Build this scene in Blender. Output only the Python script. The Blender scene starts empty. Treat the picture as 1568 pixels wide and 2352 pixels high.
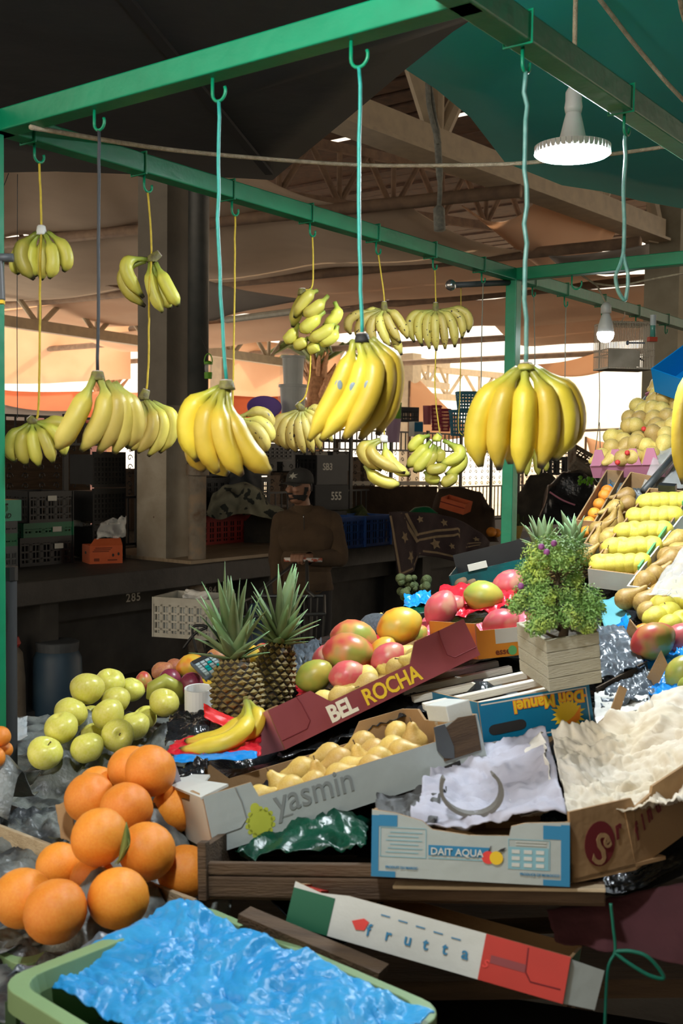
import bpy, bmesh, math, random
from mathutils import Vector, Matrix, noise
V3 = Vector
rnd = random.Random(7)
scene = bpy.context.scene
col = scene.collection
# ------------------------------------------------------------ camera, world, lights, exposure
F = 2500.0
CAM = V3((0, 0, 1.8))
CR = (Matrix.Rotation(math.radians(90 - 3.0), 3, 'X') @ Matrix.Rotation(math.radians(0.7), 3, 'Z'))
cd = bpy.data.cameras.new('camera'); cam = bpy.data.objects.new('camera', cd); col.objects.link(cam)
cd.sensor_fit = 'VERTICAL'; cd.sensor_height = 36.0; cd.lens = F / 2352 * 36; cd.clip_end = 300; cd.clip_start = .05
cd.dof.use_dof = True; cd.dof.focus_distance = 3.6; cd.dof.aperture_fstop = 9.0
cam.matrix_world = Matrix.Translation(CAM) @ CR.to_4x4()
scene.camera = cam
w = bpy.data.worlds.new('world'); scene.world = w; w.use_nodes = True
wb = w.node_tree.nodes['Background']; wb.inputs[0].default_value = (1, .86, .68, 1); wb.inputs[1].default_value = 2.1
sd = bpy.data.lights.new('sun', 'SUN'); sd.energy = 5.5; sd.angle = math.radians(1); sd.color = (1, .9, .74)
so = bpy.data.objects.new('sun', sd); col.objects.link(so)
so.rotation_euler = V3((-.25, -.45, -.85)).to_track_quat('-Z', 'Y').to_euler()
scene.view_settings.view_transform = 'Standard'; scene.view_settings.look = 'None'
scene.view_settings.gamma = 1; scene.view_settings.use_curve_mapping = False
scene.view_settings.exposure = 0.0
scene.cycles.use_denoising = True; scene.cycles.max_bounces = 7; scene.cycles.diffuse_bounces = 4
scene.cycles.transmission_bounces = 5; scene.cycles.transparent_max_bounces = 10
scene.cycles.sample_clamp_indirect = 4.0; scene.cycles.caustics_reflective = False; scene.cycles.caustics_refractive = False
# ------------------------------------------------------------ pixel / depth to world
def P(px, py, d): return CAM + CR @ V3(((px - 784) / F * d, -(py - 1176) / F * d, -d))
def ray(px, py): return CR @ V3(((px - 784) / F, -(py - 1176) / F, -1))
def PZ(px, py, z):
    r = ray(px, py); return CAM + r * ((z - CAM.z) / r.z)
def depth(p): return -(CR.transposed() @ (p - CAM)).z
def hit(px, py, M, h):
    Mi = M.inverted(); o = Mi @ CAM; r = Mi.to_3x3() @ ray(px, py); k = (h - o.z) / r.z
    return CAM + ray(px, py) * k
U = V3((.606, .7955, 0)).normalized(); W = V3((.7955, -.606, 0)).normalized(); Z = V3((0, 0, 1))
def frame(p0, p1, p2):
    x = (p1 - p0).normalized(); y = (p2 - p0); y = (y - x * y.dot(x)).normalized(); z = x.cross(y)
    M = Matrix((x, y, z)).transposed().to_4x4(); M.translation = p0; return M
def frame_y(p0, p1, p2):     # keeps p0 -> p2 exact
    y = (p2 - p0).normalized(); x = (p1 - p0); L = x.length; x = (x - y * x.dot(y)).normalized(); z = x.cross(y)
    M = Matrix((x, y, z)).transposed().to_4x4(); M.translation = p0; return M
def axes(p, x, y, z):
    M = Matrix((x, y, z)).transposed().to_4x4(); M.translation = p; return M
MU = lambda p: axes(p, U, V3((-U.y, U.x, 0)), Z)      # X along the aisle, Y away from it
# ------------------------------------------------------------ materials
MATS = {}
def nd(nt, t, **k):
    n = nt.nodes.new(t)
    for a, b in k.items(): setattr(n, a, b)
    return n
def mat(name, c1, c2=None, scale=6, rough=.55, bump=0, bscale=60, metal=0, trans=0, emit=0, clear=0, detail=4, spec=.5, lo=.35, hi=.65, c3=None, uvramp=None, stretch=None, rand=0, coat=0, spots=None, alpha=1):
    m = bpy.data.materials.new(name); m.use_nodes = True; nt = m.node_tree; L = nt.links.new
    b = nt.nodes['Principled BSDF']; out = nt.nodes['Material Output']
    b.inputs['Roughness'].default_value = rough; b.inputs['Metallic'].default_value = metal
    b.inputs['Specular IOR Level'].default_value = spec; b.inputs['Coat Weight'].default_value = coat
    b.inputs['Base Color'].default_value = (*c1, 1)
    tc = nd(nt, 'ShaderNodeTexCoord'); vec = tc.outputs['Object']
    if stretch:
        mp = nd(nt, 'ShaderNodeMapping'); mp.inputs['Scale'].default_value = stretch; L(vec, mp.inputs[0]); vec = mp.outputs[0]
    col_out = None
    if uvramp:
        uv = nd(nt, 'ShaderNodeUVMap'); sp = nd(nt, 'ShaderNodeSeparateXYZ'); L(uv.outputs[0], sp.inputs[0])
        nz = nd(nt, 'ShaderNodeTexNoise'); nz.inputs['Scale'].default_value = 30; L(vec, nz.inputs['Vector'])
        ad = nd(nt, 'ShaderNodeMath', operation='MULTIPLY_ADD'); L(nz.outputs[0], ad.inputs[0]); ad.inputs[1].default_value = .1; 
        sb = nd(nt, 'ShaderNodeMath', operation='SUBTRACT'); L(sp.outputs[0], sb.inputs[0]); sb.inputs[1].default_value = .05
        L(sb.outputs[0], ad.inputs[2])
        r = nd(nt, 'ShaderNodeValToRGB'); el = r.color_ramp.elements
        while len(el) < len(uvramp): el.new(.5)
        for e, (p, c) in zip(el, uvramp): e.position = p; e.color = (*c, 1)
        L(ad.outputs[0], r.inputs[0]); col_out = r.outputs[0]
    if c2:
        n = nd(nt, 'ShaderNodeTexNoise'); n.inputs['Scale'].default_value = scale; n.inputs['Detail'].default_value = detail
        L(vec, n.inputs['Vector'])
        r = nd(nt, 'ShaderNodeValToRGB'); el = r.color_ramp.elements
        el[0].position = lo; el[1].position = hi; el[0].color = (*c1, 1); el[1].color = (*c2, 1)
        if c3: e = el.new((lo + hi) / 2); e.color = (*c3, 1)
        L(n.outputs[0], r.inputs[0])
        if col_out is not None:
            mx = nd(nt, 'ShaderNodeMix', data_type='RGBA', blend_type='MULTIPLY'); mx.inputs[0].default_value = 1
            L(col_out, mx.inputs[6]); L(r.outputs[0], mx.inputs[7]); col_out = mx.outputs[2]
        else: col_out = r.outputs[0]
    if spots:
        sc, th, sc_col = spots
        n = nd(nt, 'ShaderNodeTexNoise'); n.inputs['Scale'].default_value = sc; n.inputs['Detail'].default_value = 2; L(vec, n.inputs['Vector'])
        g = nd(nt, 'ShaderNodeMath', operation='GREATER_THAN'); g.inputs[1].default_value = th; L(n.outputs[0], g.inputs[0])
        mx = nd(nt, 'ShaderNodeMix', data_type='RGBA'); L(g.outputs[0], mx.inputs[0])
        if col_out is not None: L(col_out, mx.inputs[6])
        else: mx.inputs[6].default_value = (*c1, 1)
        mx.inputs[7].default_value = (*sc_col, 1); col_out = mx.outputs[2]
    if rand:
        if col_out is None:
            rgb = nd(nt, 'ShaderNodeRGB'); rgb.outputs[0].default_value = (*c1, 1); col_out = rgb.outputs[0]
        oi = nd(nt, 'ShaderNodeObjectInfo'); h = nd(nt, 'ShaderNodeHueSaturation'); L(col_out, h.inputs['Color'])
        for nm, amt, base in (('Hue', rand * .1, .5), ('Value', rand * 1.6, 1)):
            mr = nd(nt, 'ShaderNodeMapRange'); L(oi.outputs['Random'], mr.inputs[0])
            mr.inputs[3].default_value = base - amt; mr.inputs[4].default_value = base + amt; L(mr.outputs[0], h.inputs[nm])
        col_out = h.outputs[0]
    if col_out is not None: L(col_out, b.inputs['Base Color'])
    if bump:
        n = nd(nt, 'ShaderNodeTexNoise'); n.inputs['Scale'].default_value = bscale; n.inputs['Detail'].default_value = 3; L(vec, n.inputs['Vector'])
        bp = nd(nt, 'ShaderNodeBump'); bp.inputs['Strength'].default_value = bump; bp.inputs['Distance'].default_value = .01
        L(n.outputs[0], bp.inputs['Height']); L(bp.outputs[0], b.inputs['Normal'])
    if emit:
        b.inputs['Emission Color'].default_value = (*c1, 1); b.inputs['Emission Strength'].default_value = emit
    if clear:
        b.inputs['Transmission Weight'].default_value = clear
    if alpha < 1: b.inputs['Alpha'].default_value = alpha
    if trans:
        t = nd(nt, 'ShaderNodeBsdfTranslucent'); t.inputs[0].default_value = (*c1, 1)
        if col_out is not None: L(col_out, t.inputs[0])
        ms = nd(nt, 'ShaderNodeMixShader'); ms.inputs[0].default_value = trans
        L(b.outputs[0], ms.inputs[1]); L(t.outputs[0], ms.inputs[2]); L(ms.outputs[0], out.inputs[0])
    MATS[name] = m; return m
# ------------------------------------------------------------ mesh builder
class MB:
    def __init__(s): s.v = []; s.f = []; s.uv = {}; s.mi = []
    def add(s, vs, fs, uvs=None, mi=0):
        o = len(s.v); s.v += [V3(v) for v in vs]; s.f += [tuple(i + o for i in f) for f in fs]; s.mi += [mi] * len(fs)
        if uvs:
            for i, q in enumerate(uvs): s.uv[o + i] = q
        return s
    def box(s, c, d, M=None, mi=0):
        x, y, z = d[0] / 2, d[1] / 2, d[2] / 2
        vs = [V3((a * x, b * y, e * z)) for a in (-1, 1) for b in (-1, 1) for e in (-1, 1)]
        if M is not None: vs = [M @ v for v in vs]
        return s.add([v + V3(c) for v in vs], [(0, 1, 3, 2), (4, 6, 7, 5), (0, 4, 5, 1), (2, 3, 7, 6), (0, 2, 6, 4), (1, 5, 7, 3)], mi=mi)
    def bar(s, a, b, wd, ht=None, up=Z, mi=0):
        a = V3(a); b = V3(b); d = b - a; l = d.length; x = d.normalized(); up = V3(up)
        if abs(x.dot(up)) > .98: up = V3((0, 1, 0)) if abs(x.y) < .9 else V3((1, 0, 0))
        y = up.cross(x).normalized(); z = x.cross(y)
        return s.box((a + b) / 2, (l, wd, ht or wd), Matrix((x, y, z)).transposed(), mi)
    def tube(s, pts, r, seg=8, cap=True, mi=0, ang0=0, flat=None):
        pts = [V3(p) for p in pts]; n = len(pts)
        if not hasattr(r, '__len__'): r = [r] * n
        vs = []; uvs = []; t0 = (pts[1] - pts[0]).normalized()
        a = V3((0, 0, 1)) if abs(t0.z) < .9 else V3((1, 0, 0))
        nrm = (a - t0 * a.dot(t0)).normalized()
        for i, p in enumerate(pts):
            t = (pts[min(i + 1, n - 1)] - pts[max(i - 1, 0)]).normalized()
            nrm = (nrm - t * nrm.dot(t)).normalized(); bi = t.cross(nrm)
            for k in range(seg):
                q = ang0 + 2 * math.pi * k / seg
                vs.append(p + (nrm * math.cos(q) + bi * math.sin(q)) * r[i]); uvs.append((i / (n - 1), k / seg))
        fs = [(i * seg + k, i * seg + (k + 1) % seg, (i + 1) * seg + (k + 1) % seg, (i + 1) * seg + k) for i in range(n - 1) for k in range(seg)]
        if cap: fs += [tuple(range(seg))[::-1], tuple((n - 1) * seg + k for k in range(seg))]
        return s.add(vs, fs, uvs, mi)
    def lathe(s, prof, seg=16, M=None, mi=0):
        vs = []; uvs = []
        n = len(prof)
        for i, (r, z) in enumerate(prof):
            for k in range(seg):
                q = 2 * math.pi * k / seg; v = V3((r * math.cos(q), r * math.sin(q), z)); vs.append(M @ v if M is not None else v); uvs.append((i / (n - 1), k / seg))
        fs = [(i * seg + k, i * seg + (k + 1) % seg, (i + 1) * seg + (k + 1) % seg, (i + 1) * seg + k) for i in range(n - 1) for k in range(seg)]
        if prof[0][0] > 1e-5: fs.append(tuple(range(seg))[::-1])
        if prof[-1][0] > 1e-5: fs.append(tuple((n - 1) * seg + k for k in range(seg)))
        return s.add(vs, fs, uvs, mi)
    def prism(s, o2, th, M=None, mi=0):      # outline in XZ, thickness along +Y
        n = len(o2); vs = [V3((x, 0, z)) for x, z in o2] + [V3((x, th, z)) for x, z in o2]
        if M is not None: vs = [M @ v for v in vs]
        fs = [tuple(range(n)), tuple(range(2 * n - 1, n - 1, -1))] + [((i + 1) % n, i, i + n, (i + 1) % n + n) for i in range(n)]
        return s.add(vs, fs, mi=mi)
    def grid(s, fn, nx, ny, mi=0):
        vs = [fn(i / nx, j / ny) for j in range(ny + 1) for i in range(nx + 1)]
        uvs = [(i / nx, j / ny) for j in range(ny + 1) for i in range(nx + 1)]
        return s.add(vs, [(j * (nx + 1) + i, j * (nx + 1) + i + 1, (j + 1) * (nx + 1) + i + 1, (j + 1) * (nx + 1) + i) for j in range(ny) for i in range(nx)], uvs, mi)
    def ell(s, c, r, seg=14, ring=9, M=None, mi=0):
        pr = [(math.sin(math.pi * i / ring), -math.cos(math.pi * i / ring)) for i in range(ring + 1)]
        pr[0] = (1e-4, -1); pr[-1] = (1e-4, 1)
        o = len(s.v); s.lathe(pr, seg, mi=mi); S = Matrix.Diagonal(V3(r if hasattr(r, '__len__') else (r, r, r)))
        for i in range(o, len(s.v)):
            v = S @ s.v[i]; s.v[i] = (M @ v if M is not None else v) + V3(c)
        return s
    def xf(s, M): s.v = [M @ v for v in s.v]; return s
    def mesh(s, name, mats, smooth=True):
        me = bpy.data.meshes.new(name); me.from_pydata(s.v, [], s.f)
        for m in (mats if isinstance(mats, (list, tuple)) else [mats]): me.materials.append(m if not isinstance(m, str) else MATS[m])
        if s.uv:
            uvl = me.uv_layers.new(name='UVMap'); buf = []
            for l in me.loops: buf += s.uv.get(l.vertex_index, (0, 0))
            uvl.data.foreach_set('uv', buf)
        me.polygons.foreach_set('material_index', s.mi)
        if smooth: me.polygons.foreach_set('use_smooth', [True] * len(me.polygons))
        me.update(); return me
    def build(s, name, mats, parent=None, smooth=False, bevel=0, kind=None, local=True, solid=0, label=None):
        """verts are world points when parent has a matrix and local is False"""
        if parent is not None and not local:
            Mi = parent.matrix_basis.inverted(); s.v = [Mi @ v for v in s.v]
        o = bpy.data.objects.new(name, s.mesh(name, mats, smooth)); col.objects.link(o)
        if parent is not None: o.parent = parent
        if solid: md = o.modifiers.new('thickness', 'SOLIDIFY'); md.thickness = solid; md.offset = 0
        if bevel: md = o.modifiers.new('bevel', 'BEVEL'); md.width = bevel; md.segments = 2; md.limit_method = 'ANGLE'
        if kind: o['kind'] = kind
        if label: o['label'] = label
        return o
def tag(o, label, cat, group=None, kind=None):
    o['label'] = label; o['category'] = cat
    if group: o['group'] = group
    if kind: o['kind'] = kind
    return o
def thing(name, label, cat, M=None, group=None):
    o = bpy.data.objects.new(name, None); col.objects.link(o); o.empty_display_size = .05
    if M is not None: o.matrix_world = M if isinstance(M, Matrix) else Matrix.Translation(M)
    return tag(o, label, cat, group)
def struct(o): o['kind'] = 'structure'; return o
def place(src, M, label, group=None):      # a copy of a thing with copies of its parts and sub-parts
    c = src.copy(); col.objects.link(c); c.matrix_world = M; c['label'] = label
    if group: c['group'] = group
    for ch in KIDS.get(src.name, []):
        d = ch.copy(); col.objects.link(d); d.parent = c
        for g in KIDS.get(ch.name, []):
            e = g.copy(); col.objects.link(e); e.parent = d
    return c
KIDS = {}
def kid(parent, *os): KIDS.setdefault(parent.name, []).extend(os); return os[0]
ORD = ['first', 'second', 'third', 'fourth', 'fifth', 'sixth', 'seventh', 'eighth', 'ninth', 'tenth', 'eleventh', 'twelfth', 'thirteenth', 'fourteenth', 'fifteenth', 'sixteenth', 'seventeenth', 'eighteenth', 'nineteenth', 'twentieth']
def from_left(i, n): return 'leftmost' if i == 0 else ('rightmost' if i == n - 1 else ORD[i] + ' from the left')
def rotm(ax, ay, az): return Matrix.Rotation(az, 4, 'Z') @ Matrix.Rotation(ay, 4, 'Y') @ Matrix.Rotation(ax, 4, 'X')
TXT_N = [0]
def text(parent, body, size, M, m, name='lettering', shear=0, bold=0, sx=1, align='LEFT', space=1):
    c = bpy.data.curves.new(name, 'FONT'); c.body = body; c.size = size; c.shear = shear; c.offset = bold; c.extrude = .0003
    c.align_x = align; c.resolution_u = 3; c.space_character = space; c.materials.append(MATS[m])
    o = bpy.data.objects.new(name, c); col.objects.link(o); o.parent = parent
    o.matrix_basis = M @ Matrix.Rotation(math.pi / 2, 4, 'X') @ Matrix.Diagonal((sx, 1, 1, 1)); return o
T = Matrix.Translation
def RZ(a): return Matrix.Rotation(a, 4, 'Z')
def disc(parent, name, cx, cz, r, m, y=-.0006, seg=20, sx=1, th=.0004):
    b = MB().prism([(cx + r * sx * math.cos(2 * math.pi * k / seg), cz + r * math.sin(2 * math.pi * k / seg)) for k in range(seg)], th, T((0, y, 0)))
    return b.build(name, m, parent)
def flat(parent, name, x0, z0, x1, z1, m, y=-.0006, th=.0004):
    return MB().prism([(x0, z0), (x1, z0), (x1, z1), (x0, z1)], th, T((0, y, 0))).build(name, m, parent)
# ------------------------------------------------------------ material library
mat('green_paint', (.0, .2, .09), (.0, .25, .115), 9, .42, .15, 30)
mat('green_tape', (.01, .05, .035), rough=.6)
mat('canopy_dark', (.018, .02, .022), (.028, .03, .032), 3, .8, .25, 12)
mat('canopy_seam', (.006, .007, .009), rough=.8)
mat('teal_tarp', (.03, .58, .55), (.04, .62, .58), 2, .7, .2, 9, trans=.25)
mat('rope', (.5, .42, .3), (.36, .29, .2), 60, .85, .5, 300)
mat('grey_strap', (.25, .26, .23), (.16, .17, .16), 30, .8, .3, 80)
mat('concrete', (.15, .135, .11), (.19, .17, .14), 4, .85, .3, 25)
mat('concrete_pale', (.36, .34, .26), (.3, .28, .21), 4, .85, .3, 25)
mat('concrete_low', (.36, .32, .25), (.27, .23, .17), 5, .85, .4, 25, spots=(2.6, .66, (.12, .075, .045)))
mat('dark_wall', (.055, .05, .042), (.035, .032, .028), 5, .85, .3, 20)
mat('counter_slab', (.03, .028, .025), (.045, .04, .035), 8, .6, .2, 30)
mat('counter_top', (.34, .26, .17), (.24, .18, .11), 5, .6, .2, 30, stretch=(1, 6, 1))
mat('floor_concrete', (.1, .09, .075), (.07, .06, .05), 4, .7, .2, 20)
mat('pipe_dark', (.035, .04, .04), (.06, .062, .058), 7, .5, .3, 20)
mat('pipe_rust', (.27, .2, .13), (.13, .085, .05), 9, .8, .5, 30, c3=(.2, .17, .13))
mat('roof_lath', (.06, .035, .025), (.1, .055, .035), 6, .85, .3, 20)
mat('truss_paint', (.5, .41, .28), (.42, .34, .24), 7, .6, .1, 30)
mat('truss_rust', (.3, .2, .13), (.2, .13, .09), 7, .8, .2, 30)
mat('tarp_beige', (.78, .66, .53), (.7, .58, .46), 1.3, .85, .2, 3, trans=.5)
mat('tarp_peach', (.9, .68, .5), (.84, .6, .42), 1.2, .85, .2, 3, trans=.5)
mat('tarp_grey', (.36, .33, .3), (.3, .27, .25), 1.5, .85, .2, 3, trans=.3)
mat('tarp_orange', (.85, .33, .16), (.75, .28, .14), 1.2, .85, trans=.5)
mat('daylight_white', (.97, .95, .9), (.95, .91, .84), 1, .85, trans=.8)
mat('sand_ground', (.62, .5, .36), (.55, .43, .3), 1, .9)
mat('black_iron', (.012, .012, .012), rough=.5)
mat('black_plastic', (.007, .0075, .008), (.012, .0125, .013), 10, .45)
mat('grey_plastic', (.08, .09, .095), (.06, .065, .07), 10, .5)
mat('green_crate', (.0, .13, .05), rough=.45)
mat('mint_card', (.12, .42, .29), (.1, .36, .25), 12, .6)
mat('white_plastic', (.42, .4, .33), (.34, .32, .26), 12, .5)
mat('orange_card', (.55, .11, .03), (.48, .085, .02), 10, .7)
mat('ink_dark', (.02, .018, .016), rough=.7)
mat('ink_brown', (.16, .03, .01), rough=.8)
mat('label_white', (.6, .58, .5), rough=.7)
mat('stencil_white', (.7, .67, .58), (.45, .42, .36), 90, .8)
mat('red_crate', (.42, .035, .025), (.34, .025, .018), 9, .5)
mat('blue_crate', (.025, .1, .36), (.02, .075, .28), 9, .5)
mat('cloth_olive', (.27, .26, .18), (.2, .19, .13), 8, .9, .4, 40, spots=(9, .6, (.035, .04, .035)))
mat('brown_sack', (.075, .045, .026), (.05, .03, .018), 6, .9, .5, 30)
mat('burlap', (.05, .042, .03), (.03, .026, .02), 9, .9, .6, 90)
mat('plum_cloth', (.06, .012, .016), (.04, .008, .01), 6, .9, .4, 30)
mat('blanket', (.05, .03, .032), (.035, .022, .024), 9, .95, .4, 120)
mat('blanket_cream', (.34, .25, .15), (.26, .19, .11), 20, .95, .4, 120)
mat('barrel_blue', (.02, .05, .085), (.035, .07, .1), 6, .5)
mat('sack_beige', (.18, .145, .1), (.13, .1, .07), 8, .9, .4, 60)
mat('clear_film', (.85, .9, .92), (.78, .84, .88), 20, .25, .5, 30, trans=.35, alpha=.55)
mat('film_soft', (.85, .85, .8), (.7, .7, .66), 14, .25, .6, 25, alpha=.28)
mat('film_wrap', (.9, .92, .92), rough=.2, alpha=.12)
mat('white_tub', (.78, .82, .82), (.7, .74, .74), 9, .3, trans=.5)
mat('purple_plastic', (.45, .32, .8), rough=.3, trans=.5)
mat('pink_plastic', (.7, .25, .3), rough=.4, trans=.5)
mat('maroon_plastic', (.5, .06, .13), rough=.4, trans=.45)
mat('lilac_plastic', (.65, .48, .65), rough=.4, trans=.5)
mat('sky_plastic', (.14, .45, .6), rough=.4, trans=.5)
mat('lime_plastic', (.25, .6, .05), rough=.4, trans=.5)
mat('wood_dark', (.1, .06, .03), (.06, .035, .018), 6, .8, .4, 40, stretch=(1, 8, 8))
mat('wood_pale', (.5, .4, .26), (.4, .31, .19), 7, .75, .3, 40, stretch=(1, 9, 9))
mat('wood_planter', (.46, .43, .32), (.4, .37, .27), 6, .8, .5, 60, stretch=(1, 3, 8))
mat('wood_slat', (.72, .68, .58), (.64, .59, .48), 7, .75, .3, 40, stretch=(1, 9, 9))
mat('kraft', (.36, .22, .1), (.3, .18, .08), 7, .85, .15, 60)
mat('kraft_edge', (.5, .35, .18), rough=.9)
mat('card_white', (.6, .62, .58), (.53, .55, .51), 9, .7, .1, 60)
mat('card_grey', (.4, .45, .43), (.36, .4, .38), 6, .65, .1, 60)
mat('card_maroon', (.25, .045, .05), (.215, .035, .04), 9, .6)
mat('card_pink', (.56, .22, .32), (.5, .19, .28), 9, .6)
mat('card_orange', (.68, .25, .02), (.6, .22, .015), 9, .6)
mat('card_blue', (.0, .17, .3), (.0, .14, .26), 9, .5)
mat('card_bright_blue', (.0, .2, .55), rough=.5)
mat('card_red', (.5, .03, .018), (.42, .025, .015), 9, .6)
mat('card_green', (.0, .1, .045), rough=.6)
mat('card_teal', (.1, .36, .4), (.08, .3, .34), 9, .6)
mat('ink_yellow', (.75, .5, .02), rough=.6)
mat('ink_cream', (.75, .7, .55), rough=.6)
mat('ink_grey', (.22, .24, .23), rough=.7)
mat('ink_pear', (.5, .55, .06), (.45, .5, .05), 20, .7)
mat('ink_maroon', (.14, .008, .012), rough=.8)
mat('ink_red', (.7, .05, .04), rough=.6)
mat('ink_blue', (.02, .19, .36), rough=.6)
mat('ink_pale_blue', (.2, .4, .46), rough=.6)
mat('ink_orange', (.8, .25, .01), rough=.6)
mat('ink_green', (.12, .4, .13), rough=.6)
mat('paper_white', (.74, .73, .68), (.66, .63, .56), 7, .75, .5, 22)
mat('paper_cream', (.6, .52, .37), (.68, .63, .53), 7, .8, .5, 22)
mat('paper_lilac', (.46, .46, .53), (.36, .35, .4), 7, .8, .5, 22)
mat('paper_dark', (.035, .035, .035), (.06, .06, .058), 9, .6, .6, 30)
mat('paper_grey', (.21, .23, .215), (.05, .055, .057), 15, .4, .8, 40, lo=.42, hi=.6)
mat('tray_foil', (.12, .145, .17), (.06, .075, .09), 9, .32, .6, 30)
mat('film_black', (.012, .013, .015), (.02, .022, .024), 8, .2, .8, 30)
mat('paper_blue', (.015, .25, .58), (.05, .36, .7), 11, .4, .45, 40)
mat('film_blue', (.0, .22, .7), (.02, .32, .8), 9, .25, .7, 30)
mat('film_red', (.7, .02, .035), (.55, .012, .03), 12, .3, .6, 40)
mat('film_pink', (.85, .2, .25), (.75, .12, .18), 12, .35, .6, 40)
mat('film_green', (.0, .03, .018), (.0, .06, .03), 9, .35, .7, 30)
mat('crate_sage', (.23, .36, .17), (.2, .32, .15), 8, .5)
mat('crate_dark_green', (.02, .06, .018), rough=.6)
Y = (.8, .56, .035)
mat('banana_ripe', (1, 1, 1), (.86, .84, .8), 18, .42, .12, 50, rand=.1, uvramp=[(0, (.3, .32, .06)), (.16, (.52, .5, .06)), (.3, (.74, .56, .05)), (.86, (.78, .58, .055)), (.95, (.62, .48, .06)), (.985, (.05, .035, .02))])
mat('banana_pale', (1, 1, 1), (.86, .84, .8), 18, .45, .12, 50, rand=.12, uvramp=[(0, (.3, .32, .08)), (.16, (.48, .5, .1)), (.32, (.7, .58, .1)), (.86, (.72, .6, .14)), (.95, (.5, .45, .09)), (.985, (.05, .035, .02))])
mat('banana_green', (1, 1, 1), (.86, .86, .8), 18, .45, .12, 50, rand=.14, uvramp=[(0, (.2, .26, .04)), (.16, (.38, .43, .06)), (.32, (.62, .58, .09)), (.86, (.64, .58, .1)), (.94, (.4, .4, .07)), (.975, (.03, .03, .015))])
mat('banana_spotted', (1, 1, 1), (.82, .8, .74), 18, .5, .12, 50, rand=.14, spots=(85, .68, (.06, .04, .018)), uvramp=[(0, (.28, .28, .07)), (.16, (.45, .43, .1)), (.32, (.6, .5, .12)), (.86, (.58, .47, .11)), (.95, (.4, .33, .08)), (.985, (.04, .03, .02))])
mat('banana_crown', (.26, .24, .06), (.12, .1, .04), 60, .7, .4, 90)
mat('crown_black', (.02, .018, .015), rough=.7)
mat('crown_cut', (.48, .42, .36), (.36, .3, .25), 50, .8)
mat('orange_skin', (.92, .34, .04), (.88, .28, .025), 12, .42, .22, 260, rand=.06)
mat('apple_skin', (.74, .7, .1), (.8, .74, .2), 7, .33, rand=.06)
mat('pear_skin', (.72, .52, .16), (.66, .42, .09), 14, .45, .08, 80, rand=.08, spots=(70, .7, (.3, .17, .05)))
mat('pear_pale', (.68, .52, .17), (.6, .42, .1), 14, .5, .08, 80, rand=.14, spots=(45, .68, (.3, .18, .05)))
mat('pear_bosc', (.34, .21, .05), (.44, .3, .08), 9, .5, .1, 80, rand=.12)
mat('lemon_skin', (.72, .63, .06), (.76, .68, .12), 9, .45, .2, 200, rand=.05)
mat('plum_skin', (.2, .02, .05), (.28, .05, .07), 9, .35, rand=.1)
mat('onion_skin', (.48, .2, .07), (.4, .12, .08), 7, .45, rand=.15)
mat('mango_red', (.6, .09, .07), (.3, .34, .06), .75, .34, c3=(.62, .3, .09), rand=.06, lo=.4, hi=.62, detail=2)
mat('mango_yellow', (.72, .25, .03), (.6, .45, .07), .8, .34, c3=(.72, .42, .04), rand=.05, lo=.4, hi=.62, detail=2)
mat('mango_pink', (.62, .13, .13), (.6, .3, .2), 1.0, .34, c3=(.62, .1, .12), rand=.05, detail=2)
mat('mango_green', (.3, .36, .06), (.5, .42, .07), 1.0, .36, rand=.05, detail=2)
mat('potato_skin', (.26, .17, .08), (.2, .12, .06), 14, .8, .3, 60, rand=.1)
mat('stem_brown', (.12, .07, .03), rough=.8)
mat('leaf_green', (.13, .2, .04), (.2, .26, .07), 14, .5)
mat('leaf_pine', (.13, .21, .085), (.2, .26, .13), 12, .45, rand=.2, uvramp=[(0, (1, 1, .8)), (.5, (1, 1, 1)), (1, (1.5, 1.8, 1.9))])
mat('pine_eye', (.2, .13, .03), (.13, .07, .025), 40, .65, .4, 90, c3=(.25, .2, .07))
mat('pine_dark', (.035, .025, .015), rough=.8)
mat('bonsai_leaf', (.2, .42, .07), (.55, .68, .1), 22, .6, c3=(.26, .45, .12), lo=.3, hi=.7)
mat('bonsai_bark', (.1, .065, .035), (.06, .04, .025), 20, .9, .5, 60)
mat('flower_purple', (.3, .08, .26), rough=.6)
mat('soil', (.1, .08, .055), (.06, .05, .035), 40, .95, .7, 90)
mat('string_yellow', (.62, .46, .04), (.5, .36, .03), 80, .7)
mat('string_green', (.02, .3, .24), (.03, .36, .3), 90, .5)
mat('string_teal', (.2, .42, .36), (.1, .3, .25), 60, .35, alpha=.75)
mat('string_black', (.03, .035, .04), rough=.6)
mat('string_grey', (.25, .24, .18), rough=.8)
mat('sticker', (.25, .33, .36), rough=.4)
mat('led_face', (.86, .94, 1), emit=430)
mat('near_bulb', (.92, .96, 1), emit=600)
mat('led_bulb', (.88, .94, 1), emit=40)
mat('lamp_white', (.55, .55, .52), rough=.45)
mat('skin', (.3, .155, .095), (.27, .135, .08), 14, .55, .1, 90)
mat('hair_black', (.008, .007, .006), rough=.8)
mat('eye_white', (.4, .37, .33), rough=.3)
mat('sweater', (.075, .045, .022), (.06, .036, .018), 9, .95, .4, 180)
mat('trousers', (.016, .015, .016), rough=.9)
mat('cap_cloth', (.035, .034, .03), (.028, .027, .024), 12, .9, .2, 120)
mat('cap_logo', (.34, .33, .27), rough=.8)
mat('shoe', (.02, .02, .02), rough=.6)
mat('metal_bar', (.09, .09, .085), rough=.45, metal=.6)
mat('chrome', (.55, .56, .56), rough=.25, metal=.9)
mat('tape_white', (.6, .57, .52), (.45, .1, .05), 22, .5, lo=.5, hi=.56)
mat('rubber', (.01, .01, .01), rough=.8)
mat('cage_wire', (.4, .33, .24), rough=.5)
mat('cage_tray', (.34, .29, .22), (.26, .22, .16), 12, .6)
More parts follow.
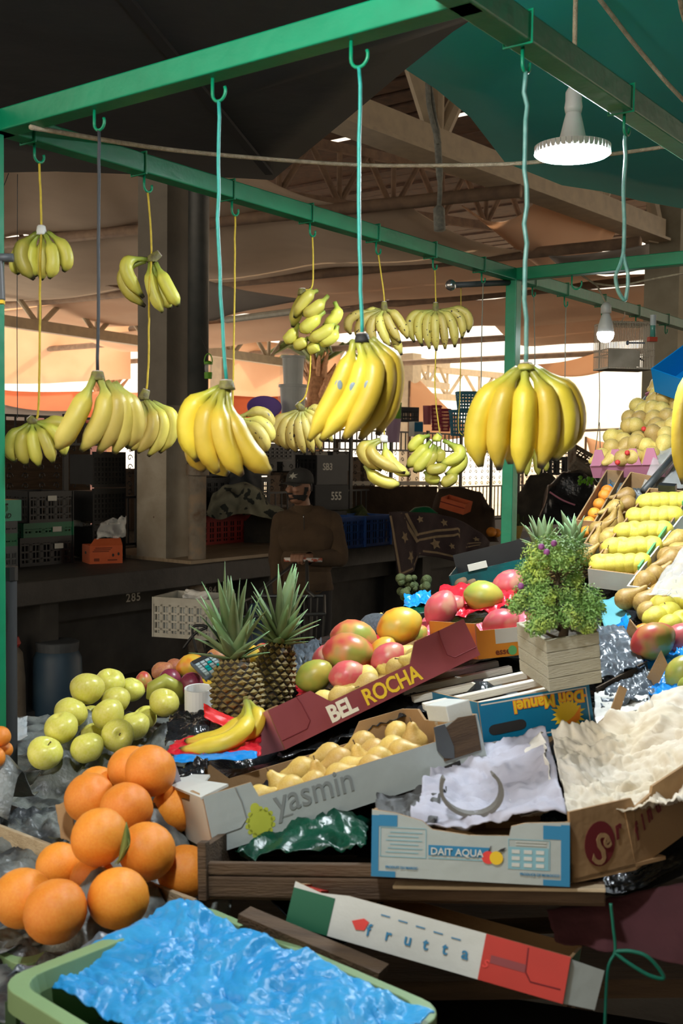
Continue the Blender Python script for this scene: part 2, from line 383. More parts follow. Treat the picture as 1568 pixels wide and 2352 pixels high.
mat('bottle_green', (.1, .33, .26), rough=.2, trans=.3)
mat('red_plastic', (.4, .06, .03), rough=.4)
mat('blue_plastic', (.02, .06, .14), rough=.4)
mat('bird', (.012, .012, .02), rough=.8)
mat('palm_bark', (.55, .3, .16), (.36, .19, .1), 14, .9, .5, 40)
mat('calc_grey', (.1, .13, .16), rough=.4)
mat('calc_teal', (.0, .38, .38), rough=.4)
mat('calc_white', (.4, .5, .52), rough=.4)
mat('paper_roll', (.72, .72, .68), rough=.7)
mat('red_pad', (.7, .012, .012), rough=.45)
mat('glass_dark', (.02, .05, .055), (.01, .1, .1), 9, .12, .3, 20)
mat('strap_grey', (.13, .125, .11), rough=.6)
mat('broccoli', (.05, .07, .02), (.08, .1, .03), 30, .8, .6, 90)
mat('twine_green', (.0, .12, .075), rough=.6)
mat('slit_white', (.85, .82, .74), rough=.5, trans=.6)
# ------------------------------------------------------------ the setting: floor, walls, ceiling
def slab(name, pts, th, m, kind='structure'):
    b = MB(); n = len(pts); lo = [V3(p) for p in pts]; hi = [p + Z * th for p in lo]
    b.add(lo + hi, [tuple(range(n))[::-1], tuple(range(n, 2 * n))] + [(i, (i + 1) % n, (i + 1) % n + n, i + n) for i in range(n)])
    o = b.build(name, m); o['kind'] = kind; return o
def S(s, t, z): return U * s + W * t + Z * z        # hall grid: s along the aisle, t across to the right
slab('floor', [S(-8, -16, -.1), S(-8, 12, -.1), S(26, 12, -.1), S(26, -16, -.1)], .1, 'floor_concrete')
slab('floor_outside', [S(26, -45, -.12), S(26, 45, -.12), S(90, 45, -.12), S(90, -45, -.12)], .1, 'sand_ground')
def wall(name, a, b, h, m):
    k = MB(); a = V3(a); b = V3(b); k.bar(a + Z * h / 2, b + Z * h / 2, .2, h); o = k.build(name, m); o['kind'] = 'structure'; return o
wall('wall_back', S(-6, 3, 0), S(-6, 12, 0), 6.5, 'dark_wall')
wall('wall_right', S(-6, 9, 0), S(12, 9, 0), 6.5, 'dark_wall')
wall('wall_left', S(-6, -14, 0), S(5, -14, 0), 6.5, 'dark_wall')
# lath ceiling over the near half: boards in a row
c = MB(); c.box(S(3, -2, 6.6), (.01, .01, .01))
ceil = slab('ceiling', [S(-6, -26, 6.55), S(-6, 12, 6.55), S(13, 12, 6.55), S(13, -26, 6.55)], .1, 'roof_lath')
r = random.Random(3); lm = None
for i in range(26):
    s = 8.2 + i * .42
    if lm is None: lm = MB().box((0, 0, 0), (.3, 26, .05)).mesh('lath', 'roof_lath', False)
    if s < 13: o = bpy.data.objects.new('lath', lm); col.objects.link(o); o.parent = ceil; o.matrix_basis = axes(S(s, -6, 6.5), U, W, Z); o['kind'] = 'structure'
# far lath roof with gaps of daylight
lr = struct(MB().bar(S(13.2, -6, 6.3), S(20.2, -6, 6.3), .12).build('ceiling_far', 'roof_lath'))
for i in range(30):
    o = bpy.data.objects.new('lath', lm); col.objects.link(o); o.parent = lr; o.matrix_basis = axes(S(13.2 + i * .322, -6, 6.45 + r.uniform(-.03, .03)), U, W, Z); o['kind'] = 'structure'
# ------------------------------------------------------------ slung tarps between pipes across the hall
def pipe(name, label, a, b, rad, m='truss_rust', cat='pipe', grp=None):
    o = MB().tube([a, b], rad, 8).build(name, m, smooth=True); return tag(o, label, cat, grp)
PS = [7.1, 9.7, 12.25, 14.9, 17.6, 20.4, 23.5]
for i, s in enumerate(PS[1:]):
    z = 4.5 - max(0, i - 2) * .1
    a_, b_ = S(s, -24, z), S(s, 10, z)
    if i == 0: a_, b_ = PZ(-140, 574, 4.5), PZ(1195, 438, 4.5)
    if i == 1: a_, b_ = PZ(-140, 716, 4.42), PZ(1470, 556, 4.42)
    if i == 2: a_, b_ = PZ(300, 756, 4.4), PZ(1480, 642, 4.4)
    pipe('tarp_pipe', 'rusty steel pipe carrying a slung tarp, %s of the rows going back' % ORD[i], a_, b_, .07, grp='pipes across the hall')
def tarp(s0, s1, t0, t1, z, m, label, sag=.28, ny=10, nx=30, cut=None, seed=1, slope=0):
    def fn(a, b):
        t = t0 + (t1 - t0) * a
        s1b = s1; s0b = s0
        if cut: s0b = s0 + (s1 - s0) * cut(a)
        s = s0b + (s1b - s0b) * b
        z_ = z - sag * 4 * b * (1 - b) - sag * .35 * abs(math.sin(a * 9 + seed)) + .1 * noise.noise(V3((t * .6, s * .8, seed))) + slope * (b - .5)
        return S(s, t, z_)
    o = MB().grid(fn, nx, ny).build('slung_tarp', m, smooth=True, solid=.012)
    return tag(o, label, 'tarp')
tarp(15.45, 17.55, -19, 9, 4.42, 'tarp_peach', 'peach tarp slung behind the third pipe across the hall', seed=4)
tarp(17.7, 20.3, -10, 9, 4.3, 'tarp_peach', 'peach tarp slung behind the fourth pipe right of the pillar', seed=5)
tarp(20.5, 23.4, -8, 9, 4.2, 'tarp_peach', 'palest peach tarp farthest back under the far roof', seed=6)
def sheet_pts(name, label, cat, pts, m, nx=12, ny=8, sag=.15, bump=.05, seed=1, th=.012, out=V3((0, 0, -1))):
    a, b, c, d = [V3(p) for p in pts]      # a b along the top, d c along the bottom
    def fn(x, y):
        p = (a * (1 - x) + b * x) * (1 - y) + (d * (1 - x) + c * x) * y
        return p + out * sag * 4 * x * (1 - x) * (.6 + .4 * y) + V3((0, 0, 1)) * bump * noise.noise(p * .9 + V3((seed, 0, 0)))
    o = MB().grid(fn, nx, ny).build(name, m, smooth=True, solid=th); return tag(o, label, cat)
def quad_tarp(label, pts, m, sag=.22, seed=1):
    a, b, c, d = [V3(p) for p in pts]
    def fn(x, y):
        p = (a * (1 - x) + b * x) * (1 - y) + (d * (1 - x) + c * x) * y
        return p - Z * (sag * 4 * y * (1 - y) * (.75 + .5 * noise.noise(V3((x * 5, seed, 0)))) + .07 * abs(math.sin(x * 10 + seed))) + Z * .09
    o = MB().grid(fn, 36, 12).build('slung_tarp', m, smooth=True, solid=.012); return tag(o, label, 'tarp')
quad_tarp('dim beige tarp slung nearest, upper left beyond the dark canopy', [PZ(-150, 330, 4.9), PZ(560, 385, 4.9), PZ(880, 476, 4.55), PZ(-140, 570, 4.55)], 'tarp_beige', .2, 1)
quad_tarp('beige tarp slung behind the first pipe above the hanging bananas', [PZ(-140, 590, 4.45), PZ(938, 484, 4.45), PZ(1236, 584, 4.45), PZ(-140, 716, 4.45)], 'tarp_beige', .2, 2)
quad_tarp('peach tarp slung behind the second pipe across the hall', [PZ(-140, 732, 4.36), PZ(1255, 592, 4.36), PZ(1480, 640, 4.38), PZ(300, 752, 4.38)], 'tarp_peach', .2, 3)
sheet_pts('slung_tarp', 'orange lit tarp bulging below the big roof beam at right', 'tarp', [P(1060, 470, 13.2), P(1250, 440, 13.5), P(1420, 522, 14.6), P(1190, 566, 14.2)], 'tarp_peach', sag=.5)
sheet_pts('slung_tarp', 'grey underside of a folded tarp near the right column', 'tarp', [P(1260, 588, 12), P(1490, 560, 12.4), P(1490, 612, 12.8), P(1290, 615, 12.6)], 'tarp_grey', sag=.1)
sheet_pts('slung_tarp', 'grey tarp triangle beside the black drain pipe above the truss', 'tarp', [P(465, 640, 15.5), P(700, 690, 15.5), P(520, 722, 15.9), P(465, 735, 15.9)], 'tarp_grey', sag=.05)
# far hanging tarps against the daylight
D = 27
for lab, pts, m in [
    ('large pale peach tarp sloping down at the far left', [P(-260, 640, D), P(300, 700, D), P(300, 868, D + 1), P(-260, 872, D + 1)], 'tarp_peach'),
    ('long orange awning under the white daylight gap at left', [P(-260, 880, D - 1), P(330, 900, D - 1), P(330, 962, D - 2), P(-260, 945, D - 2)], 'tarp_orange'),
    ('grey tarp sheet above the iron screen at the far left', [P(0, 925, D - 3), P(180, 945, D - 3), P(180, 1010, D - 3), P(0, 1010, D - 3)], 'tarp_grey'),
    ('peach tarp hanging behind the white tub stack', [P(470, 760, D), P(780, 800, D), P(790, 905, D + 1), P(470, 905, D + 1)], 'tarp_peach'),
    ('orange band of tarp behind the purple basin', [P(470, 905, D - 1), P(700, 905, D - 1), P(700, 975, D - 1), P(470, 975, D - 1)], 'tarp_orange'),
    ('tan triangular tarp left of the blue baskets', [P(940, 875, D - 2), P(965, 875, D - 2), P(1090, 1000, D - 2), P(940, 1000, D - 2)], 'tarp_peach'),
    ('tan tarp low at the right beside the pear pile', [P(1345, 1003, D - 2), P(1480, 1020, D - 2), P(1480, 1110, D - 2), P(1372, 1110, D - 2)], 'tarp_peach'),
    ('small brown tarp corner above the white daylight opening', [P(1205, 835, D - 4), P(1405, 800, D - 4), P(1405, 848, D - 4), P(1240, 852, D - 4)], 'tarp_peach'),
    ('large white sheet added as the blown out daylight in the opening at right', [P(1180, 845, 33), P(1500, 845, 33), P(1500, 1110, 33), P(1180, 1110, 33)], 'daylight_white')]:  # translucent white sheet added where there is only overexposed daylight
    hs = sheet_pts('hanging_tarp_or_daylight', lab, 'tarp', pts, m, sag=.12, seed=pts[0].x)
    if pts[0].x > 1: MB().tube([pts[0], V3((pts[0].x, pts[0].y, -.12))], .03, 6).build('pole', 'truss_rust', hs)
rp = tag(MB().tube([P(1315, 990, 24), P(1480, 983, 24)], .03, 6).build('hanging_rope', 'rope'), 'thin brown line across the white daylight opening', 'rope')
# ------------------------------------------------------------ trusses
def truss(label, A, B, h, n, m='truss_paint', th=.2, dia=.09, grp=None, kinds='NV'):
    A = V3(A); B = V3(B); o = thing('roof_truss', label, 'truss', A, grp)
    MB().bar(A, B, th * .8, th).build('bottom_chord', m, o, local=False)
    MB().bar(A + Z * h, B + Z * h, th * .8, th).build('top_chord', m, o, local=False)
    for i in range(n):
        a = A + (B - A) * (i / n); b = A + (B - A) * ((i + 1) / n); mid = (a + b) / 2
        MB().tube([a, mid + Z * h], dia / 2, 8).build('diagonal', m, o, local=False)
        MB().tube([mid + Z * h, b], dia / 2, 8).build('diagonal', m, o, local=False)
        MB().tube([a, a + Z * h], dia / 2.4, 8).build('vertical', m, o, local=False)
    return o
A = PZ(740, 232, 4.95); B = A + U * 9.2
big = truss('large cream roof beam with tubular braces, upper right', A, PZ(1512, 528, 4.95), 1.35, 4, th=.26, dia=.17)
MB().bar(A - Z * .15, PZ(1512, 528, 4.95) - Z * .15, .36, .035).build('flange', 'truss_paint', big, local=False)
A = PZ(-60, 727, 4.0); dd = PZ(534, 815, 4.0); Bq = A + (dd - A) * 2.6
truss('beige lattice truss far back behind the pillar', A, Bq, .64, 13, th=.19, dia=.1)
A2 = P(-40, 588, 14.6); truss('rust brown lattice truss, upper left under the tarps', A2, A2 + (Bq - A).normalized() * 4.6, .5, 4, 'truss_rust', .12, .06)
truss('dark rusty truss in the lath roof right of the canopy', P(640, 448, 14), P(1290, 545, 19), .75, 6, 'truss_rust', .12, .09)
truss('pale far truss left of the green post', P(860, 902, 36), P(1230, 925, 44), .95, 5, 'truss_paint', .22, .12)
MB_ = MB().tube([P(520, 735, 14.8), P(700, 712, 13.8)], .045, 8).build('white_strut', 'white_plastic'); tag(MB_, 'thin white tube strut under the grey tarp triangle', 'strut')
# ------------------------------------------------------------ columns
def column(name, label, base, wd, h, m, low=None, z0=0):
    o = thing(name, label, 'column', V3((base.x, base.y, 0)))
    M = Matrix((U, V3((-U.y, U.x, 0)), Z)).transposed()
    if low: MB().box((0, 0, (low + z0) / 2), (wd, wd, low - z0), M).build('lower_shaft', 'concrete_low', o); MB().box((0, 0, (low + h) / 2), (wd - .005, wd - .005, h - low), M).build('upper_shaft', m, o)
    else: MB().box((0, 0, h / 2), (wd, wd, h), M).build('shaft', m, o)
    return o
pc = PZ(356, 1290, 1.0) + V3((.05, .22, 0))
pil = column('pillar', 'thick concrete pillar painted dark above, stained below', pc, .315, 6.4, 'concrete', 2.15, 1.002)
c2 = P(1530, 800, 15.4); col2 = column('column', 'grey green column at right behind the birdcage', c2, .5, 6, 'concrete_pale')
pl = thing('bracket_plate', 'bolted steel plate where the big beam meets the column', 'plate', P(1499, 505, 14.95))
MB().box((0, 0, 0), (.2, .05, .62), Matrix.Rotation(.6, 3, 'Z')).build('plate', 'truss_paint', pl)
for k in (-1, 1):
    for j in (-1, 1): MB().ell((k * .06, -.05, j * .24), .022, 8, 6).build('bolt', 'metal_bar', pl)
for px, d, wd, lab in ((508, 26, .38, 'pale slim column right of the black drain pipe'), (942, 30, .42, 'pale column behind the crates left of centre right')):
    column('column', lab, P(px, 900, d), wd, 4.6, 'truss_paint')
dp = pc + V3((.255, -.2, 0)); dp.z = 0
drain = thing('drain_pipe', 'round drain pipe against the pillar, black above and rusty below', 'pipe', dp)
MB().tube([(0, 0, 1.66), (0, 0, 6.3)], .077, 20).build('upper_pipe', 'pipe_dark', drain, smooth=True)
MB().tube([(0, 0, 0), (0, 0, 1.66)], .066, 20).build('lower_pipe', 'pipe_rust', drain, smooth=True)
MB().tube([(0, 0, 1.64), (0, 0, 1.72)], .086, 20).build('collar', 'pipe_rust', drain, smooth=False)
# palm trunks outside the hall
def palm(label, px, py0, py1, d, r0):
    b = P(px, py0, d); t = P(px + 6, py1, d); o = thing('palm_tree', label, 'palm', V3((b.x, b.y, 0)))
    h = t.z; MB().tube([(0, 0, -.1), (.05, 0, h * .5), (.1, 0, h)], [r0 * 1.1, r0 * .9, r0], 12).build('trunk', 'palm_bark', o, smooth=True)
    q = random.Random(5)
    for i in range(34):
        a = q.uniform(0, 6.28); z = h - q.uniform(0, 1.6); l = q.uniform(.25, .75); d_ = V3((math.cos(a), math.sin(a), 0))
        MB().tube([V3((.1, 0, z)) + d_ * r0 * .8, V3((.1, 0, z + l * .5)) + d_ * (r0 + l * .25), V3((.1, 0, z + l * q.uniform(.6, 1))) + d_ * (r0 + l * .5)], [.07, .05, .02], 5).build('frond_stub', 'palm_bark', o)
    for i in range(9):
        a = q.uniform(0, 6.28); d_ = V3((math.cos(a), math.sin(a), 0)); l = q.uniform(1.2, 2)
        MB().tube([V3((.1, 0, h)), V3((.1, 0, h + .5)) + d_ * l * .5, V3((.1, 0, h + .1)) + d_ * l], [.05, .09, .01], 5).build('frond', 'leaf_green', o)
palm('shaggy brown palm trunk in the gap left of the pillar', 236, 960, 800, 30, .27)
palm('shaggy palm trunk behind the white tub stack', 718, 960, 838, 26, .24)
# ------------------------------------------------------------ far counter
K0 = PZ(300, 1313, 1.0); KV = V3((-U.y, U.x, 0))      # front edge of the slab, KV goes away from the aisle
def K(s, y, z): return K0 + U * s + KV * y + Z * (z - 1)
ct = thing('counter', 'long dark masonry counter with stencilled numbers behind the aisle', 'counter', MU(K(0, 0, 0)))
MB().box((2.5, .65, .925), (12.5, 1.3, .15)).build('slab', 'counter_slab', ct, bevel=.008)
MB().box((2.5, .9, .43), (12.5, .8, .86)).build('back_wall', 'dark_wall', ct)
for k, x in enumerate((-2.7, -.62, 1.55, 3.75, 6.1, 8.4)):
    MB().box((x, .42, .43), (.14, .72, .86)).build('pier', 'dark_wall', ct)
MB().box((2.5, .35, .09), (12.5, .6, .18)).build('plinth', 'dark_wall', ct)
MB().box((2.5, .42, .755), (12.5, .1, .19)).build('apron', 'dark_wall', ct)
def on_front(px, py, y=.365):      # a point on the apron front, in counter coordinates
    Mi = ct.matrix_basis.inverted(); o = Mi @ CAM; r_ = Mi.to_3x3() @ ray(px, py); k = (y - o.y) / r_.y; return o + r_ * k
for body, px, py, sz in (('285', 290, 1383, .085), ('284', 470, 1366, .08), ('283', 1060, 1305, .1)):
    q = on_front(px, py); text(ct, body, sz, T((q.x, .3685, q.z)), 'stencil_white', space=1.15, bold=.001)
wt = thing('plank', 'pale worn plywood top on the counter right of the drain pipe', 'board', MU(K(.62, .03, 1.0)))
for k in range(2): MB().box((.95 + k * .0, .3 + k * .56, .012), (1.9, .55, .024)).build('plank', 'counter_top', wt)
# ------------------------------------------------------------ the green stall frame
ZB = 2.5
P1 = PZ(6, 284, ZB); P2 = PZ(1180, 632, ZB); P4 = PZ(1083, -6, ZB)
BU = (P2 - P1).normalized(); BW = (P4 - P1); BW = (BW - BU * BW.dot(BU)).normalized()
P4 = P1 + BW * (P4 - P1).dot(BW); P3 = P2 + BW * 1.6; P3b = P2 + BW * (P4 - P1).dot(BW)
g = .046
fr = thing('stall_frame', 'green painted square steel tube frame over the fruit stall', 'frame', V3((P2.x, P2.y, 0)))
for a, b in ((P1 - BW * .2, P4 + BW * .02), (P1 - BU * .25, P2 + BU * 2.6), (P2, P2 + BW * 1.9), (P4 - BU * .12, P4 + BU * 2.6)):
    MB().bar(a, b, g, g).build('beam', 'green_paint', fr, local=False, bevel=.003)
for p in (P2, P1 + V3((-.03, 0, 0)), P2 + BW * 1.9):
    MB().box((p.x, p.y, ZB / 2 - .01), (g, g, ZB - .02), Matrix.Rotation(math.atan2(BU.y, BU.x), 3, 'Z')).build('post', 'green_paint', fr, local=False, bevel=.003)
def hook(p, r=.022, along=None, m='green_paint', wrap=True):
    """open J hook under a beam at p (beam centre)"""
    x = along or BU; b = MB(); n = []
    for k in range(11):
        a = math.pi * (1.0 + k / 10 * 1.15); n.append(V3(p) - Z * (g / 2 + r + .012) + x * r * math.cos(a) + Z * r * math.sin(a))
    b.tube([V3(p) - Z * (g / 2) - x * r] + n, .0032, 6).build('hook', m, fr, smooth=True, local=False)
    return V3(p) - Z * (g / 2 + 2 * r + .012)
def clip(p):
    b = MB(); y = BW; h = g / 2 + .003
    b.tube([p - y * h + Z * h, p - y * h - Z * h, p + y * h - Z * h, p + y * h + Z * h, p - y * h + Z * h], .0028, 6).build('hook_band', 'green_paint', fr, local=False)
def beam_at(px, a, dirv, z=ZB):
    """point of the beam line a + k dirv that shows at pixel column px"""
    best = None
    lo, hi = -.6, 5
    for k in range(60):
        m1 = lo + (hi - lo) / 3; m2 = hi - (hi - lo) / 3
        f = lambda m: abs(to_px(a + dirv * m)[0] - px)
        if f(m1) < f(m2): hi = m2
        else: lo = m1
    return a + dirv * lo
def to_px(p):
    q = CR.transposed() @ (p - CAM); return (784 + q.x / -q.z * F, 1176 - q.y / -q.z * F)
STR = {}
for nm, px, a, dv, r in (('A1', 228, P1, BW, .015), ('A2', 503, P1, BW, .016), ('A3', 826, P1, BW, .017),
                         ('B1', 90, P1, BU, .013), ('B2', 340, P1, BU, .013), ('B3', 540, P1, BU, .013), ('B4', 718, P1, BU, .013), ('B5', 869, P1, BU, .013),
                         ('B6', 999, P1, BU, .013), ('B7', 1110, P1, BU, .013), ('B8', 1300, P1, BU, .016), ('B12', 1226, P1, BU, .013), ('B9', 1385, P1, BU, .016), ('B10', 1463, P1, BU, .016), ('B11', 1530, P1, BU, .016),
                         ('D1', 1209, P4, BU, .013), ('D2', 1440, P4, BU, .013), ('D3', 1640, P4, BU, .013), ('C1', 1325, P2, BW, .02)):
    p = beam_at(px, a, dv); STR[nm] = hook(p, r, BW if nm[0] in 'AC' else BU)
    if nm[0] in 'BD': clip(p - BU * .03)
sk = thing('spigot_pipe', 'short grey pipe wrapped in silver tape on the green post', 'pipe', P2 + V3((-.02, -.01, -.03)))
e = P(1035, 655, 4.05)
MB().tube([P2 + V3((-.02, -.01, -.03)), e], .011, 10).build('tube', 'grey_plastic', sk, local=False, smooth=True)
MB().ell(e, (.021, .021, .021), 10, 7).build('tape_ball', 'chrome', sk, local=False, smooth=True)
dpole = thing('shade_pole', 'dark pole added as the shaded side of the green post, left edge', 'pole', (lambda q: V3((q.x, q.y, 0)))(P(22, 1400, 2.45)))  # added dark strip: the shade on the post's side face, done by colour
MB().tube([(0, 0, 0), (0, 0, 1.52)], .017, 10).build('shaft', 'rubber', dpole, smooth=True); MB().lathe([(.019, 1.51), (.019, 1.54), (.001, 1.542)], 10).build('shade_end_cap', 'black_plastic', dpole); MB().lathe([(.05, 0), (.05, .012), (.019, .016)], 16).build('shade_foot_plate', 'black_plastic', dpole)
# ------------------------------------------------------------ canopies over the stall
def poly_sheet(name, label, pts, m, z_sag=0, th=.006, seams=()):
    c = sum(pts, V3()) / len(pts); b = MB(); n = len(pts)
    ring = [pts, [p * .62 + c * .38 - Z * z_sag * .6 for p in pts], [p * .25 + c * .75 - Z * z_sag for p in pts]]
    vs = [p for r_ in ring for p in r_] + [c - Z * z_sag * 1.05]
    fs = [(r_ * n + i, r_ * n + (i + 1) % n, (r_ + 1) * n + (i + 1) % n, (r_ + 1) * n + i) for r_ in range(2) for i in range(n)] + [(2 * n + i, 2 * n + (i + 1) % n, 3 * n) for i in range(n)]
    b.add(vs, fs); o = thing(name, label, 'canopy', pts[0])
    f = b.build('fabric', m, o, smooth=True, local=False, solid=th)
    for s_ in seams: MB().bar(s_[0], s_[1], .03, .012).build('seam', 'canopy_seam', o, local=False)
    return o
zc = 2.86
pts = [PZ(1083, 42, zc), PZ(1062, 24, zc - .03), PZ(1010, -60, zc), PZ(1060, -420, zc), PZ(-500, -420, zc), PZ(-420, 330, zc), PZ(-60, 396, zc), PZ(130, 392, zc), PZ(400, 402, zc), PZ(560, 408, zc), PZ(626, 412, zc), PZ(642, 398, zc), PZ(800, 268, zc), PZ(930, 158, zc), PZ(1040, 70, zc)]
poly_sheet('dark_canopy', 'near black cloth canopy stretched above the green frame, upper left', pts, 'canopy_dark', 0, seams=[(PZ(275, -20, zc - .012), PZ(618, 398, zc - .012))])
zt = 3.05
pts = [PZ(932, 158, zt), PZ(1020, 75, zt), PZ(1120, -60, zt), PZ(1300, -420, zt), PZ(2300, -420, zt), PZ(2300, 500, zt), PZ(1700, 500, zt), PZ(1568, 478, zt), PZ(1470, 460, zt), PZ(1380, 438, zt), PZ(1290, 424, zt), PZ(1160, 372, zt), PZ(1080, 268, zt), PZ(1000, 202, zt)]
poly_sheet('teal_canopy', 'teal green tarp canopy behind the lamp, upper right', pts, 'teal_tarp', .0)
# ------------------------------------------------------------ cords and ropes
def cord(name, label, pts, r, m, cat='rope', seg=6, wob=0, seed=1):
    pts = [V3(p) for p in pts]; out = []
    n = len(pts)
    for i in range(n - 1):
        for k in range(6):
            t = k / 6; p0 = pts[max(i - 1, 0)]; p1 = pts[i]; p2 = pts[i + 1]; p3 = pts[min(i + 2, n - 1)]
            q = .5 * ((2 * p1) + (p2 - p0) * t + (2 * p0 - 5 * p1 + 4 * p2 - p3) * t * t + (3 * p1 - p0 - 3 * p2 + p3) * t ** 3)
            if wob: q = q + V3((noise.noise(q * 30 + V3((seed, 0, 0))), noise.noise(q * 30 + V3((0, seed, 0))), 0)) * wob
            out.append(q)
    out.append(pts[-1]); o = MB().tube(out, r, seg).build(name, m, smooth=True); return tag(o, label, cat)
cord('rope', 'pale rope sagging across the stall under the dark canopy', [PZ(70, 292, ZB - .03), P(400, 345, 2.7), P(784, 377, 3.0), P(1000, 380, 3.0), P(1206, 374, 3.0), P(1420, 352, 3.1), P(1640, 320, 3.1)], .0055, 'rope')
cord('rope', 'brown rope running up to the teal canopy at the top right', [P(1250, -160, 2.62), P(1370, -10, 2.75), P(1480, 130, 2.95), P(1600, 262, 3.15), P(1900, 560, 4.2)], .006, 'rope')
cord('rope', 'short brown rope at the top right corner', [P(1500, -260, 2.5), P(1555, -30, 2.65), P(1580, 70, 2.8), P(1680, 330, 3.1)], .006, 'rope')
sb = cord('hanging_strap', 'grey cloth strap folded and hanging from the big beam', [P(985, 185, 9.3), P(1002, 300, 9.3), P(1010, 420, 9.3), P(1008, 480, 9.3), P(1010, 530, 9.3)], [.02] * 6 + [.03] * 6 + [.02] * 6 + [.05] * 7, 'grey_strap', 'strap')
cord('hanging_strap', 'shorter grey strap end looped over the beam tube', [P(982, 190, 9.25), P(985, 240, 9.25), P(996, 290, 9.25), P(1008, 330, 9.25)], .022, 'grey_strap', 'strap')
# ------------------------------------------------------------ hanging bananas
def banana_mesh(a, m, t, R, flip=1):
    """curved five sided fruit from neck a over m to tip t (local points)"""
    a, m, t = V3(a), V3(m), V3(t); b = MB(); N = 15; seg = 10
    c = m * 2 - (a + t) * .5; pts = []; rs = []
    for i in range(N):
        k = i / (N - 1); pts.append(a * (1 - k) ** 2 + c * 2 * k * (1 - k) + t * k * k)
        if k < .14: r = .36
        elif k < .34: q = (k - .14) / .2; r = .36 + .62 * (q * q * (3 - 2 * q))
        elif k < .78: r = .98 + .02 * math.sin((k - .34) / .44 * 3.14)
        elif k < .95: q = (k - .78) / .17; r = .98 - .62 * q * q
        else: r = .33 if k < .99 else .24
        rs.append(R * r)
    n = len(pts); ref = None
    for i in range(n):
        tg = (pts[min(i + 1, n - 1)] - pts[max(i - 1, 0)]).normalized()
        if ref is None:
            bend = (c - (a + t) * .5); ref = bend - tg * bend.dot(tg)
            if ref.length < 1e-5: ref = V3((0, -1, 0)) - tg * tg.y * -1
            ref.normalize()
        ref = (ref - tg * ref.dot(tg)).normalized(); bi = tg.cross(ref)
        for k in range(seg):
            q = 2 * math.pi * k / seg; rr = rs[i] * (1 + .07 * math.cos(5 * q))
            b.v.append(pts[i] + (ref * math.cos(q) + bi * math.sin(q)) * rr); b.uv[len(b.v) - 1] = (i / (n - 1), k / seg)
    for i in range(n - 1):
        for k in range(seg): b.f.append((i * seg + k, i * seg + (k + 1) % seg, (i + 1) * seg + (k + 1) % seg, (i + 1) * seg + k)); b.mi.append(0)
    b.f += [tuple(range(seg))[::-1], tuple((n - 1) * seg + k for k in range(seg))]; b.mi += [0, 0]
    return b
def bunch(label, key, crown, bans, R, m='banana_ripe', stub=(0, -14), crown_m='banana_crown', dd=None, grp='banana bunches hanging in the stall', d=None, order=1, stickers=()):
    d = d or depth(STR[key]); cp = P(crown[0], crown[1], d)
    o = thing('banana_bunch', label, 'bananas', cp, grp)
    sp = P(crown[0] + stub[0], crown[1] + stub[1], d)
    MB().tube([P(crown[0], crown[1] + 6, d), cp, sp], [R * .8, R * .75, R * .6], 9).build('crown', crown_m, o, smooth=True, local=False)
    MB().tube([sp, sp + (sp - cp).normalized() * .002], [R * .55, R * .52], 9).build('crown_cut', 'crown_cut', o, local=False)
    n = len(bans); rr = random.Random(int(crown[0] * 7 + crown[1]))
    for i, q in enumerate(bans):
        if len(q) == 4: q = (crown[0] + (q[0] - crown[0]) * .12, crown[1] + 4 + (q[1] - crown[1]) * .02) + tuple(q)
        e = dd[i] if dd else order * (i - n / 2) * R * .55
        a = P(q[0], q[1], d + e * .2); mm = P(q[2], q[3], d + e - R * .35); t = P(q[4], q[5], d + e + R * .2)
        L = (mm - a).length + (t - mm).length
        bb = banana_mesh(a, mm, t, R * rr.uniform(.95, 1.05)).build('banana', m, o, smooth=True, local=False)
        if i in stickers:
            n_ = (CAM - mm).normalized(); q2 = n_.cross(Z).normalized(); up = q2.cross(n_)
            sb = MB().ell((0, 0, 0), 1, 12, 6, Matrix((q2 * .0065, up * .009, n_ * .0012)).transposed()); sb.v = [v + mm * .45 + t * .2 + a * .2 + (mm * 2 - a * .5 - t * .5) * .15 + n_ * R * .98 for v in sb.v]
            sb.build('sticker', 'sticker', o, smooth=True, local=False)
    return o, cp, sp
def string(name, label, pts, r, m, wob=.0016, seed=1): return cord(name, label, pts, r, m, 'string', 5, wob, seed)
b1, c1_, s1_ = bunch('large ripe yellow bunch on the black cord, left beside the pillar', 'A1', (224, 868), [(216, 866, 174, 955, 131, 1032), (229, 872, 238, 948, 186, 1036), (245, 878, 268, 946, 226, 1040), (258, 882, 288, 948, 262, 1042), (262, 880, 306, 950, 292, 1030)], .0195, 'banana_pale')
b2, c2_, s2_ = bunch('large ripe bunch on the green string right of the drain pipe, tips swept right', 'A2', (520, 889), [(505, 892, 436, 955, 455, 1060), (508, 893, 470, 985, 500, 1086), (512, 894, 510, 1000, 556, 1092), (520, 898, 552, 1012, 622, 1084), (508, 893, 450, 1000, 470, 1082), (512, 894, 480, 1015, 525, 1090)], .0205, 'banana_ripe', dd=[.005, -.012, -.022, .0, .03, .03])
b3, c3_, s3_ = bunch('large ripe bunch with oval stickers on the teal string, centre', 'A3', (831, 782), [(812, 782, 783, 880, 709, 1013), (822, 784, 822, 888, 736, 1012), (836, 788, 856, 882, 788, 1011), (846, 784, 884, 872, 826, 1010), (852, 780, 902, 858, 866, 1000)], .0175, 'banana_ripe', crown_m='crown_black', stickers=(0, 1, 2), dd=[.0, -.01, -.018, .004, .02])
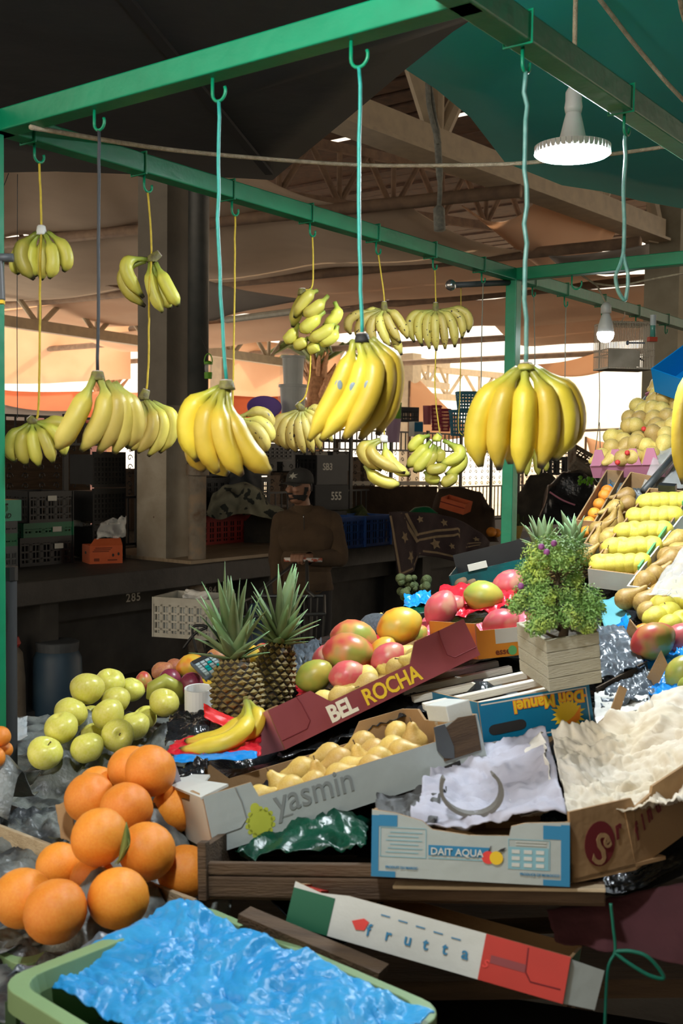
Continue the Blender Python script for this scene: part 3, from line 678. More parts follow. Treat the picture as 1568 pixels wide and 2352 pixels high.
b4, c4_, s4_ = bunch('biggest yellow bunch hanging upright on the pale plastic twist, right of the green post', 'D1', (1207, 846), [(1190, 848, 1106, 945, 1104, 1072), (1196, 848, 1148, 945, 1146, 1080), (1205, 849, 1203, 950, 1194, 1088), (1215, 849, 1258, 945, 1240, 1076), (1222, 847, 1296, 938, 1272, 1056), (1226, 846, 1312, 925, 1300, 1036), (1200, 850, 1176, 950, 1172, 1066)], .0205, 'banana_ripe', dd=[.012, -.006, -.014, -.008, .008, .026, .03], crown_m='banana_green', stub=(0, -10))
b5, c5_, s5_ = bunch('yellow bunch cut off by the right edge of the picture', 'D3', (1610, 806), [(1600, 812, 1563, 950, 1568, 1112), (1608, 812, 1606, 960, 1606, 1125), (1615, 812, 1650, 950, 1640, 1110)], .0195, 'banana_ripe', dd=[0, -.01, .01])
B1d = depth(STR['B1']); B2d = depth(STR['B2'])
b6, c6_, s6_ = bunch('small yellow green bunch tied with white, top of the two at far left', 'B1', (95, 534), [(86, 536, 48, 582, 79, 642), (88, 537, 70, 590, 84, 636), (95, 538, 98, 592, 95, 644), (103, 538, 122, 590, 113, 640), (110, 534, 150, 578, 146, 624), (82, 536, 40, 590, 44, 630)], .0155, 'banana_green', crown_m='paper_roll', dd=[-.006, .006, .012, -.01, .004, .024])
b7, c7_, s7_ = bunch('fanned yellow bunch below it at far left, in front of the iron screen', 'B1', (76, 968), [(26, 1012, 36, 1062), (50, 1017, 63, 1068), (77, 1017, 91, 1072), (104, 1011, 122, 1064), (130, 996, 148, 1048), (136, 972, 160, 990)], .0148, 'banana_green', stub=(-8, -8), dd=[.004, -.005, -.01, -.006, .004, .012])
b8, c8_, s8_ = bunch('green bunch with a fat cut stem hanging upper left before the pillar', 'B2', (348, 596), [(338, 596, 290, 612, 330, 684), (334, 600, 284, 640, 334, 704), (345, 604, 348, 660, 374, 718), (358, 604, 384, 656, 411, 704), (352, 608, 366, 664, 394, 708)], .0165, 'banana_green', stub=(18, -14), dd=[-.014, .006, -.006, .0, .016])
b9, c9_, s9_ = bunch('yellow bunch curling left with a cut stalk, lower on the pillar', 'B2', (330, 912), [(326, 922, 334, 984, 300, 1034), (333, 920, 353, 978, 316, 1040), (340, 922, 374, 976, 340, 1048), (350, 924, 396, 968, 366, 1040)], .0165, 'banana_pale', stub=(6, -16), dd=[.014, -.012, -.002, .012])
b10, c10_, s10_ = bunch('small spotted bunch partly hidden behind the swept bunch, right of the drain pipe', 'B3', (534, 962), [(543, 962, 602, 950, 620, 990), (546, 965, 606, 978, 615, 1020), (548, 966, 596, 994, 609, 1040), (541, 974, 570, 1000, 570, 1042), (538, 976, 544, 1010, 548, 1036), (546, 974, 586, 1008, 588, 1050)], .0178, 'banana_spotted', dd=[.014, .0, -.012, -.008, .002, .014])
b11, c11_, s11_ = bunch('green yellow hand with fruit stacked sideways, above the white tub stack', 'B4', (694, 672), [(728, 668, 702, 686, 676, 730), (752, 680, 724, 708, 696, 724), (744, 716, 714, 742, 690, 762), (768, 694, 772, 726, 742, 748), (770, 736, 744, 764, 706, 780), (774, 748, 760, 776, 728, 786), (688, 744, 668, 772, 657, 782), (708, 776, 692, 788, 674, 796), (734, 788, 722, 798, 706, 804), (716, 664, 690, 700, 672, 752)], .0185, 'banana_green', dd=[-.012, -.02, -.014, .004, -.008, .004, .004, .008, .012, .016], stub=(0, -8))
b12, c12_, s12_ = bunch('spotted fan of small bananas below it, left of the stickered bunch', 'B4', (692, 938), [(634, 975, 646, 1026), (650, 985, 664, 1034), (668, 990, 682, 1038), (686, 988, 700, 1042), (702, 984, 720, 1040), (716, 974, 738, 1036), (730, 942, 752, 966), (726, 958, 764, 1016)], .0152, 'banana_spotted', stub=(-10, -10), dd=[.006, -.002, -.008, -.012, -.008, .0, .012, .014])
b13, c13_, s13_ = bunch('spotted bunch of small bananas behind the stickered bunch, near the far beam', 'B5', (882, 708), [(808, 730, 806, 768), (832, 740, 828, 782), (852, 748, 862, 790), (872, 745, 896, 796), (892, 740, 920, 788), (912, 730, 936, 778), (900, 760, 922, 816), (846, 720, 818, 752)], .0152, 'banana_spotted', dd=[.008, .002, -.006, -.012, -.008, .0, .02, .02])
b14, c14_, s14_ = bunch('wide spotted bunch hanging right of it under the far beam', 'B6', (1000, 710), [(944, 732, 952, 786), (962, 736, 970, 796), (980, 742, 986, 802), (998, 745, 1002, 806), (1016, 742, 1022, 802), (1034, 736, 1044, 798), (1052, 726, 1060, 778), (1066, 718, 1074, 764)], .0155, 'banana_spotted', dd=[.008, -.002, -.008, -.012, -.01, -.004, .004, .014])
b15, c15_, s15_ = bunch('pale bunch curling right above the bright daylight slit', 'B5', (880, 1010), [(874, 1010, 832, 1036, 876, 1080), (876, 1012, 856, 1046, 930, 1086), (884, 1014, 896, 1060, 942, 1092), (838, 1068, 868, 1100, 920, 1112)], .0195, 'banana_pale', crown_m='paper_white', dd=[-.004, -.016, .0, .014], stub=(2, -10))
b16, c16_, s16_ = bunch('green bunch of many fruit right of the curling pale bunch', 'B6', (1002, 1008), [(986, 1000, 956, 1014, 944, 1038), (988, 1014, 964, 1042, 934, 1074), (996, 1022, 976, 1054, 950, 1084), (1000, 1024, 990, 1054, 966, 1076), (1018, 1012, 1056, 1042, 1008, 1066), (1030, 1020, 1060, 1060, 1022, 1090), (1034, 1062, 1004, 1078, 980, 1074), (1052, 1082, 1034, 1102, 1012, 1110), (976, 1082, 990, 1098, 1010, 1098), (1006, 1026, 1010, 1045, 1006, 1064)], .02, 'banana_green', crown_m='banana_green', stub=(8, -10), dd=[.0, -.006, -.012, -.004, -.018, .0, -.02, -.004, .012, .01])
b17, c17_, s17_ = bunch('few green banana tips showing below the biggest bunch', 'B12', (1228, 1015), [(1214, 1055, 1208, 1094), (1232, 1055, 1236, 1092), (1248, 1050, 1254, 1084)], .015, 'banana_green')
# ------------------------------------------------------------ strings
H = STR
def up(p, key): return [H[key], p]
def st(label, key, ends, r, m, seed, cat_r=.0016): return string('string', label, [H[key]] + ends, r, m, cat_r, seed)
st('black cord from the near beam to the large left bunch', 'A1', [P(226, 560, depth(H['A1'])), s1_], .0034, 'string_black', 1)
st('green string from the near beam to the swept bunch', 'A2', [P(501, 560, depth(H['A2'])), s2_], .0034, 'string_green', 2, .004)
st('teal string from the near beam to the stickered bunch', 'A3', [P(825, 520, depth(H['A3'])), s3_], .0034, 'string_green', 3, .003)
st('pale twisted plastic string holding the biggest bunch', 'D1', [P(1207, 350, depth(H['D1'])), P(1206, 600, depth(H['D1'])), s4_], .0042, 'string_teal', 4, .006)
st('plastic string at the right edge of the picture', 'D3', [s5_], .0042, 'string_teal', 5, .005)
for key, lab, seq in (('B1', 'yellow string holding the two bunches at far left', [s6_, P(93, 590, B1d - .03), P(92, 655, B1d), P(91, 820, B1d), P(88, 945, B1d), c7_]),
                      ('B2', 'yellow string holding two bunches before the pillar', [c8_ + Z * .015, P(342, 660, B2d - .03), P(342, 720, B2d), P(341, 830, B2d), s9_]),
                      ('B3', 'yellow string to the small spotted bunch right of the drain pipe', [P(538, 700, depth(H['B3'])), s10_]),
                      ('B4', 'yellow string holding the sideways hand and the fan below', [P(717, 655, depth(H['B4'])), c11_, P(712, 740, depth(H['B4']) + .03), P(712, 850, depth(H['B4'])), P(700, 910, depth(H['B4'])), s12_]),
                      ('B5', 'yellow string at the third small hook from the green post', [s13_, P(880, 800, depth(H['B5']) + .04), P(880, 900, depth(H['B5']) + .02), s15_]),
                      ('B6', 'yellow string at the second small hook from the green post', [s14_, P(1000, 800, depth(H['B6']) + .04), P(999, 900, depth(H['B6'])), s16_])):
    string('string', lab, [H[key]] + seq, .0026, 'string_yellow', .0015, ord(key[1]))
st('thin dark string with a knot left of the green post', 'B7', [P(1106, 760, depth(H['B7'])), P(1104, 940, depth(H['B7']))], .002, 'string_grey', 9)
st('thin green string behind the biggest bunch', 'B8', [P(1298, 760, depth(H['B8'])), P(1297, 890, depth(H['B8']))], .002, 'string_grey', 10)
st('thin string holding the green tips behind the biggest bunch', 'B12', [P(1228, 820, depth(H['B12'])), s17_], .002, 'string_grey', 16)
st('looped thin green string before the white daylight opening', 'B9', [P(1376, 800, depth(H['B9'])), P(1375, 960, depth(H['B9'])), P(1362, 1080, depth(H['B9'])), P(1378, 1100, depth(H['B9'])), P(1376, 970, depth(H['B9']))], .002, 'string_grey', 11)
d2 = depth(H['D2'])
st('teal plastic string ending in an empty loop, right of the lamp', 'D2', [P(1434, 420, d2), P(1430, 580, d2), P(1412, 640, d2), P(1434, 690, d2), P(1440, 640, d2), P(1431, 585, d2)], .004, 'string_teal', 12, .004)
dS = 4.0
string('string', 'yellow string hanging from the silver taped pipe end', [P(1058, 655, 4.1), P(1058, 760, 4.1), P(1056, 900, 4.1), P(1052, 980, 4.1), P(1062, 1000, 4.1)], .002, 'string_yellow', .001, 13)
string('string', 'thin black wire at the far left edge', [P(40, 400, 3.4), P(39, 700, 3.4), P(40, 960, 3.4)], .0012, 'string_black', .0005, 14)
string('string', 'thin wire slanting from the canopy at the left edge', [P(20, 398, 3.8), P(0, 446, 3.7), P(-20, 470, 3.7)], .0014, 'string_black', .0005, 15)
# grey clamp at the left edge of the picture
cl = thing('pipe_clamp', 'grey blue metal clamp jutting in at the left edge', 'clamp', P(0, 600, 2.0))
MB().tube([P(-30, 592, 2.0), P(30, 592, 2.0)], .008, 10).build('arm', 'grey_plastic', cl, local=False, smooth=True)
MB().bar(P(-2, 600, 2.0), P(2, 690, 2.0), .014).build('jaw', 'grey_plastic', cl, local=False, bevel=.002)
MB().bar(P(2, 690, 2.0), P(2, 698, 2.0), .012).build('tip', 'ink_yellow', cl, local=False)
# ------------------------------------------------------------ lamps
def led_disc(label, c, r, power_mat='led_face', top=None):
    o = thing('pendant_lamp', label, 'lamp', c)
    MB().lathe([(r * .97, 0), (r * .97, .006), (.0001, .0061)], 40).build('diffuser', power_mat, o, smooth=False)
    b = MB()
    for k in range(44):
        a = 2 * math.pi * k / 44; b.box((r * 1.0 * math.cos(a), r * 1.0 * math.sin(a), .012), (r * .06, r * .1, .018), Matrix.Rotation(a, 3, 'Z'))
    b.lathe([(r * .98, .007), (r * 1.0, .022), (r * .4, .03), (.03, .05), (.022, .085), (.018, .1)], 40).build('heat_sink', 'lamp_white', o, smooth=False)
    MB().lathe([(.019, .1), (.022, .115), (.02, .13), (.02, .15), (.012, .165)], 20).build('socket', 'lamp_white', o, smooth=True)
    tp = top or V3((0, 0, .9))
    MB().tube([(0, 0, .16), tp * .5 + V3((.002, 0, .08)), tp], .006, 8).build('cord', 'rope', o, smooth=True)
    return o
lc = P(1314, 357, 2.65)
led_disc('round white LED pendant lamp shining under the teal canopy, right', lc, .089, top=V3((.0, .03, .64)))
def bulb(label, c, r, m, top):
    o = thing('light_bulb', label, 'lamp', c)
    MB().lathe([(.0001, -r), (r * .5, -r * .88), (r * .88, -r * .5), (r, 0), (r * .96, r * .25)], 24).build('globe', m, o, smooth=True)
    MB().lathe([(r * .96, r * .25), (r * .85, r * 1.1), (r * .55, r * 2.1), (r * .42, r * 2.4)], 24).build('neck', 'lamp_white', o, smooth=True)
    MB().lathe([(r * .45, r * 2.4), (r * .62, r * 2.5), (r * .6, r * 3.3), (r * .3, r * 3.7)], 20).build('socket', 'lamp_white', o, smooth=True)
    MB().tube([V3((0, 0, r * 3.6))] + [V3(t) for t in top], .004, 8).build('cord', 'rope', o, smooth=True)
    return o
bc = P(1390, 768, 4.35); tops = [P(1388, 690, 4.35) - bc, P(1370, 655, 4.3) - bc, P(1335, 632, 4.25) - bc, P(1318, 612, 4.2) - bc]
bulb('glowing bare bulb hanging beyond the green post, left of the birdcage', bc, .034, 'led_bulb', tops)
cord('rope', 'white cable looping to the bulb from the right edge', [P(1360, 650, 4.3), P(1420, 656, 4.2), P(1500, 640, 4.0), P(1600, 622, 3.8)], .004, 'rope')
# second lamp of the stall, hung over the fruit just above the picture
bulb('large bare bulb over the near fruit, above the view', V3((-.22, 1.06, 2.5)), .05, 'near_bulb', [V3((0, 0, .3)), V3((0, 0, .37))])
# ------------------------------------------------------------ fruit shapes
RIGHT, UP, BACK = CR.col[0].copy(), CR.col[1].copy(), CR.col[2].copy()
SUP = []                                            # what the black cover under the display carries
def orient(c, ang, tilt=0, spin=0):
    a = math.radians(ang); t = math.radians(tilt)
    x = (RIGHT * math.cos(a) + UP * math.sin(a)) * math.cos(t) + BACK * math.sin(t)
    z = (Z - x * Z.dot(x)).normalized() if abs(x.z) < .95 else (BACK - x * BACK.dot(x)).normalized()
    y = z.cross(x); M = axes(c, x, y, z); return M @ Matrix.Rotation(math.radians(spin), 4, 'X')
def sph(fn, seg=22, ring=14):
    b = MB().ell((0, 0, 0), 1, seg, ring); b.v = [fn(v) for v in b.v]; return b
def wob(v, a=.02, f=1.5, s=0): return v * (1 + a * noise.noise(v * f + V3((s, s, s))))
SH = {}
SH['orange'] = sph(lambda v: wob(V3((v.x, v.y, v.z * .96)) * (1 - .07 * math.exp(-((1 + v.z) / .012)) - .035 * math.exp(-((1 - v.z) / .01))), .03, 1.2))
def appf(v):
    r = math.hypot(v.x, v.y); k = 1.0 + .05 * math.sin(v.z * 1.2); z = v.z * .9
    z -= .3 * math.exp(-(r / .2) ** 2) if v.z > 0 else -.2 * math.exp(-(r / .2) ** 2)
    return wob(V3((v.x * k, v.y * k, z)), .05, 1.3)
SH['apple'] = sph(appf, 22, 18)
def pearf(v):          # long axis x, neck at +x
    t = v.x; r = math.sqrt(max(0, 1 - t * t)); nk = 1 / (1 + math.exp((t - .05) * 6.5)); k = .34 + .66 * nk
    a = math.atan2(v.z, v.y); x = t * 1.12 + .12; q = r * k * .86
    return wob(V3((x, q * math.cos(a), q * math.sin(a))), .06, 1.4)
SH['pear'] = sph(pearf, 18, 14); SH['pear'].xf(Matrix.Rotation(0, 4, 'X'))
def pear_x():
    b = MB(); pr = []; N = 13
    for i in range(N + 1):
        t = -1 + 2 * i / N; t = math.sin(t * math.pi / 2); pr.append(t)
    return b
def lath_x(prof, seg=18, bend=0):
    b = MB().lathe([(r, z) for z, r in prof], seg); b.v = [V3((v.z, v.x, v.y + bend * max(0, v.z) ** 2)) for v in b.v]; b.v = [wob(v, .05, 1.3, 3) for v in b.v]; return b
SH['pear'] = lath_x([(-.98, .001), (-.96, .12), (-.92, .3), (-.8, .5), (-.55, .68), (-.25, .74), (.05, .68), (.3, .52), (.5, .37), (.7, .29), (.86, .23), (.95, .14), (.98, .001)], 18, .05)
SH['bosc'] = lath_x([(-.98, .001), (-.95, .15), (-.9, .32), (-.75, .5), (-.5, .6), (-.2, .56), (.1, .4), (.35, .27), (.6, .19), (.85, .14), (.98, .08), (1.0, .001)], 16, .08)
SH['mango'] = lath_x([(-1, .001), (-.97, .16), (-.88, .36), (-.7, .56), (-.4, .74), (-.05, .8), (.3, .76), (.6, .6), (.82, .38), (.95, .18), (1, .001)], 20, .1)
SH['lemon'] = lath_x([(-1, .001), (-.98, .2), (-.86, .48), (-.6, .76), (-.2, .95), (.2, .95), (.6, .76), (.86, .48), (.98, .2), (1, .001)], 16)
SH['potato'] = sph(lambda v: wob(V3((v.x, v.y * .8, v.z * .75)), .2, 1.1, 5), 16, 10)
MESH = {}
def fmesh(kind, m):
    if (kind, m) not in MESH: MESH[(kind, m)] = SH[kind].mesh(kind, m)
    return MESH[(kind, m)]
def stem_mesh(l=.3, r=.035, bend=.12):
    k = ('stem', l); 
    if k not in MESH: MESH[k] = MB().tube([(0, 0, 0), (0, bend * .3 * l, l * .5), (0, bend * l * 2, l)], [r, r * .8, r * 1.3], 6).mesh('stem', 'stem_brown')
    return MESH[k]
NAME = {'orange': 'orange', 'apple': 'apple', 'pear': 'pear', 'bosc': 'pear', 'mango': 'mango', 'lemon': 'lemon', 'potato': 'potato'}
def fruit(kind, m, M, R, label, group=None, stem=True, name=None, cat=None, sc=(1, 1, 1)):
    o = bpy.data.objects.new(name or NAME[kind], fmesh(kind, m)); col.objects.link(o)
    o.matrix_world = M @ Matrix.Diagonal((R * sc[0], R * sc[1], R * sc[2], 1)); tag(o, label, cat or NAME[kind], group)
    if stem and kind in ('apple', 'pear', 'bosc'):
        s = bpy.data.objects.new('stem', stem_mesh()); col.objects.link(s); s.parent = o
        s.matrix_basis = T((0, 0, .58)) if kind == 'apple' else T((.93, 0, .05)) @ Matrix.Rotation(math.pi / 2, 4, 'Y') @ Matrix.Rotation(rnd.uniform(0, 6), 4, 'Z')
    return o
def relax(items, gap=1.0, n=40):
    """items: dicts px py d R - push overlapping balls apart along their own sight lines"""
    for _ in range(n):
        for i in range(len(items)):
            for j in range(i + 1, len(items)):
                a, b = items[i], items[j]; pa, pb = P(a['px'], a['py'], a['d']), P(b['px'], b['py'], b['d'])
                ov = (a['R'] + b['R']) * gap - (pa - pb).length
                if ov > 1e-4:
                    s = 1 if a['d'] <= b['d'] else -1
                    k = min(ov, .004); a['d'] -= s * k * .5; b['d'] += s * k * .5
    return items
def mound(name, label, cat, items, base, x0, x1, y0, y1, m, nx=50, ny=50, steep=1.3, amp=.012, freq=22, seed=1, lift=.0, foot=None):
    cs = [(P(q['px'], q['py'], q['d']), q['R']) for q in items]
    def fn(a, b):
        x = x0 + (x1 - x0) * a; y = y0 + (y1 - y0) * b; z = base(x, y)
        for c, R in cs:
            d = math.hypot(c.x - x, c.y - y); z = max(z, c.z - R - .006 - steep * max(0, d - R * .35))
        p = V3((x, y, 0)); v = noise.voronoi(p * freq + V3((seed, 0, 0)))[0]
        cr = (v[1] - v[0]) * amp * .8 + amp * 1.6 * abs(noise.noise(p * freq * .8)) + amp * .9 * abs(noise.noise(p * freq * 1.9)) + amp * noise.noise(p * freq * .5)
        return V3((x + .2 * amp * noise.noise(p * 40), y, z - abs(cr) + lift))
    o = MB().grid(fn, nx, ny).build(name, m, smooth=True, solid=.002); return tag(o, label, cat)
def crumple(name, label, cat, pts, m, nx=44, ny=44, amp=.012, freq=20, seed=1, edge=.03, sag=0, smooth=True, solid=.0015, parent=None, out=None):
    """crumpled sheet over four corner points (a b far edge, d c near edge)"""
    a, b, c, d = [V3(p) for p in pts]; nrm = (b - a).cross(d - a).normalized()
    if nrm.z < 0: nrm = -nrm
    if out: nrm = out
    def fn(x, y):
        xe = x + edge * noise.noise(V3((x * 5 + seed, y * 5, 1))) * (1 if 0 < y < 1 else 2); ye = y + edge * noise.noise(V3((x * 6, y * 6 + seed, 7)))
        p = (a * (1 - xe) + b * xe) * (1 - ye) + (d * (1 - xe) + c * xe) * ye
        q = p * freq * .55 + V3((seed * 3.1, seed, 0)); q = q + V3((noise.noise(q * .7), noise.noise(q * .7 + V3((9, 0, 0))), 0)) * .6
        v = noise.voronoi(q * 1.1)[0]
        h = amp * (1.5 * abs(noise.noise(q)) - 1.1 * abs(noise.noise(q * 1.9 + V3((5, 0, 0)))) + .7 * abs(noise.noise(q * 3.7)) - .45 * abs(noise.noise(q * 7.1)) + .45 * (v[0] - v[1]) + .6) + amp * .8 * noise.noise(p * freq * .3 + V3((seed, 0, 0)))
        return p + nrm * (h - sag * 4 * x * (1 - x) * 4 * y * (1 - y))
    g_ = MB().grid(fn, nx, ny)
    if parent is not None: return g_.build(name, m, parent, smooth=smooth, solid=solid, local=False)
    o = g_.build(name, m, smooth=smooth, solid=solid); return tag(o, label, cat)
# ------------------------------------------------------------ cartons
def panel(par, name, o2, M, m_in, m_out, th=.0045):
    b = MB().prism(o2, th, M); b.mi[0] = 1; return b.build(name, [m_in, m_out], par)
def dip(L, H, hm, a, b, s=.03): return [(0, 0), (L, 0), (L, H), (L - b, H), (L - b - s, hm), (a + s, hm), (a, H), (0, H)]
def rect(L, H): return [(0, 0), (L, 0), (L, H), (0, H)]
def carton(name, label, M, L, D, H, m_in, m_out, front=None, back=None, end=None, end2=None, cat='carton', m_end=None, th=.0045, m_base=None, lap=True):
    o = thing(name, label, cat, M); m_end = m_end or m_out; t = th
    MB().box((L / 2, D / 2, t / 2), (L - t * 2.2, D - t * 2.2, t)).build('base', m_base or m_in, o)
    panel(o, 'front_panel', front or rect(L, H), T((0, 0, 0)), m_in, m_out, t)
    bk = back or front or rect(L, H)
    panel(o, 'back_panel', [(L - x, z) for x, z in bk][::-1], axes(V3((L, D, 0)), V3((-1, 0, 0)), V3((0, -1, 0)), Z), m_in, m_out, t)
    e = end or rect(D - 2 * t, H)
    panel(o, 'end_panel', e, axes(V3((0, D - t, 0)), V3((0, -1, 0)), V3((1, 0, 0)), Z), m_in, m_end, t)
    panel(o, 'end_panel', end2 or e, axes(V3((L, t, 0)), V3((0, 1, 0)), V3((-1, 0, 0)), Z), m_in, m_end, t)
    for x, y in ((0, 0), (L, 0), (0, D), (L, D), (L / 2, D / 2)): SUP.append(M @ V3((x, y, 0)))
    return o
def groove(par, pts, r=.0012, m='ink_maroon'): return MB().tube([V3((x, -.0005, z)) for x, z in pts], r, 5).build('lap_edge', m, par)
def settle(pts, L, D, R, h, n=30, zmin=.0):
    for _ in range(n):
        for i in range(len(pts)):
            for j in range(i + 1, len(pts)):
                dv = pts[j] - pts[i]; l = dv.length; ov = R * 1.45 - l
                if ov > 0 and l > 1e-6:
                    dv = dv / l; dv.z *= .5; pts[i] -= dv * ov * .3; pts[j] += dv * ov * .3
        for p in pts: p.x = min(max(p.x, R * .8), L - R * .8); p.y = min(max(p.y, R * .85), D - R * .8); p.z = min(max(p.z, R * .75 + zmin), h * 1.35)
    return pts
def sup(px, py, d): SUP.append(P(px, py, d))
# ------------------------------------------------------------ oranges in the near crate
OR = [dict(px=x, py=y, d=d, R=r * d / F) for x, y, r, d in (
    (52, 2063, 70, 1.57), (127, 2093, 73, 1.54), (272, 2063, 71, 1.56), (135, 1988, 54, 1.68), (214, 2022, 54, 1.66), (338, 1955, 66, 1.7), (424, 2003, 64, 1.7),
    (228, 1922, 65, 1.65), (205, 1832, 58, 1.84), (290, 1857, 60, 1.83), (402, 1858, 56, 1.87), (222, 1806, 46, 1.97), (292, 1815, 42, 1.98), (302, 1766, 54, 1.95), (346, 1770, 60, 1.86))]
relax(OR)
OL = ['orange at the far left of the bottom row in the near crate', 'big blushed orange in front of the pile, beside the blue paper', 'orange right of centre in the bottom row, nearest the blue paper',
      'orange tucked behind the bottom left oranges of the near pile', 'orange with a dark crease wedged behind the front three', 'orange right of the leaf in the middle of the near pile', 'orange against the end of the grimy wooden crate',
      'orange with a leaf beside it in the middle of the near pile', 'blushed orange at the left shoulder of the near pile', 'orange directly behind the one with the leaf', 'dark orange at the right shoulder by the white carton corner',
      'orange half hidden behind the left shoulder of the near pile', 'orange mostly hidden under the top two of the near pile', 'orange at the top of the near pile, hidden behind another', 'topmost front orange of the near pile']
for i, q in enumerate(OR):
    fruit('orange', 'orange_skin', T(P(q['px'], q['py'], q['d'])) @ rotm(rnd.uniform(-1, 1), rnd.uniform(-1, 1), rnd.uniform(0, 6)), q['R'], OL[i], 'oranges piled in the near crate')
lf = thing('leaf', 'single curled green leaf on the oranges', 'leaf', P(282, 1935, 1.6))
MB().grid(lambda a, b: P(290 + 10 * math.sin(b * 3.1) * (a * 2 - 1) + 12 * math.sin(b * 2.6) - 26 * b, 1890 + 95 * b, 1.59 + .012 * abs(a - .5) + .01 * b), 4, 10).build('blade', 'leaf_green', lf, smooth=True, local=False, solid=.001)
MB().tube([P(290, 1888, 1.6), P(297, 1940, 1.596), P(264, 1985, 1.606)], .0009, 5).build('midrib', 'leaf_green', lf, local=False)
mound('foil_lining', 'dark crumpled plastic lining under the near oranges', 'lining', OR, lambda x, y: 1.075 + .03 * (y - 1.5), -.62, -.17, 1.38, 2.1, 'paper_grey', seed=4, amp=.014)
# orange crate slats and rims
def corner_crate(name, label, zr, pA, pB, pC, dep, m, mi, rim=.02):
    """plastic crate from three rim corners: A left, B back, C right"""
    A, Bk, C_ = PZ(*pA, zr), PZ(*pB, zr), PZ(*pC, zr); x = (C_ - Bk); y = (A - Bk); L, D = x.length, y.length
    x.normalize(); y = (y - x * y.dot(x)).normalized(); o = thing(name, label, 'crate', axes(Bk, x, y, x.cross(y)) if x.cross(y).z > 0 else axes(Bk + x * L, -x, y, (-x).cross(y)))
    c = rim * 2; ring = []
    for cx, cy, a0 in ((L - c, D - c, 0), (c, D - c, 90), (c, c, 180), (L - c, c, 270)):
        for k in range(6): a = math.radians(a0 + k * 18); ring.append(V3((cx + c * math.cos(a), cy + c * math.sin(a), 0)))
    n = len(ring); b = MB()
    cc = V3((L / 2, D / 2, 0))
    rings = [[cc + (p - cc) * 1.0 + V3((0, 0, -.028)) for p in ring], [p for p in ring], [cc + (p - cc) * (1 - rim * 2.4 / max(L, D)) + V3((0, 0, .002)) for p in ring], [cc + (p - cc) * (1 - rim * 2.9 / max(L, D)) + V3((0, 0, -.02)) for p in ring], [cc + (p - cc) * (1 - rim * 2.9 / max(L, D)) + V3((0, 0, -dep)) for p in ring]]
    b.add([v for r_ in rings for v in r_], [(i * n + k, i * n + (k + 1) % n, (i + 1) * n + (k + 1) % n, (i + 1) * n + k) for i in range(4) for k in range(n)]); b.build('rim', m, o, smooth=False, bevel=.0015)
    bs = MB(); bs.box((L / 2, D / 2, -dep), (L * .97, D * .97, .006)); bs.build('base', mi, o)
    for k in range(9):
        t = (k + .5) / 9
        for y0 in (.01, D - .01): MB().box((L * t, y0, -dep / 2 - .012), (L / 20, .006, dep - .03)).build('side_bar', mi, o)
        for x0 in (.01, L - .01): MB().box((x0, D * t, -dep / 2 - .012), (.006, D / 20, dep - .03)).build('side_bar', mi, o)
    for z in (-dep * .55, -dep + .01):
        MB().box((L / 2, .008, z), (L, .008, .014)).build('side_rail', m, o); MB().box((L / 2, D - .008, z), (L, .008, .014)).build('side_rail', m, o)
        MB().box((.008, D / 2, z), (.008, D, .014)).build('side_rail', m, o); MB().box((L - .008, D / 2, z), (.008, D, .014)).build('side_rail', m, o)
    return o
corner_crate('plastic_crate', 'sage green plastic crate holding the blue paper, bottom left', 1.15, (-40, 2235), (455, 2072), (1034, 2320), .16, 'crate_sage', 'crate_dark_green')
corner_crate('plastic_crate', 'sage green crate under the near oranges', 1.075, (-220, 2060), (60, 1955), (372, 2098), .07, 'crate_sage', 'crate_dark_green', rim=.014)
crumple('blue_paper', 'crumpled bright blue tissue paper lining the sage crate', 'paper', [PZ(408, 2078, 1.168), PZ(1000, 2335, 1.16), PZ(760, 2600, 1.115), PZ(62, 2264, 1.112)], 'paper_blue', 120, 110, .013, 24, 3, .02)
crumple('plastic_film', 'black crumpled film peeping out left of the blue paper', 'film', [PZ(250, 2165, 1.128), PZ(420, 2110, 1.14), PZ(330, 2210, 1.13), PZ(20, 2262, 1.125)], 'tray_foil', 40, 30, .01, 34, 5, .05)
MB_ = thing('wooden_batten', 'pale wooden slat edge running behind the near oranges', 'slat', PZ(0, 1915, 1.10)); a, b = PZ(-40, 1898, 1.105), PZ(448, 2088, 1.11)
MB().bar(a, b, .008, .03).build('slat', 'wood_pale', MB_, local=False, bevel=.001)
crumple('paper_lining', 'dark and grey crumpled paper left of the near oranges', 'paper', [PZ(-60, 1880, 1.1), PZ(150, 1860, 1.11), PZ(140, 2000, 1.085), PZ(-80, 2080, 1.07)], 'paper_grey', 40, 40, .014, 30, 6, .04)
crumple('paper_lining', 'grey crumpled lining at the lower left corner by the oranges', 'paper', [PZ(-60, 2080, 1.072), PZ(120, 2100, 1.072), PZ(180, 2150, 1.08), PZ(-60, 2230, 1.07)], 'paper_grey', 40, 30, .012, 30, 7, .03)
crumple('cardboard_flap', 'torn brown card flap behind the left shoulder of the oranges', 'card', [P(128, 1850, 1.9), P(165, 1840, 1.9), P(175, 1940, 1.86), P(140, 1925, 1.86)], 'kraft', 10, 10, .004, 12, 2, .05)
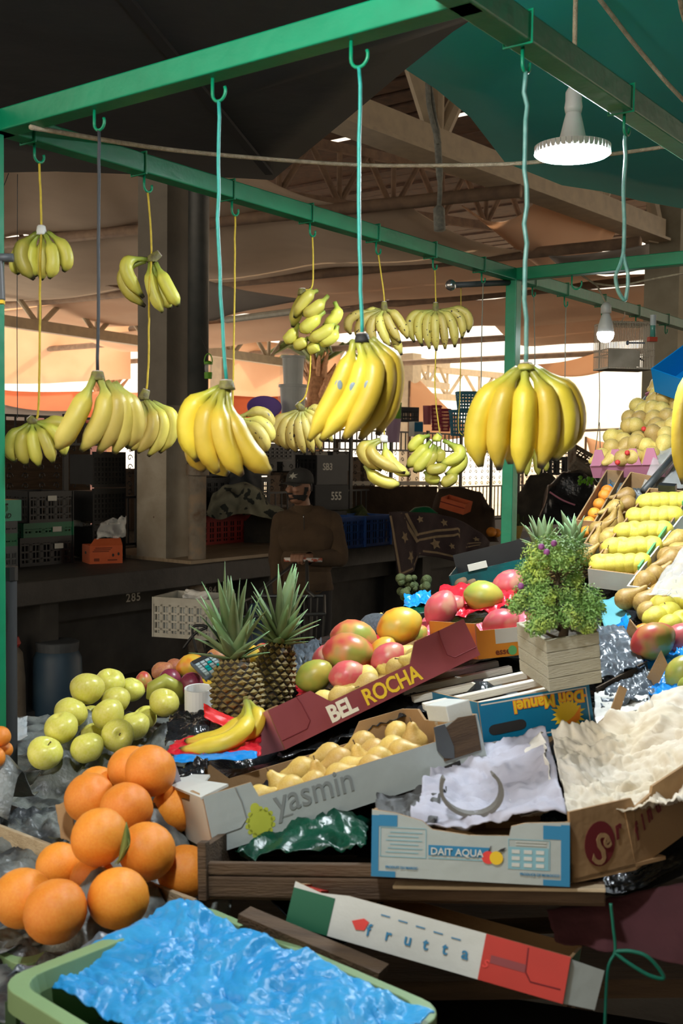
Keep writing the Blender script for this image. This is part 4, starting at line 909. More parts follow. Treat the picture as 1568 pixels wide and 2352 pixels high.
# ------------------------------------------------------------ apples on their tray
AP = [dict(px=x, py=y, d=d, R=r * d / F) for x, y, r, d in (
    (103, 1730, 40, 2.36), (160, 1726, 28, 2.5), (200, 1718, 38, 2.4), (270, 1690, 38, 2.42), (140, 1672, 39, 2.42), (218, 1692, 34, 2.52), (308, 1668, 36, 2.5), (332, 1650, 30, 2.6),
    (162, 1637, 38, 2.5), (212, 1650, 30, 2.6), (248, 1641, 38, 2.47), (377, 1614, 35, 2.56), (266, 1608, 33, 2.58), (302, 1584, 30, 2.68), (200, 1582, 40, 2.52), (252, 1568, 34, 2.66))]
relax(AP)
AL = ['yellow apple at the lower left end of the apple pile', 'small yellow apple wedged in the shade low in the pile', 'yellow apple in front of the pile, second along its lower edge', 'yellow apple lying with its hollow towards us, lower right of the pile',
      'yellow apple resting above the lower left end apple', 'shaded yellow apple in the middle of the pile low down', 'pale yellow apple at the right flank of the pile', 'pale yellow apple behind the right flank of the pile',
      'yellow apple left of centre below the top apple', 'hidden green yellow apple in a gap in the middle', 'big yellow apple in the centre of the pile', 'lone yellow apple apart to the right on the foil', 'yellow apple behind the centre apple, below the top ones',
      'yellow apple at the back right of the pile with a sticker beside it', 'topmost front yellow apple with a visible hollow', 'yellow apple at the very top behind the topmost front one']
AX = {3: (-70, 20), 10: (-40, 15), 14: (-25, 10), 0: (10, 30)}
for i, q in enumerate(AP):
    ax, ay = AX.get(i, (rnd.uniform(-25, 25), rnd.uniform(-35, 35))); 
    fruit('apple', 'apple_skin', T(P(q['px'], q['py'], q['d'])) @ rotm(math.radians(-ax), math.radians(ay), rnd.uniform(0, 6)), q['R'], AL[i], 'yellow apples piled on crumpled paper', stem=i in (0, 3, 10, 14))
mound('paper_lining', 'grey crumpled paper under the yellow apples', 'paper', AP, lambda x, y: 1.085 + .05 * (y - 2.4), -.92, -.3, 2.2, 2.85, 'paper_grey', seed=2, amp=.016, freq=26)
tr = thing('fruit_tray', 'black rimmed tray edge below the apples on the left', 'tray', PZ(60, 1800, 1.06))
MB().tube([PZ(-80, 1778, 1.068), PZ(60, 1778, 1.066), PZ(160, 1768, 1.07), PZ(250, 1742, 1.085), PZ(300, 1712, 1.1)], .007, 8).build('rim', 'black_plastic', tr, smooth=True, local=False)
MB().bar(PZ(-100, 1800, 1.05), PZ(190, 1812, 1.05), .012, .035).build('front_board', 'kraft_edge', tr, local=False)
MB().bar(PZ(-100, 1848, 1.03), PZ(150, 1852, 1.03), .05, .02).build('under_board', 'black_plastic', tr, local=False)
crumple('plastic_film', 'shiny blue film showing under the apple tray', 'film', [PZ(80, 1765, 1.055), PZ(275, 1715, 1.075), PZ(262, 1765, 1.06), PZ(75, 1812, 1.045)], 'film_blue', 34, 24, .008, 40, 4, .05)
crumple('plastic_film', 'pale blue film at the left edge behind the apples', 'film', [PZ(15, 1665, 1.13), PZ(60, 1655, 1.13), PZ(60, 1700, 1.11), PZ(15, 1710, 1.1)], 'clear_film', 20, 16, .01, 40, 4, .05)
LO = relax([dict(px=x, py=y, d=2.05, R=r * 2.05 / F) for x, y, r in ((0, 1692, 25), (-14, 1740, 26), (10, 1722, 20))])
for q, lb in zip(LO, ('orange at the left edge beside the green post, uppermost', 'orange cut off by the left edge, lowest', 'small orange at the left edge by the post')):
    fruit('orange', 'orange_skin', T(P(q['px'], q['py'], q['d'])), q['R'], lb, 'oranges at the left edge')
mound('paper_lining', 'grey lining under the oranges at the left edge', 'paper', LO, lambda x, y: 1.12, -.78, -.6, 1.95, 2.15, 'paper_grey', 14, 14, seed=9, amp=.006)
# ------------------------------------------------------------ mixed fruit behind the apples
for px, py, r, d, k, m, lb, a in ((330, 1565, 24, 2.75, 'mango', 'mango_red', 'small red and green mango behind the yellow apples', 100), (372, 1540, 26, 2.85, 'potato', 'onion_skin', 'peach coloured fruit behind the plums', 20), (402, 1530, 22, 2.95, 'potato', 'onion_skin', 'peach fruit half hidden behind the others', 10),
    (440, 1530, 36, 2.8, 'mango', 'mango_yellow', 'tan mango lying on top of the dark red fruit', 10), (390, 1562, 26, 2.76, 'orange', 'plum_skin', 'dark red fruit left of the tan mango', 0), (440, 1572, 28, 2.7, 'orange', 'plum_skin', 'shiny dark red fruit below the tan mango', 0), (468, 1562, 24, 2.78, 'orange', 'plum_skin', 'dark red fruit hidden by the calculator', 0),
    (497, 1508, 24, 2.9, 'potato', 'onion_skin', 'peach fruit left of the front pineapple crown', 0), (578, 1505, 24, 2.85, 'mango', 'mango_yellow', 'yellow fruit between the two pineapples', 70), (655, 1522, 24, 2.75, 'mango', 'mango_red', 'red mango right of the back pineapple, upper', 80), (664, 1552, 20, 2.7, 'mango', 'mango_red', 'red mango right of the back pineapple, lower', 80), (600, 1490, 16, 2.95, 'mango', 'mango_red', 'little red fruit behind the back pineapple', 30)):
    R = r * d / F
    fruit(k, m, orient(P(px, py, d), a, 0, rnd.uniform(0, 90)), R, lb, 'mixed fruit behind the apples'); SUP.append(P(px, py, d) - Z * R)
sq = thing('green_squash', 'curved green yellow gourd arching behind the lone apple', 'gourd', P(385, 1600, 2.66))
MB().tube([P(346, 1606, 2.66), P(352, 1580, 2.66), P(378, 1566, 2.67), P(404, 1580, 2.68), P(412, 1612, 2.7)], [.012, .019, .021, .02, .014], 12).build('fruit', 'mango_green', sq, smooth=True, local=False)
pr = thing('paper_roll', 'white paper roll standing left of the front pineapple', 'roll', P(457, 1628, 2.5)); M = Matrix.Rotation(.12, 3, 'X')
MB().lathe([(.028, 0), (.033, 0), (.033, .05), (.028, .05), (.028, 0)], 26, M).build('roll', 'paper_roll', pr, smooth=False); SUP.append(P(457, 1628, 2.5))
ca = thing('calculator', 'grey pocket calculator with teal and white keys left of the pineapple', 'calculator', frame(P(474, 1568, 2.6), P(520, 1545, 2.62), P(484, 1520, 2.68)))
MB().box((.03, .05, .006), (.06, .1, .012)).build('case', 'calc_grey', ca, bevel=.003)
for i in range(4):
    for j in range(5): MB().box((.011 + i * .0128, .012 + j * .014, .0135), (.0095, .01, .004)).build('key', 'calc_teal' if (i, j) in ((1, 1), (2, 3), (3, 1), (1, 2)) else 'calc_white', ca)
MB().box((.03, .089, .0125), (.05, .016, .002)).build('display', 'ink_dark', ca)
pl = thing('yellow_pot', 'yellow plastic bowl under the calculator', 'bowl', P(495, 1585, 2.63)); MB().lathe([(.022, 0), (.034, .03), (.032, .03), (.02, .003), (.001, .003)], 20).build('bowl', 'ink_yellow', pl, smooth=True)
# ------------------------------------------------------------ pineapples
def pineapple(label, base, top, tip, rpx, d, seed, spread=1.0, lean=0):
    b0 = P(base[0], base[1], d); b1 = P(top[0], top[1], d + .015); ax = (b1 - b0); h = ax.length; ax.normalize(); R = rpx * d / F
    x = (RIGHT - ax * RIGHT.dot(ax)).normalized(); M = axes(b0, x, ax.cross(x), ax); o = thing('pineapple', label, 'pineapple', M, 'pineapples')
    prof = lambda t: R * (.62 + .42 * math.sin(math.pi * min(1, max(0, t * .8 + .14)))) * (1 if t < .9 else 1 - (t - .9) * 3)
    MB().lathe([(.001, 0)] + [(prof(i / 12) * .93, h * i / 12) for i in range(13)] + [(.001, h * 1.01)], 24).build('body', 'pine_dark', o, smooth=True)
    e = MB(); n = 0; rows = 12; per = 13
    for j in range(rows):
        t = (j + .6) / rows; r_ = prof(t)
        for k in range(per):
            a = 2 * math.pi * (k + .5 * (j % 2)) / per; c = V3((r_ * .93 * math.cos(a), r_ * .93 * math.sin(a), h * t))
            nrm = V3((math.cos(a), math.sin(a), 0)); tg = V3((-math.sin(a), math.cos(a), 0)); w_ = math.pi * r_ / per * .92; hh = h / rows * .62
            vs = [c + tg * w_, c + Z * hh, c - tg * w_, c - Z * hh, c + tg * w_ * .55 + nrm * w_ * .5 - Z * hh * .1, c + Z * hh * .5 + nrm * w_ * .5, c - tg * w_ * .55 + nrm * w_ * .5, c - Z * hh * .6 + nrm * w_ * .55, c + nrm * w_ * .8 + Z * hh * .25]
            e.add(vs, [(0, 1, 5, 4), (1, 2, 6, 5), (2, 3, 7, 6), (3, 0, 4, 7), (4, 5, 8), (5, 6, 8), (6, 7, 8), (7, 4, 8)])
    e.build('eyes', 'pine_eye', o, kind='stuff')
    tp = M.inverted() @ P(tip[0], tip[1], d + .02); Hc = tp.z - h; q = random.Random(seed); N = 34
    for k in range(N):
        t = k / (N - 1); a = k * 2.399 + q.uniform(-.3, .3); el = 1.5 - (1 - t) ** 1.3 * 1.25 + q.uniform(-.12, .12)
        L = Hc * (.42 + .62 * t) * q.uniform(.85, 1.05) * (1 if t < .97 else 1.0); w_ = R * (.24 + .06 * q.random())
        dirv = V3((math.cos(a) * math.cos(el) * spread, math.sin(a) * math.cos(el) * spread, math.sin(el))).normalized(); side = dirv.cross(Z).normalized(); nr = side.cross(dirv)
        p0 = V3((math.cos(a) * R * .16, math.sin(a) * R * .16, h * .97 + Hc * .12 * t)); curve = q.uniform(.02, .14) * (1 - t * .4) * L
        vs = []; n_ = 6
        for i in range(n_ + 1):
            s_ = i / n_; c = p0 + dirv * L * s_ - nr * curve * s_ * s_ * -1 * (-1); c = p0 + dirv * L * s_ - nr * curve * s_ * s_ * 1.0
            ww = w_ * (1 - s_) ** .75 * (1.0 + .25 * math.sin(s_ * 3)) + .0003
            vs += [c - side * ww + nr * ww * .35, c - nr * ww * .12, c + side * ww + nr * ww * .35]
        bl = MB().add(vs, [(i * 3 + m_, i * 3 + m_ + 1, (i + 1) * 3 + m_ + 1, (i + 1) * 3 + m_) for i in range(n_) for m_ in (0, 1)], [(i / n_, m_ / 2) for i in range(n_ + 1) for m_ in range(3)])
        bl.build('leaf', 'leaf_pine', o, smooth=True, solid=.0008)
    SUP.append(b0); return o
pineapple('front pineapple with an olive crown standing right of the paper roll', (551, 1660), (538, 1515), (528, 1318), 57, 2.42, 3)
pineapple('darker pineapple standing behind the front one', (618, 1628), (640, 1478), (645, 1305), 47, 2.58, 8, 1.1)
pineapple('pineapple whose crown shows above the little tree, left', (1262, 1345), (1250, 1272), (1240, 1182), 46, 3.0, 12, 1.5)
pineapple('pineapple whose crown shows above the little tree, right', (1330, 1335), (1318, 1262), (1312, 1180), 46, 3.1, 15, 1.5)
# ------------------------------------------------------------ two loose bananas, red pad and films
lb = thing('banana_pair', 'pair of ripe bananas lying on red film, stalks up', 'bananas', P(520, 1700, 2.12))
banana_mesh(P(565, 1612, 2.2), P(545, 1690, 2.1), P(412, 1722, 2.1), .0185).build('banana', 'banana_ripe', lb, smooth=True, local=False)
banana_mesh(P(568, 1614, 2.21), P(520, 1688, 2.16), P(424, 1702, 2.16), .0175).build('banana', 'banana_ripe', lb, smooth=True, local=False)
banana_mesh(P(570, 1612, 2.22), P(592, 1655, 2.17), P(560, 1700, 2.15), .0165).build('banana', 'banana_ripe', lb, smooth=True, local=False)
MB().tube([P(567, 1616, 2.21), P(563, 1600, 2.21)], [.006, .005], 8).build('stalk', 'banana_crown', lb, local=False)
crumple('red_film', 'red and pink film under the loose bananas', 'film', [P(405, 1700, 2.2), P(600, 1690, 2.18), P(598, 1740, 2.05), P(380, 1735, 2.08)], 'film_red', 34, 24, .007, 40, 3, .04)
crumple('red_film', 'bright red plastic sheet folded behind the loose bananas', 'film', [P(468, 1622, 2.36), P(545, 1655, 2.36), P(530, 1680, 2.3), P(470, 1650, 2.3)], 'red_pad', 20, 16, .005, 30, 6, .04, out=V3((0, -.6, .8)))
crumple('black_film', 'crinkled black film left of the loose bananas', 'film', [P(400, 1650, 2.42), P(500, 1630, 2.4), P(470, 1700, 2.25), P(380, 1715, 2.25)], 'film_black', 34, 30, .012, 34, 9, .05)
crumple('blue_film', 'strip of blue film under the loose bananas', 'film', [P(400, 1735, 2.08), P(590, 1728, 2.06), P(590, 1745, 2.03), P(395, 1752, 2.03)], 'film_blue', 24, 8, .004, 40, 3, .03)
crumple('black_film', 'shiny dark film between the oranges and the white pear carton', 'film', [P(395, 1760, 2.05), P(480, 1752, 2.03), P(460, 1850, 1.88), P(400, 1845, 1.9)], 'film_black', 34, 34, .014, 34, 4, .04)
# ------------------------------------------------------------ maroon pear carton
def p3(a, b, c): return frame(P(*a), P(*b), P(*c))
M = p3((655, 1722, 2.12), (1103, 1504, 2.3), (748, 1662, 2.42)); L = (P(655, 1722, 2.12) - P(1103, 1504, 2.3)).length; H = .083
endo = [(0, 0), (.26, 0), (.26, H), (.2, H), (.17, H * .86), (.09, H * .86), (.06, H), (0, H)]
mb = carton('maroon_carton', 'tilted maroon open carton of pears behind the white one', M, L, .27, H, 'kraft', 'card_maroon', dip(L, H, H * .56, .095, .125), end=endo, m_end='card_pink')
for s, x0 in ((1, .0), (-1, L)):
    w = .07
    groove(mb, [(x0 + s * .002, H * .22), (x0 + s * w * .82, H * .22), (x0 + s * w, H * .36), (x0 + s * w * .97, H * .8), (x0 + s * w * .92, H)])
Mt = lambda x, z: T((x, -.0012, z))
text(mb, 'BEL', .046, Mt(.108, .008), 'ink_cream', bold=.0018, space=.96, sx=.9); text(mb, 'ROCHA', .046, Mt(.19, .008), 'ink_yellow', bold=.0011, space=.96, sx=.86)
def in_tray(Mx, data, kind, m, Rpx, h, labf, grp, dref, box=None):
    pts = sorted(data, key=lambda q: q[0]); n = len(pts); Mi = Mx.inverted()
    cs = [Mi @ hit(q[0], q[1], Mx, h) for q in pts]
    if box: cs = settle(cs, box[0], box[1], Rpx * depth(Mx @ cs[0]) / F * .95, h)
    for i, q in enumerate(pts):
        px, py, ang = q[:3]; sc = q[3] if len(q) > 3 else 1
        c = Mx @ cs[i]; R = Rpx * sc * depth(c) / F
        fruit(kind, m, orient(c, ang, q[4] if len(q) > 4 else 10, rnd.uniform(-40, 40)), R, labf(i, n), grp)
in_tray(M, [(728, 1612, 170), (767, 1586, 160), (790, 1603, 200), (821, 1560, 150), (838, 1580, 30), (862, 1552, 175), (884, 1532, 70), (900, 1510, 160), (916, 1530, 40), (936, 1498, 20), (948, 1520, 170), (972, 1478, 150), (985, 1462, 30), (752, 1604, 20), (810, 1592, 0), (870, 1566, 200)], 'pear', 'pear_pale', 36, .046,
        lambda i, n: 'pale pear in the maroon carton, %s' % from_left(i, n), 'pears in the maroon carton', 2.3, (L, .27))
# ------------------------------------------------------------ white pear carton in front
M = p3((494, 1962, 1.72), (1122, 1757, 1.93), (618, 1846, 2.02)); L = (P(494, 1962, 1.72) - P(1122, 1757, 1.93)).length; H = .092
endo = [(0, 0), (.29, 0), (.29, H), (.22, H * 1.02), (.2, H * .8), (.1, H * .78), (.07, H), (0, H)]
yb = carton('white_carton', 'tilted grey white open carton of pears in front', M, L, .3, H, 'kraft', 'card_grey', dip(L, H, H * .72, .082, .085, .008), back=dip(L, H, H * .62, .1, .1), end=endo, m_end='card_white')
groove(yb, [(.0, H * .28), (.05, H * .3), (.062, H * .42), (.06, H * .72), (.054, H)], .0012, 'ink_grey')
text(yb, 'yasmin', .06, Mt(.112, .03), 'ink_grey', sx=.88, bold=.0003)
disc(yb, 'pear_print', .083, .026, .0215, 'ink_pear', -.0007, 18, 1.0); disc(yb, 'pear_print', .079, .05, .009, 'ink_pear', -.0008, 12, .9)
flat(yb, 'fine_print', .116, .022, .14, .0245, 'ink_grey', -.0008)
for k in range(14): disc(yb, 'pear_print', .083 + .022 * math.cos(k * .45), .026 + .0215 * math.sin(k * .45), .0042, 'ink_pear', -.0007, 8)
# end reinforcements at the right corner: white taped block, torn grey flap, dark hand hole
MB().box((L - .028, .05, H + .012), (.05, .08, .03)).build('corner_flap', 'card_white', yb, bevel=.002)
MB().prism([(L - .085, .03), (L - .01, .03), (L - .006, H), (L - .04, H + .004), (L - .075, H - .01)], .003, T((0, -.0035, 0))).build('torn_flap', 'wood_dark', yb)
MB().prism([(L - .095, .052), (L - .085, .036), (L - .066, .03), (L - .062, .05), (L - .07, H), (L - .092, H)], .002, T((0, -.0055, 0))).build('torn_flap', 'grey_plastic', yb)
MB().prism([(L - .09, .006), (L - .056, .008), (L - .056, .024), (L - .088, .022)], .001, T((0, -.004, 0))).build('hand_hole', 'ink_dark', yb)
MB().add([V3((-.004, 0, H)), V3((.05, .02, H * 1.05)), V3((.042, .13, H * 1.02)), V3((.06, .16, H * 1.05)), V3((.04, .29, H)), V3((-.002, .29, H))] + [V3((-.004, 0, H - .004)), V3((.05, .02, H * 1.05 - .004)), V3((.042, .13, H * 1.02 - .004)), V3((.06, .16, H * 1.05 - .004)), V3((.04, .29, H - .004)), V3((-.002, .29, H - .004))], [(0, 1, 2, 3, 4, 5), (11, 10, 9, 8, 7, 6)] + [(k + 6, (k + 1) % 6 + 6, (k + 1) % 6, k) for k in range(6)]).build('lid_flap', 'card_white', yb)
MB().prism([(0, 0), (.03, 0), (.022, .05), (.006, .055)], .003, T((-.012, .2, H)) @ Matrix.Rotation(.3, 4, 'X')).build('lid_flap', 'paper_lilac', yb)
in_tray(M, [(612, 1826, 20, .95), (640, 1800, 130, .95), (665, 1812, 200), (684, 1772, 195, 1.05), (700, 1802, 185, .9), (730, 1782, 100, 1.0), (748, 1738, 190), (770, 1752, 200, 1.05), (790, 1776, 20), (822, 1712, 200, 1.0), (826, 1752, 110, 1.1), (850, 1728, 190), (862, 1762, 10), (892, 1726, 200, 1.1), (908, 1690, 220, .95, 50), (950, 1698, 100, 1.05), (930, 1726, 10), (880, 1745, 350), (810, 1764, 30)], 'pear', 'pear_skin', 42, .05,
        lambda i, n: 'golden pear in the grey white carton, %s' % from_left(i, n), 'pears in the grey white carton', 1.85, (L, .3))
crumple('black_film', 'dark film lining behind the pears of the white carton', 'film', [M @ V3((.08, .28, .03)), M @ V3((L - .03, .28, .03)), M @ V3((L - .03, .02, .012)), M @ V3((.03, .02, .012))], 'film_black', 40, 24, .012, 34, 6, .01)
crumple('green_film', 'dark green plastic bag under the white pear carton', 'bag', [P(570, 1935, 1.84), P(850, 1850, 1.93), P(848, 1972, 1.68), P(545, 1978, 1.68)], 'film_green', 40, 30, .018, 22, 3, .03, sag=-.02)
# ------------------------------------------------------------ mangoes behind the maroon carton
for px, py, r, d, a, m, lb in ((800, 1500, 60, 2.55, -8, 'mango_red', 'big red and green mango left of the golden one'), (812, 1466, 54, 2.72, -10, 'mango_red', 'red and green mango behind the big one, with a pink strap'), (722, 1552, 46, 2.5, 25, 'mango_green', 'yellow green mango at the left end of the mango row'),
    (745, 1512, 34, 2.62, 60, 'mango_pink', 'pink mango behind the yellow green one'), (798, 1552, 44, 2.46, 8, 'mango_pink', 'pink mango just above the maroon carton, left'), (918, 1438, 54, 2.6, 15, 'mango_yellow', 'big golden mango highest in the row behind the maroon carton'),
    (880, 1500, 42, 2.56, 50, 'mango_yellow', 'orange mango below the golden one'), (892, 1512, 44, 2.5, 30, 'mango_pink', 'pink mango under the golden one, right above the pears'), (952, 1462, 34, 2.62, 30, 'mango_red', 'red mango at the right foot of the golden mango'),
    (1012, 1398, 46, 2.75, 55, 'mango_pink', 'pink orange mango behind the top corner of the maroon carton'), (1110, 1370, 46, 2.85, -10, 'mango_green', 'yellow green mango in red film left of the little tree'), (1166, 1344, 42, 2.95, 40, 'mango_pink', 'pink mango peeping out left of the little tree'), (1150, 1432, 44, 2.6, 15, 'mango_pink', 'pale pink mango inside the orange carton'), (1040, 1392, 30, 2.85, 30, 'mango_pink', 'red mango in the film behind the carton corner')):
    R = r * d / F; fruit('mango', m, orient(P(px, py, d), a, 0, rnd.uniform(-30, 30)), R, lb, 'mangoes behind the maroon carton', sc=(1, 1, 1)); SUP.append(P(px, py, d) - Z * R * .78)
for i, (c, m) in enumerate((([P(690, 1560, 2.7), P(890, 1470, 2.85), P(900, 1545, 2.52), P(680, 1600, 2.5)], 'film_red'), ([P(860, 1490, 2.75), P(1000, 1420, 2.85), P(1000, 1480, 2.62), P(860, 1545, 2.55)], 'film_pink'), ([P(1010, 1360, 3.0), P(1190, 1340, 3.05), P(1180, 1405, 2.8), P(1000, 1420, 2.8)], 'film_red'), ([P(1090, 1450, 2.66), P(1210, 1425, 2.66), P(1210, 1460, 2.52), P(1100, 1480, 2.54)], 'film_pink'))):
    crumple('red_net', ['red film crumpled under the left mangoes', 'pink film under the golden mango', 'red film cupping the mangoes left of the little tree', 'pink film inside the orange carton'][i], 'film', c, m, 40, 26, .018, 26, i + 3, .06)
crumple('black_film', 'blue black crinkled film right of the back pineapple', 'film', [P(670, 1490, 2.95), P(740, 1470, 2.95), P(730, 1545, 2.7), P(670, 1560, 2.7)], 'tray_foil', 30, 30, .014, 34, 4, .05)
crumple('dark_net', 'red and dark film under the maroon carton', 'film', [P(660, 1700, 2.35), P(1000, 1590, 2.4), P(990, 1640, 2.2), P(640, 1750, 2.12)], 'film_black', 40, 20, .014, 34, 5, .03)
for px, py, r, d, k, m, lb in ((845, 1428, 17, 3.0, 'potato', 'potato_skin', 'small tan potato behind the golden mango, left'), (866, 1420, 17, 3.02, 'pear', 'pear_pale', 'small pale pear behind the golden mango'), (1058, 1340, 17, 3.15, 'potato', 'potato_skin', 'brown kiwi fruit beside the glossy dark crate'), (1082, 1340, 13, 3.16, 'potato', 'potato_skin', 'smaller brown kiwi fruit beside the first')):
    fruit(k, m, orient(P(px, py, d), 40), r * d / F, lb); SUP.append(P(px, py, d) - Z * r * d / F)
dm = fruit('mango', 'tray_foil', orient(P(862, 1442, 2.9), 10), .05, 'dark blue wrapped fruit left of the golden mango', cat='fruit', name='dark_fruit')
crumple('blue_bag', 'bright blue plastic bag beside the pink orange mango', 'bag', [P(930, 1372, 3.1), P(990, 1358, 3.1), P(985, 1392, 3.0), P(928, 1400, 3.0)], 'film_blue', 24, 20, .016, 30, 7, .08)
crumple('teal_film', 'teal film under the blue bag', 'film', [P(925, 1395, 3.05), P(985, 1388, 3.05), P(985, 1410, 2.95), P(920, 1420, 2.95)], 'film_green', 16, 10, .008, 30, 8, .05)
gl = thing('dark_crate', 'glossy dark green crate with a white tag behind the kiwi fruit', 'crate', frame(P(1048, 1364, 3.4), P(1195, 1330, 3.36), P(1062, 1330, 3.8)))
MB().box((.12, .002, .015), (.26, .004, .09)).build('front_wall', 'glass_dark', gl); MB().box((.12, .26, .05), (.26, .004, .1)).build('back_wall', 'black_plastic', gl); MB().box((.12, .13, -.028), (.26, .26, .004)).build('base', 'black_plastic', gl)
for x in (-.008, .248): MB().box((x, .13, .015), (.004, .26, .09)).build('side_wall', 'glass_dark', gl)
MB().box((.085, -.004, .07), (.06, .004, .022)).build('tag', 'label_white', gl, bevel=.001); SUP.append(P(1030, 1372, 3.35)); SUP.append(P(1195, 1325, 3.5))
bq = thing('broccoli', 'knobbly dark green vegetable behind the blue bag', 'vegetable', P(955, 1372, 3.3)); q = random.Random(4)
for k in range(26): MB().ell((q.uniform(-.05, .04), q.uniform(-.02, .02), q.uniform(.0, .06)), q.uniform(.008, .018), 8, 6).build('floret', 'broccoli', bq, smooth=True)
# ------------------------------------------------------------ orange carton, slatted crate, blue carton
M = p3((1098, 1515, 2.38), (1215, 1502, 2.42), (1104, 1486, 2.7)); L = .3
oc = carton('orange_carton', 'orange open carton with a white label left of the planter', M, L, .26, .078, 'kraft', 'card_orange', dip(L, .078, .062, .0, .05, .01), th=.004)
flat(oc, 'label', .045, .03, .12, .062, 'ink_grey' if 0 else 'label_white', -.0012); text(oc, 'essen', .02, Mt(.042, .006), 'ink_brown', bold=.0004, sx=1.05); disc(oc, 'round_logo', .084, .0125, .0105, 'ink_green', -.0016)
text(oc, '07', .011, T((.107, -.002, .034)), 'ink_grey')
Md = p3((1112, 1718, 2.02), (1366, 1672, 2.08), (1130, 1660, 2.3)); L = (P(1112, 1718, 2.02) - P(1366, 1672, 2.08)).length; H = .084
db = carton('blue_carton', 'bright blue carton with upside down yellow lettering under the planter', Md, L, .3, H, 'kraft', 'card_blue', lap=False)
b = MB()
for (x0, z0, x1, z1) in ((.004, .006, L - .008, .0085), (.004, H - .0065, L - .008, H - .004), (L - .0095, .006, L - .007, H - .004)): flat(db, 'white_line', x0, z0, x1, z1, 'label_white', -.0008)
def slot(n): return [(.052 + .027 * sx + .011 * math.cos(a), .025 + .0095 * math.sin(a)) for sx, rng in ((1, range(-90, 91, 30)), (-1, range(90, 271, 30))) for a in [math.radians(q) for q in rng]]
MB().prism(slot(0), .001, T((0, -.0012, .004)) @ Matrix.Rotation(-.03, 4, 'Y')).build('hand_hole', 'ink_dark', db)
pts = []; cx, cz = L - .052, .034
for k in range(40):
    a = 2 * math.pi * k / 40; r_ = (.036 if k % 4 == 1 else .031) if k % 2 else .023; pts.append((cx + r_ * 1.05 * math.cos(a), cz + r_ * math.sin(a)))
MB().prism(pts, .0006, T((0, -.0012, 0))).build('sun_print', 'ink_yellow', db)
MB().prism([(cx - .018, cz - .02), (cx - .002, cz - .025), (cx + .022, cz - .012), (cx + .028, cz + .012), (cx + .012, cz - .004)], .0006, T((0, -.0018, 0))).build('sun_print', 'ink_orange', db)
flip = Matrix.Rotation(math.pi, 4, 'Y')
for bd, m, y in ((.0022, 'ink_orange', -.0016), (.0006, 'ink_yellow', -.0021)):
    text(db, 'Don Manuel', .031, T((L - .014, y, H - .009)) @ flip, m, bold=bd, sx=.95)
disc(db, 'dot_print', L - .0125, H - .02, .003, 'ink_orange', -.0016, 10)
flat(db, 'fold_strip', 0, -.012, L, -.001, 'kraft', .001, .003)
# slatted crate on the blue carton
Ms = p3((1098, 1640, 2.08), (1244, 1608, 2.1), (1066, 1548, 2.52))
sc_ = thing('slat_crate', 'pale slatted wooden crate lid lying on the blue carton', 'crate', Ms)
for k in range(5): MB().box((.045, .012 + k * .1, .012), (.25, .022, .014)).build('slat', 'wood_slat', sc_, bevel=.0015)
for x in (-.02, .1): MB().box((x, .2, .0), (.022, .42, .01)).build('runner', 'tray_foil', sc_)
MB().box((.04, .006, .006), (.25, .008, .02)).build('front_slat', 'wood_pale', sc_)
for k, y in enumerate((.06, .16, .26)):
    MB().box((.035, y, .001), (.12, .07, .004), Matrix.Rotation(.03 * k, 3, 'Z')).build('paper_sheet', 'card_white', sc_)
# planter with little tree
Mp = p3((1262, 1590, 1.98), (1371, 1570, 2.0), (1203, 1500, 2.22)); Lp, Dp, Hp = .105, .14, .098
po = thing('planter', 'square planter of rough pale planks under the little tree', 'planter', Mp)
for k in range(4):
    z = .012 + k * .0245; j = rnd.uniform(-.0015, .0015)
    MB().box((Lp / 2 + j, .004, z), (Lp, .008, .0235)).build('plank', 'wood_planter', po, bevel=.0015); MB().box((Lp / 2, Dp - .004, z), (Lp, .008, .0235)).build('plank', 'wood_planter', po, bevel=.0015)
    MB().box((.004, Dp / 2, z), (.008, Dp - .017, .0235)).build('plank', 'wood_planter', po, bevel=.0015); MB().box((Lp - .004, Dp / 2, z), (.008, Dp - .017, .0235)).build('plank', 'wood_planter', po, bevel=.0015)
for x, y in ((.014, .014), (Lp - .014, .014), (.014, Dp - .014), (Lp - .014, Dp - .014)): MB().box((x, y, Hp / 2), (.012, .012, Hp - .006)).build('corner_post', 'wood_pale', po)
MB().grid(lambda a, b: V3((.008 + (Lp - .016) * a, .008 + (Dp - .016) * b, Hp - .018 + .006 * noise.noise(V3((a * 7, b * 7, 2))))), 14, 14).build('soil', 'soil', po, smooth=True)
MB().box((Lp / 2, Dp / 2, .004), (Lp - .018, Dp - .018, .006)).build('base', 'wood_pale', po)
tb = hit(1290, 1478, Mp, Hp - .018); dtr = depth(tb)
bt = thing('bonsai_tree', 'little bushy tree with twisted trunk in the planter', 'tree', tb)
def tp_(x, y, dd=0): return P(x, y, dtr + dd)
MB().tube([tp_(1290, 1482), tp_(1296, 1440), tp_(1280, 1400, -.01), tp_(1272, 1370), tp_(1282, 1330), tp_(1268, 1290), tp_(1275, 1262)], [.0105, .0085, .006, .005, .0042, .0035, .002], 8).build('trunk', 'bonsai_bark', bt, smooth=True, local=False)
